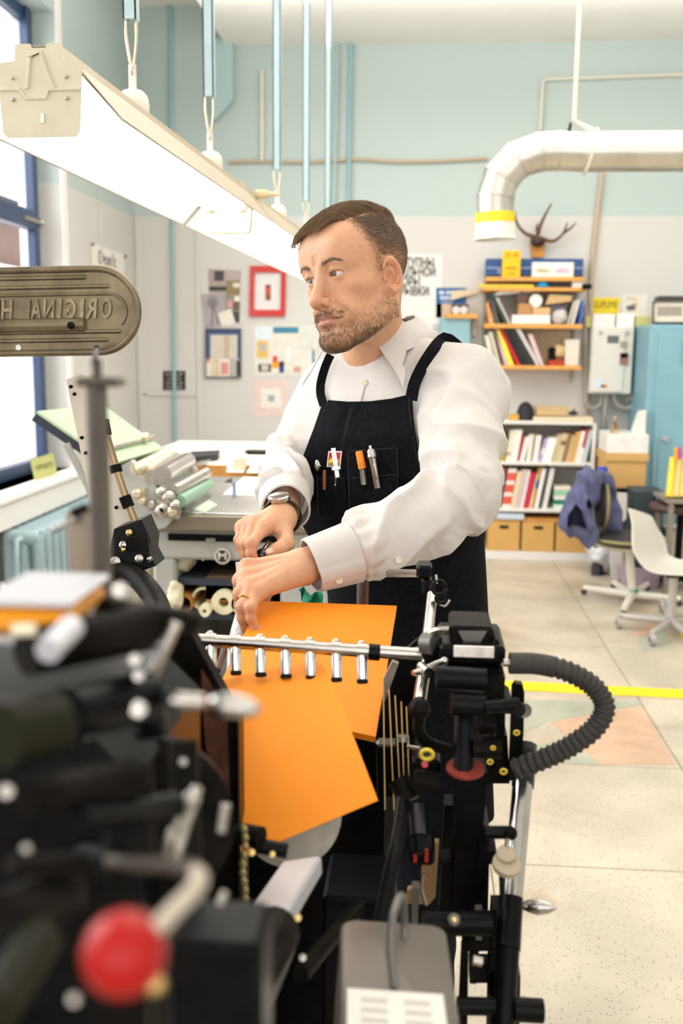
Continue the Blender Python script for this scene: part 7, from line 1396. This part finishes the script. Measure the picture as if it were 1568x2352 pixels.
zt += .001; zw = float(onY(1440, 998, 6.63)[2]); o = MB().box2((x0, 6.63, zt), (x1 + .01, 7.0, zw), .004).build('white_carton', PC(240, 237, 232)); tag(o, 'white carton on top of the tan archive box', 'carton')
o = MB().prism([(float(onY(1452, 950, 6.7)[0]), 6.7, zw + .001), (x1, 6.7, zw + .001), (x1, 6.7, float(onY(1440, 942, 6.7)[2])), (float(onY(1468, 950, 6.7)[0]), 6.7, float(onY(1440, 944, 6.7)[2]))], V3(0, .06, 0)).build('paper_block', PC(234, 230, 224)); tag(o, 'upright stack of white paper on the white carton', 'paper')
o = MB().lathe(V3(float(onY(1411, 990, 6.7)[0]), 6.7, zw + .001), Z, [(.022, 0), (.026, .02), (.016, .06), (.010, .085), (.014, .10), (.004, .115)], 14).build('bird_figurine', mat('brown_figurine', rgb(110, 70, 40), .5, col2=rgb(230, 200, 160), scale=20)); tag(o, 'little brown bird figurine on the white carton', 'figurine')
zk2 = float(onY(1400, 1125, 6.5)[2]); t = thing('bottle', 'dark bottle with bright blue cap beside the archive box', 'bottle', V3(float(onY(1381, 1120, 6.5)[0]), 6.5, 0)); c = V3(float(onY(1381, 1120, 6.5)[0]), 6.5, 0); z1 = float(onY(1381, 1097, 6.5)[2]); z2 = float(onY(1381, 1073, 6.5)[2]); MB().lathe(c, Z, [(.04, 0), (.04, z1 - .02), (.03, z1)], 16).build('bottle_body', PC(50, 52, 58), t); MB().lathe(c + Z * z1, Z, [(.034, 0), (.034, z2 - z1)], 16).build('cap', PC(40, 80, 200), t)
o = MB().box2((float(onY(1456, 1140, 6.3)[0]), 6.3, 0), (float(onY(1525, 1140, 6.3)[0]), 6.55, float(onY(1480, 1128, 6.3)[2])), .006).build('teal_case', PC(52, 66, 70)); tag(o, 'dark teal case standing before the blue locker', 'case')
o = MB().prism([onY(x, y, 6.25) for x, y in ((1406, 1330), (1432, 1330), (1430, 1240), (1426, 1205), (1438, 1190), (1440, 1135), (1402, 1133), (1402, 1160), (1416, 1175), (1414, 1200), (1404, 1215))], V3(0, .06, 0)).build('grey_stand', PC(206, 202, 194)); tag(o, 'pale grey machine stand between the two chairs', 'stand')
# yellow rolls in the foreground right of the locker
yt_ = 6.0
for k, (x, c, l) in enumerate(((1540, (246, 214, 70), 'bright yellow paper tube leaning by the locker'), (1556, (222, 196, 130), 'beige paper tube leaning by the locker'), (1570, (236, 206, 90), 'outermost yellow paper tube at the right edge'))): tag(MB().cyl(onY(x - 4, 1142, yt_), onY(x + 6, 1052, yt_ + .1), .022, n=14).build('paper_tube', PC(*c)), l, 'tube', 'tubes by the locker')
for x, c, l in ((1551, (250, 170, 20), 'orange marker standing among the paper tubes'), (1560, (200, 60, 140), 'magenta marker standing among the paper tubes')): tag(MB().cyl(onY(x, 1056, yt_ + .03), onY(x + 1, 1028, yt_ + .04), .010, n=10).build('marker', PC(*c)), l, 'marker')
tt = MB().box2((float(onY(1526, 1146, yt_)[0]), yt_ - .06, float(onY(1550, 1146, yt_)[2]) - .02), (float(onY(1640, 1146, yt_)[0]), yt_ + .3, float(onY(1550, 1146, yt_)[2]))); zt3 = float(onY(1550, 1146, yt_)[2]) - .02
for sx in (0, 1):
    for sy in (0, 1): xx = float(onY(1532 + 96 * sx, 1146, yt_)[0]); tt.box2((xx, yt_ - .05 + .3 * sy, 0), (xx + .03, yt_ - .02 + .3 * sy, zt3))
tag(tt.build('side_table', PC(150, 140, 130)), 'small side table holding the yellow tubes at the right edge', 'table')
# ================================================================== chairs
def caster(c, m, t, h=.06): MB().cyl(c + V3(-.012, 0, -h + .03), c + V3(.012, 0, -h + .03), .03, n=18).build('wheel', m, t); MB().cyl(c + V3(-.014, 0, -h + .03), c + V3(.014, 0, -h + .03), .014, n=12).build('wheel_hub', PC(70, 70, 74), t)
WP = mat('cream_chair_paint', rgb(236, 230, 214), .4)
# office chair with the jacket
ch = thing('office_chair', 'office chair with black padded seat and cream frame under the blue jacket', 'chair', onZ(1452, 1385, 0)); b0 = onZ(1452, 1385, 0); by = float(b0[1])
hub = onY(1452, 1365, by); MB().tube([onY(1444, 1256, by), onY(1446, 1300, by), hub + Z * .0], [.026, .026, .022], 14).build('column', WP, ch); MB().cyl(hub + V3(.005, 0, -.01), hub + V3(.005, 0, .03), .03, n=14).build('green_collar', PC(70, 160, 120), ch)
for x, y in ((1340, 1360), (1560, 1385), (1420, 1425), (1500, 1340), (1405, 1345)):
    e = onZ(x, y + 8, 0) if y > 1370 else onZ(x, y + 6, 0); e = b0 + nrm((e - b0) * [1, 1, 0]) * min(.34, np.linalg.norm((e - b0)[:2])); e[2] = .045; MB().tube([hub + Z * .0, e], [.026, .016], 10).build('base_leg', WP, ch); MB().ball(e + V3(0, 0, -.025), .019, 10, 8).build('glide', PC(60, 60, 60), ch)
sy = by; s0 = onY(1440, 1238, sy); MB().ball(s0, (.21, .2, .045), 26, 12).build('seat', mat('black_upholstery', (.03, .028, .026), .55), ch); MB().tube([s0 + V3(.213 * math.cos(t), .203 * math.sin(t), .008) for t in np.linspace(0, 2 * math.pi, 40, endpoint=False)], .009, 8, closed=True).build('piping', PC(150, 140, 90), ch)
MB().tube(spline([onY(1348, 1108, sy), onY(1358, 1160, sy), onY(1362, 1205, sy), onY(1368, 1245, sy), onY(1400, 1258, sy), onY(1440, 1262, sy)], 24), .014, 10).build('back_frame', WP, ch)
c = onY(1362, 1160, sy - .0); MB().ball(c + V3(.04, .06, 0), (.03, .17, .14), 20, 12).build('backrest', mat('black_upholstery'), ch); MB().tube([c + V3(.045, .06, 0) + V3(.02, .175 * math.cos(t), .145 * math.sin(t)) for t in np.linspace(0, 2 * math.pi, 36, endpoint=False)], .009, 8, closed=True).build('piping', PC(150, 140, 90), ch)
# jacket draped over the backrest
jm = mat('blue_denim_jacket', rgb(88, 91, 126), .85, var=.25, scale=25, bump=.4, bscale=200)
def f_j(P):
    jp = lambda x, y, o=0: onY(x, y, sy - .06 + o)
    d = s_cap(P, jp(1352, 1105), jp(1320, 1190, -.04), .05, .075); d = smin(d, s_cap(P, jp(1320, 1190, -.04), jp(1345, 1232, -.04), .06, .04), .05); d = smin(d, s_cap(P, jp(1310, 1180), jp(1300, 1205), .035, .03), .04)
    d = smin(d, s_cap(P, jp(1352, 1100), jp(1385, 1110, .1), .035, .03), .05); d = smin(d, s_cap(P, jp(1385, 1108, .1), jp(1406, 1205, .08), .032, .04), .04); d = smin(d, s_cap(P, jp(1345, 1100), jp(1350, 1180, .15), .04, .04), .05)
    return d - .030 * ridge(P[:, 0] * 34 + P[:, 2] * 10 + 2.6 * vnoise(P, 7, 3)) - .018 * vnoise(P, 14, 5)
a_, b_ = box_of([onY(x, y, sy) for x, y in ((1300, 1095), (1420, 1250))], .17); v, q = surface(f_j, a_, b_, .008); o = fast_mesh('jacket', v, q, jm, None); tag(o, 'blue denim jacket draped over the back of the office chair', 'jacket')
# white shell chair on casters
sh_ = onZ(1540, 1452, 0); sy2 = float(sh_[1]); wc_ = thing('shell_chair', 'white moulded shell chair on a grey caster base', 'chair', sh_); PL = mat('white_shell_plastic', (.82, .79, .72), .35); MG = mat('silver_grey_paint', rgb(196, 192, 190), .35, .3)
prof = [((1441, 1168), (1492, 1200)), ((1445, 1180), (1506, 1215)), ((1450, 1205), (1518, 1232)), ((1450, 1240), (1526, 1252)), ((1454, 1268), (1532, 1275)), ((1474, 1300), (1560, 1288)), ((1500, 1316), (1600, 1290)), ((1560, 1322), (1640, 1284)), ((1640, 1318), (1670, 1280))]
G = []
for i, (p, q) in enumerate(prof):
    A_, B_ = onY(*p, sy2 - .20), onY(*q, sy2 + .20); row = []
    for g in np.linspace(0, 1, 11):
        r_ = A_ + (B_ - A_) * g; k = math.sin(math.pi * g); r_ = r_ + (V3(-.05, 0, 0) * k * max(0, 1 - i / 4) * -1 + V3(0, 0, -.03) * k * min(1, i / 5)); row.append(r_)
    G.append(row)
G = np.array(G); G = np.array([spline(list(G[:, j]), 24) for j in range(11)]).transpose(1, 0, 2); MB().grid(G, True, .009).build('shell', PL, wc_)
hub2 = onY(1540, 1425, sy2); MB().tube([onY(1548, 1312, sy2), hub2 + Z * .0], .022, 14).build('column', MG, wc_); MB().box(onY(1556, 1318, sy2), (.14, .12, .02), bev=.004).build('mounting_plate', BLACK, wc_)
for x, y in ((1420, 1437), (1497, 1477), (1640, 1440), (1600, 1500), (1520, 1400)):
    e = onZ(x, y + 6, 0); e[2] = .075; d0 = e - hub2; 
    MB().tube([hub2 + Z * .0, hub2 + d0 * [.85, .85, .3], e], [.022, .017, .014], 10).build('base_leg', MG, wc_); caster(e, PC(176, 170, 170), wc_, .075)
# stool at the right edge
so = onY(1549, 1162, 6.15); t = thing('stool', 'round brown padded stool at the right edge', 'stool', V3(so[0], 6.15, 0)); MB().lathe(so + Z * -.03, Z, [(.09, -.01), (.14, 0), (.155, .02), (.145, .045), (.08, .055), (0, .056)], 30).build('seat', mat('brown_vinyl', (.10, .05, .045), .4), t); MB().cyl(V3(so[0] + .04, 6.15, .05), so + [.04, 0, -.04], .022, n=14).build('column', BLACK, t)
for k in range(5): a = 2 * math.pi * k / 5 + .5; MB().tube([V3(so[0] + .04, 6.15, .08), V3(so[0] + .04 + .22 * math.cos(a), 6.15 + .22 * math.sin(a), .03)], [.018, .012], 10).build('base_leg', BLACK, t)
# bags and bins on the floor
bgm = mat('translucent_plastic_bag', (.68, .68, .70), .35, var=.15, scale=12); c = onZ(1400, 1325, 0); crumple('plastic_bag', V3(c[0], c[1] + .1, .135), .14, bgm, 'crumpled grey-white plastic bag under the office chair', 'bag', (1, .8, 1), seed=21, n=34)
c = onZ(1480, 1358, 0); t = thing('storage_tub', 'mauve plastic tub on the floor behind the chair base', 'tub', c); MB().lathe(c + Y * .14, Z, [(.11, 0), (.135, .13), (.14, .14), (.125, .14), (.105, .01), (0, .01)], 28).build('tub', PC(186, 166, 186), t)
c = onZ(1560, 1345, 0); o = MB().box2(c + [-.06, 0, 0], c + [.3, .3, .34], .01).build('white_crate', PC(226, 218, 204)); tag(o, 'white crate with red wrapping behind the shell chair', 'crate'); crumple('red_wrapper', V3(c[0] + .04, c[1] + .12, .34 + .052), .055, mat('red_white_wrap', rgb(222, 90, 80), .5, col2=(.8, .75, .7), scale=25), 'crumpled red and white wrapper on the white crate', 'wrapper', seed=30)
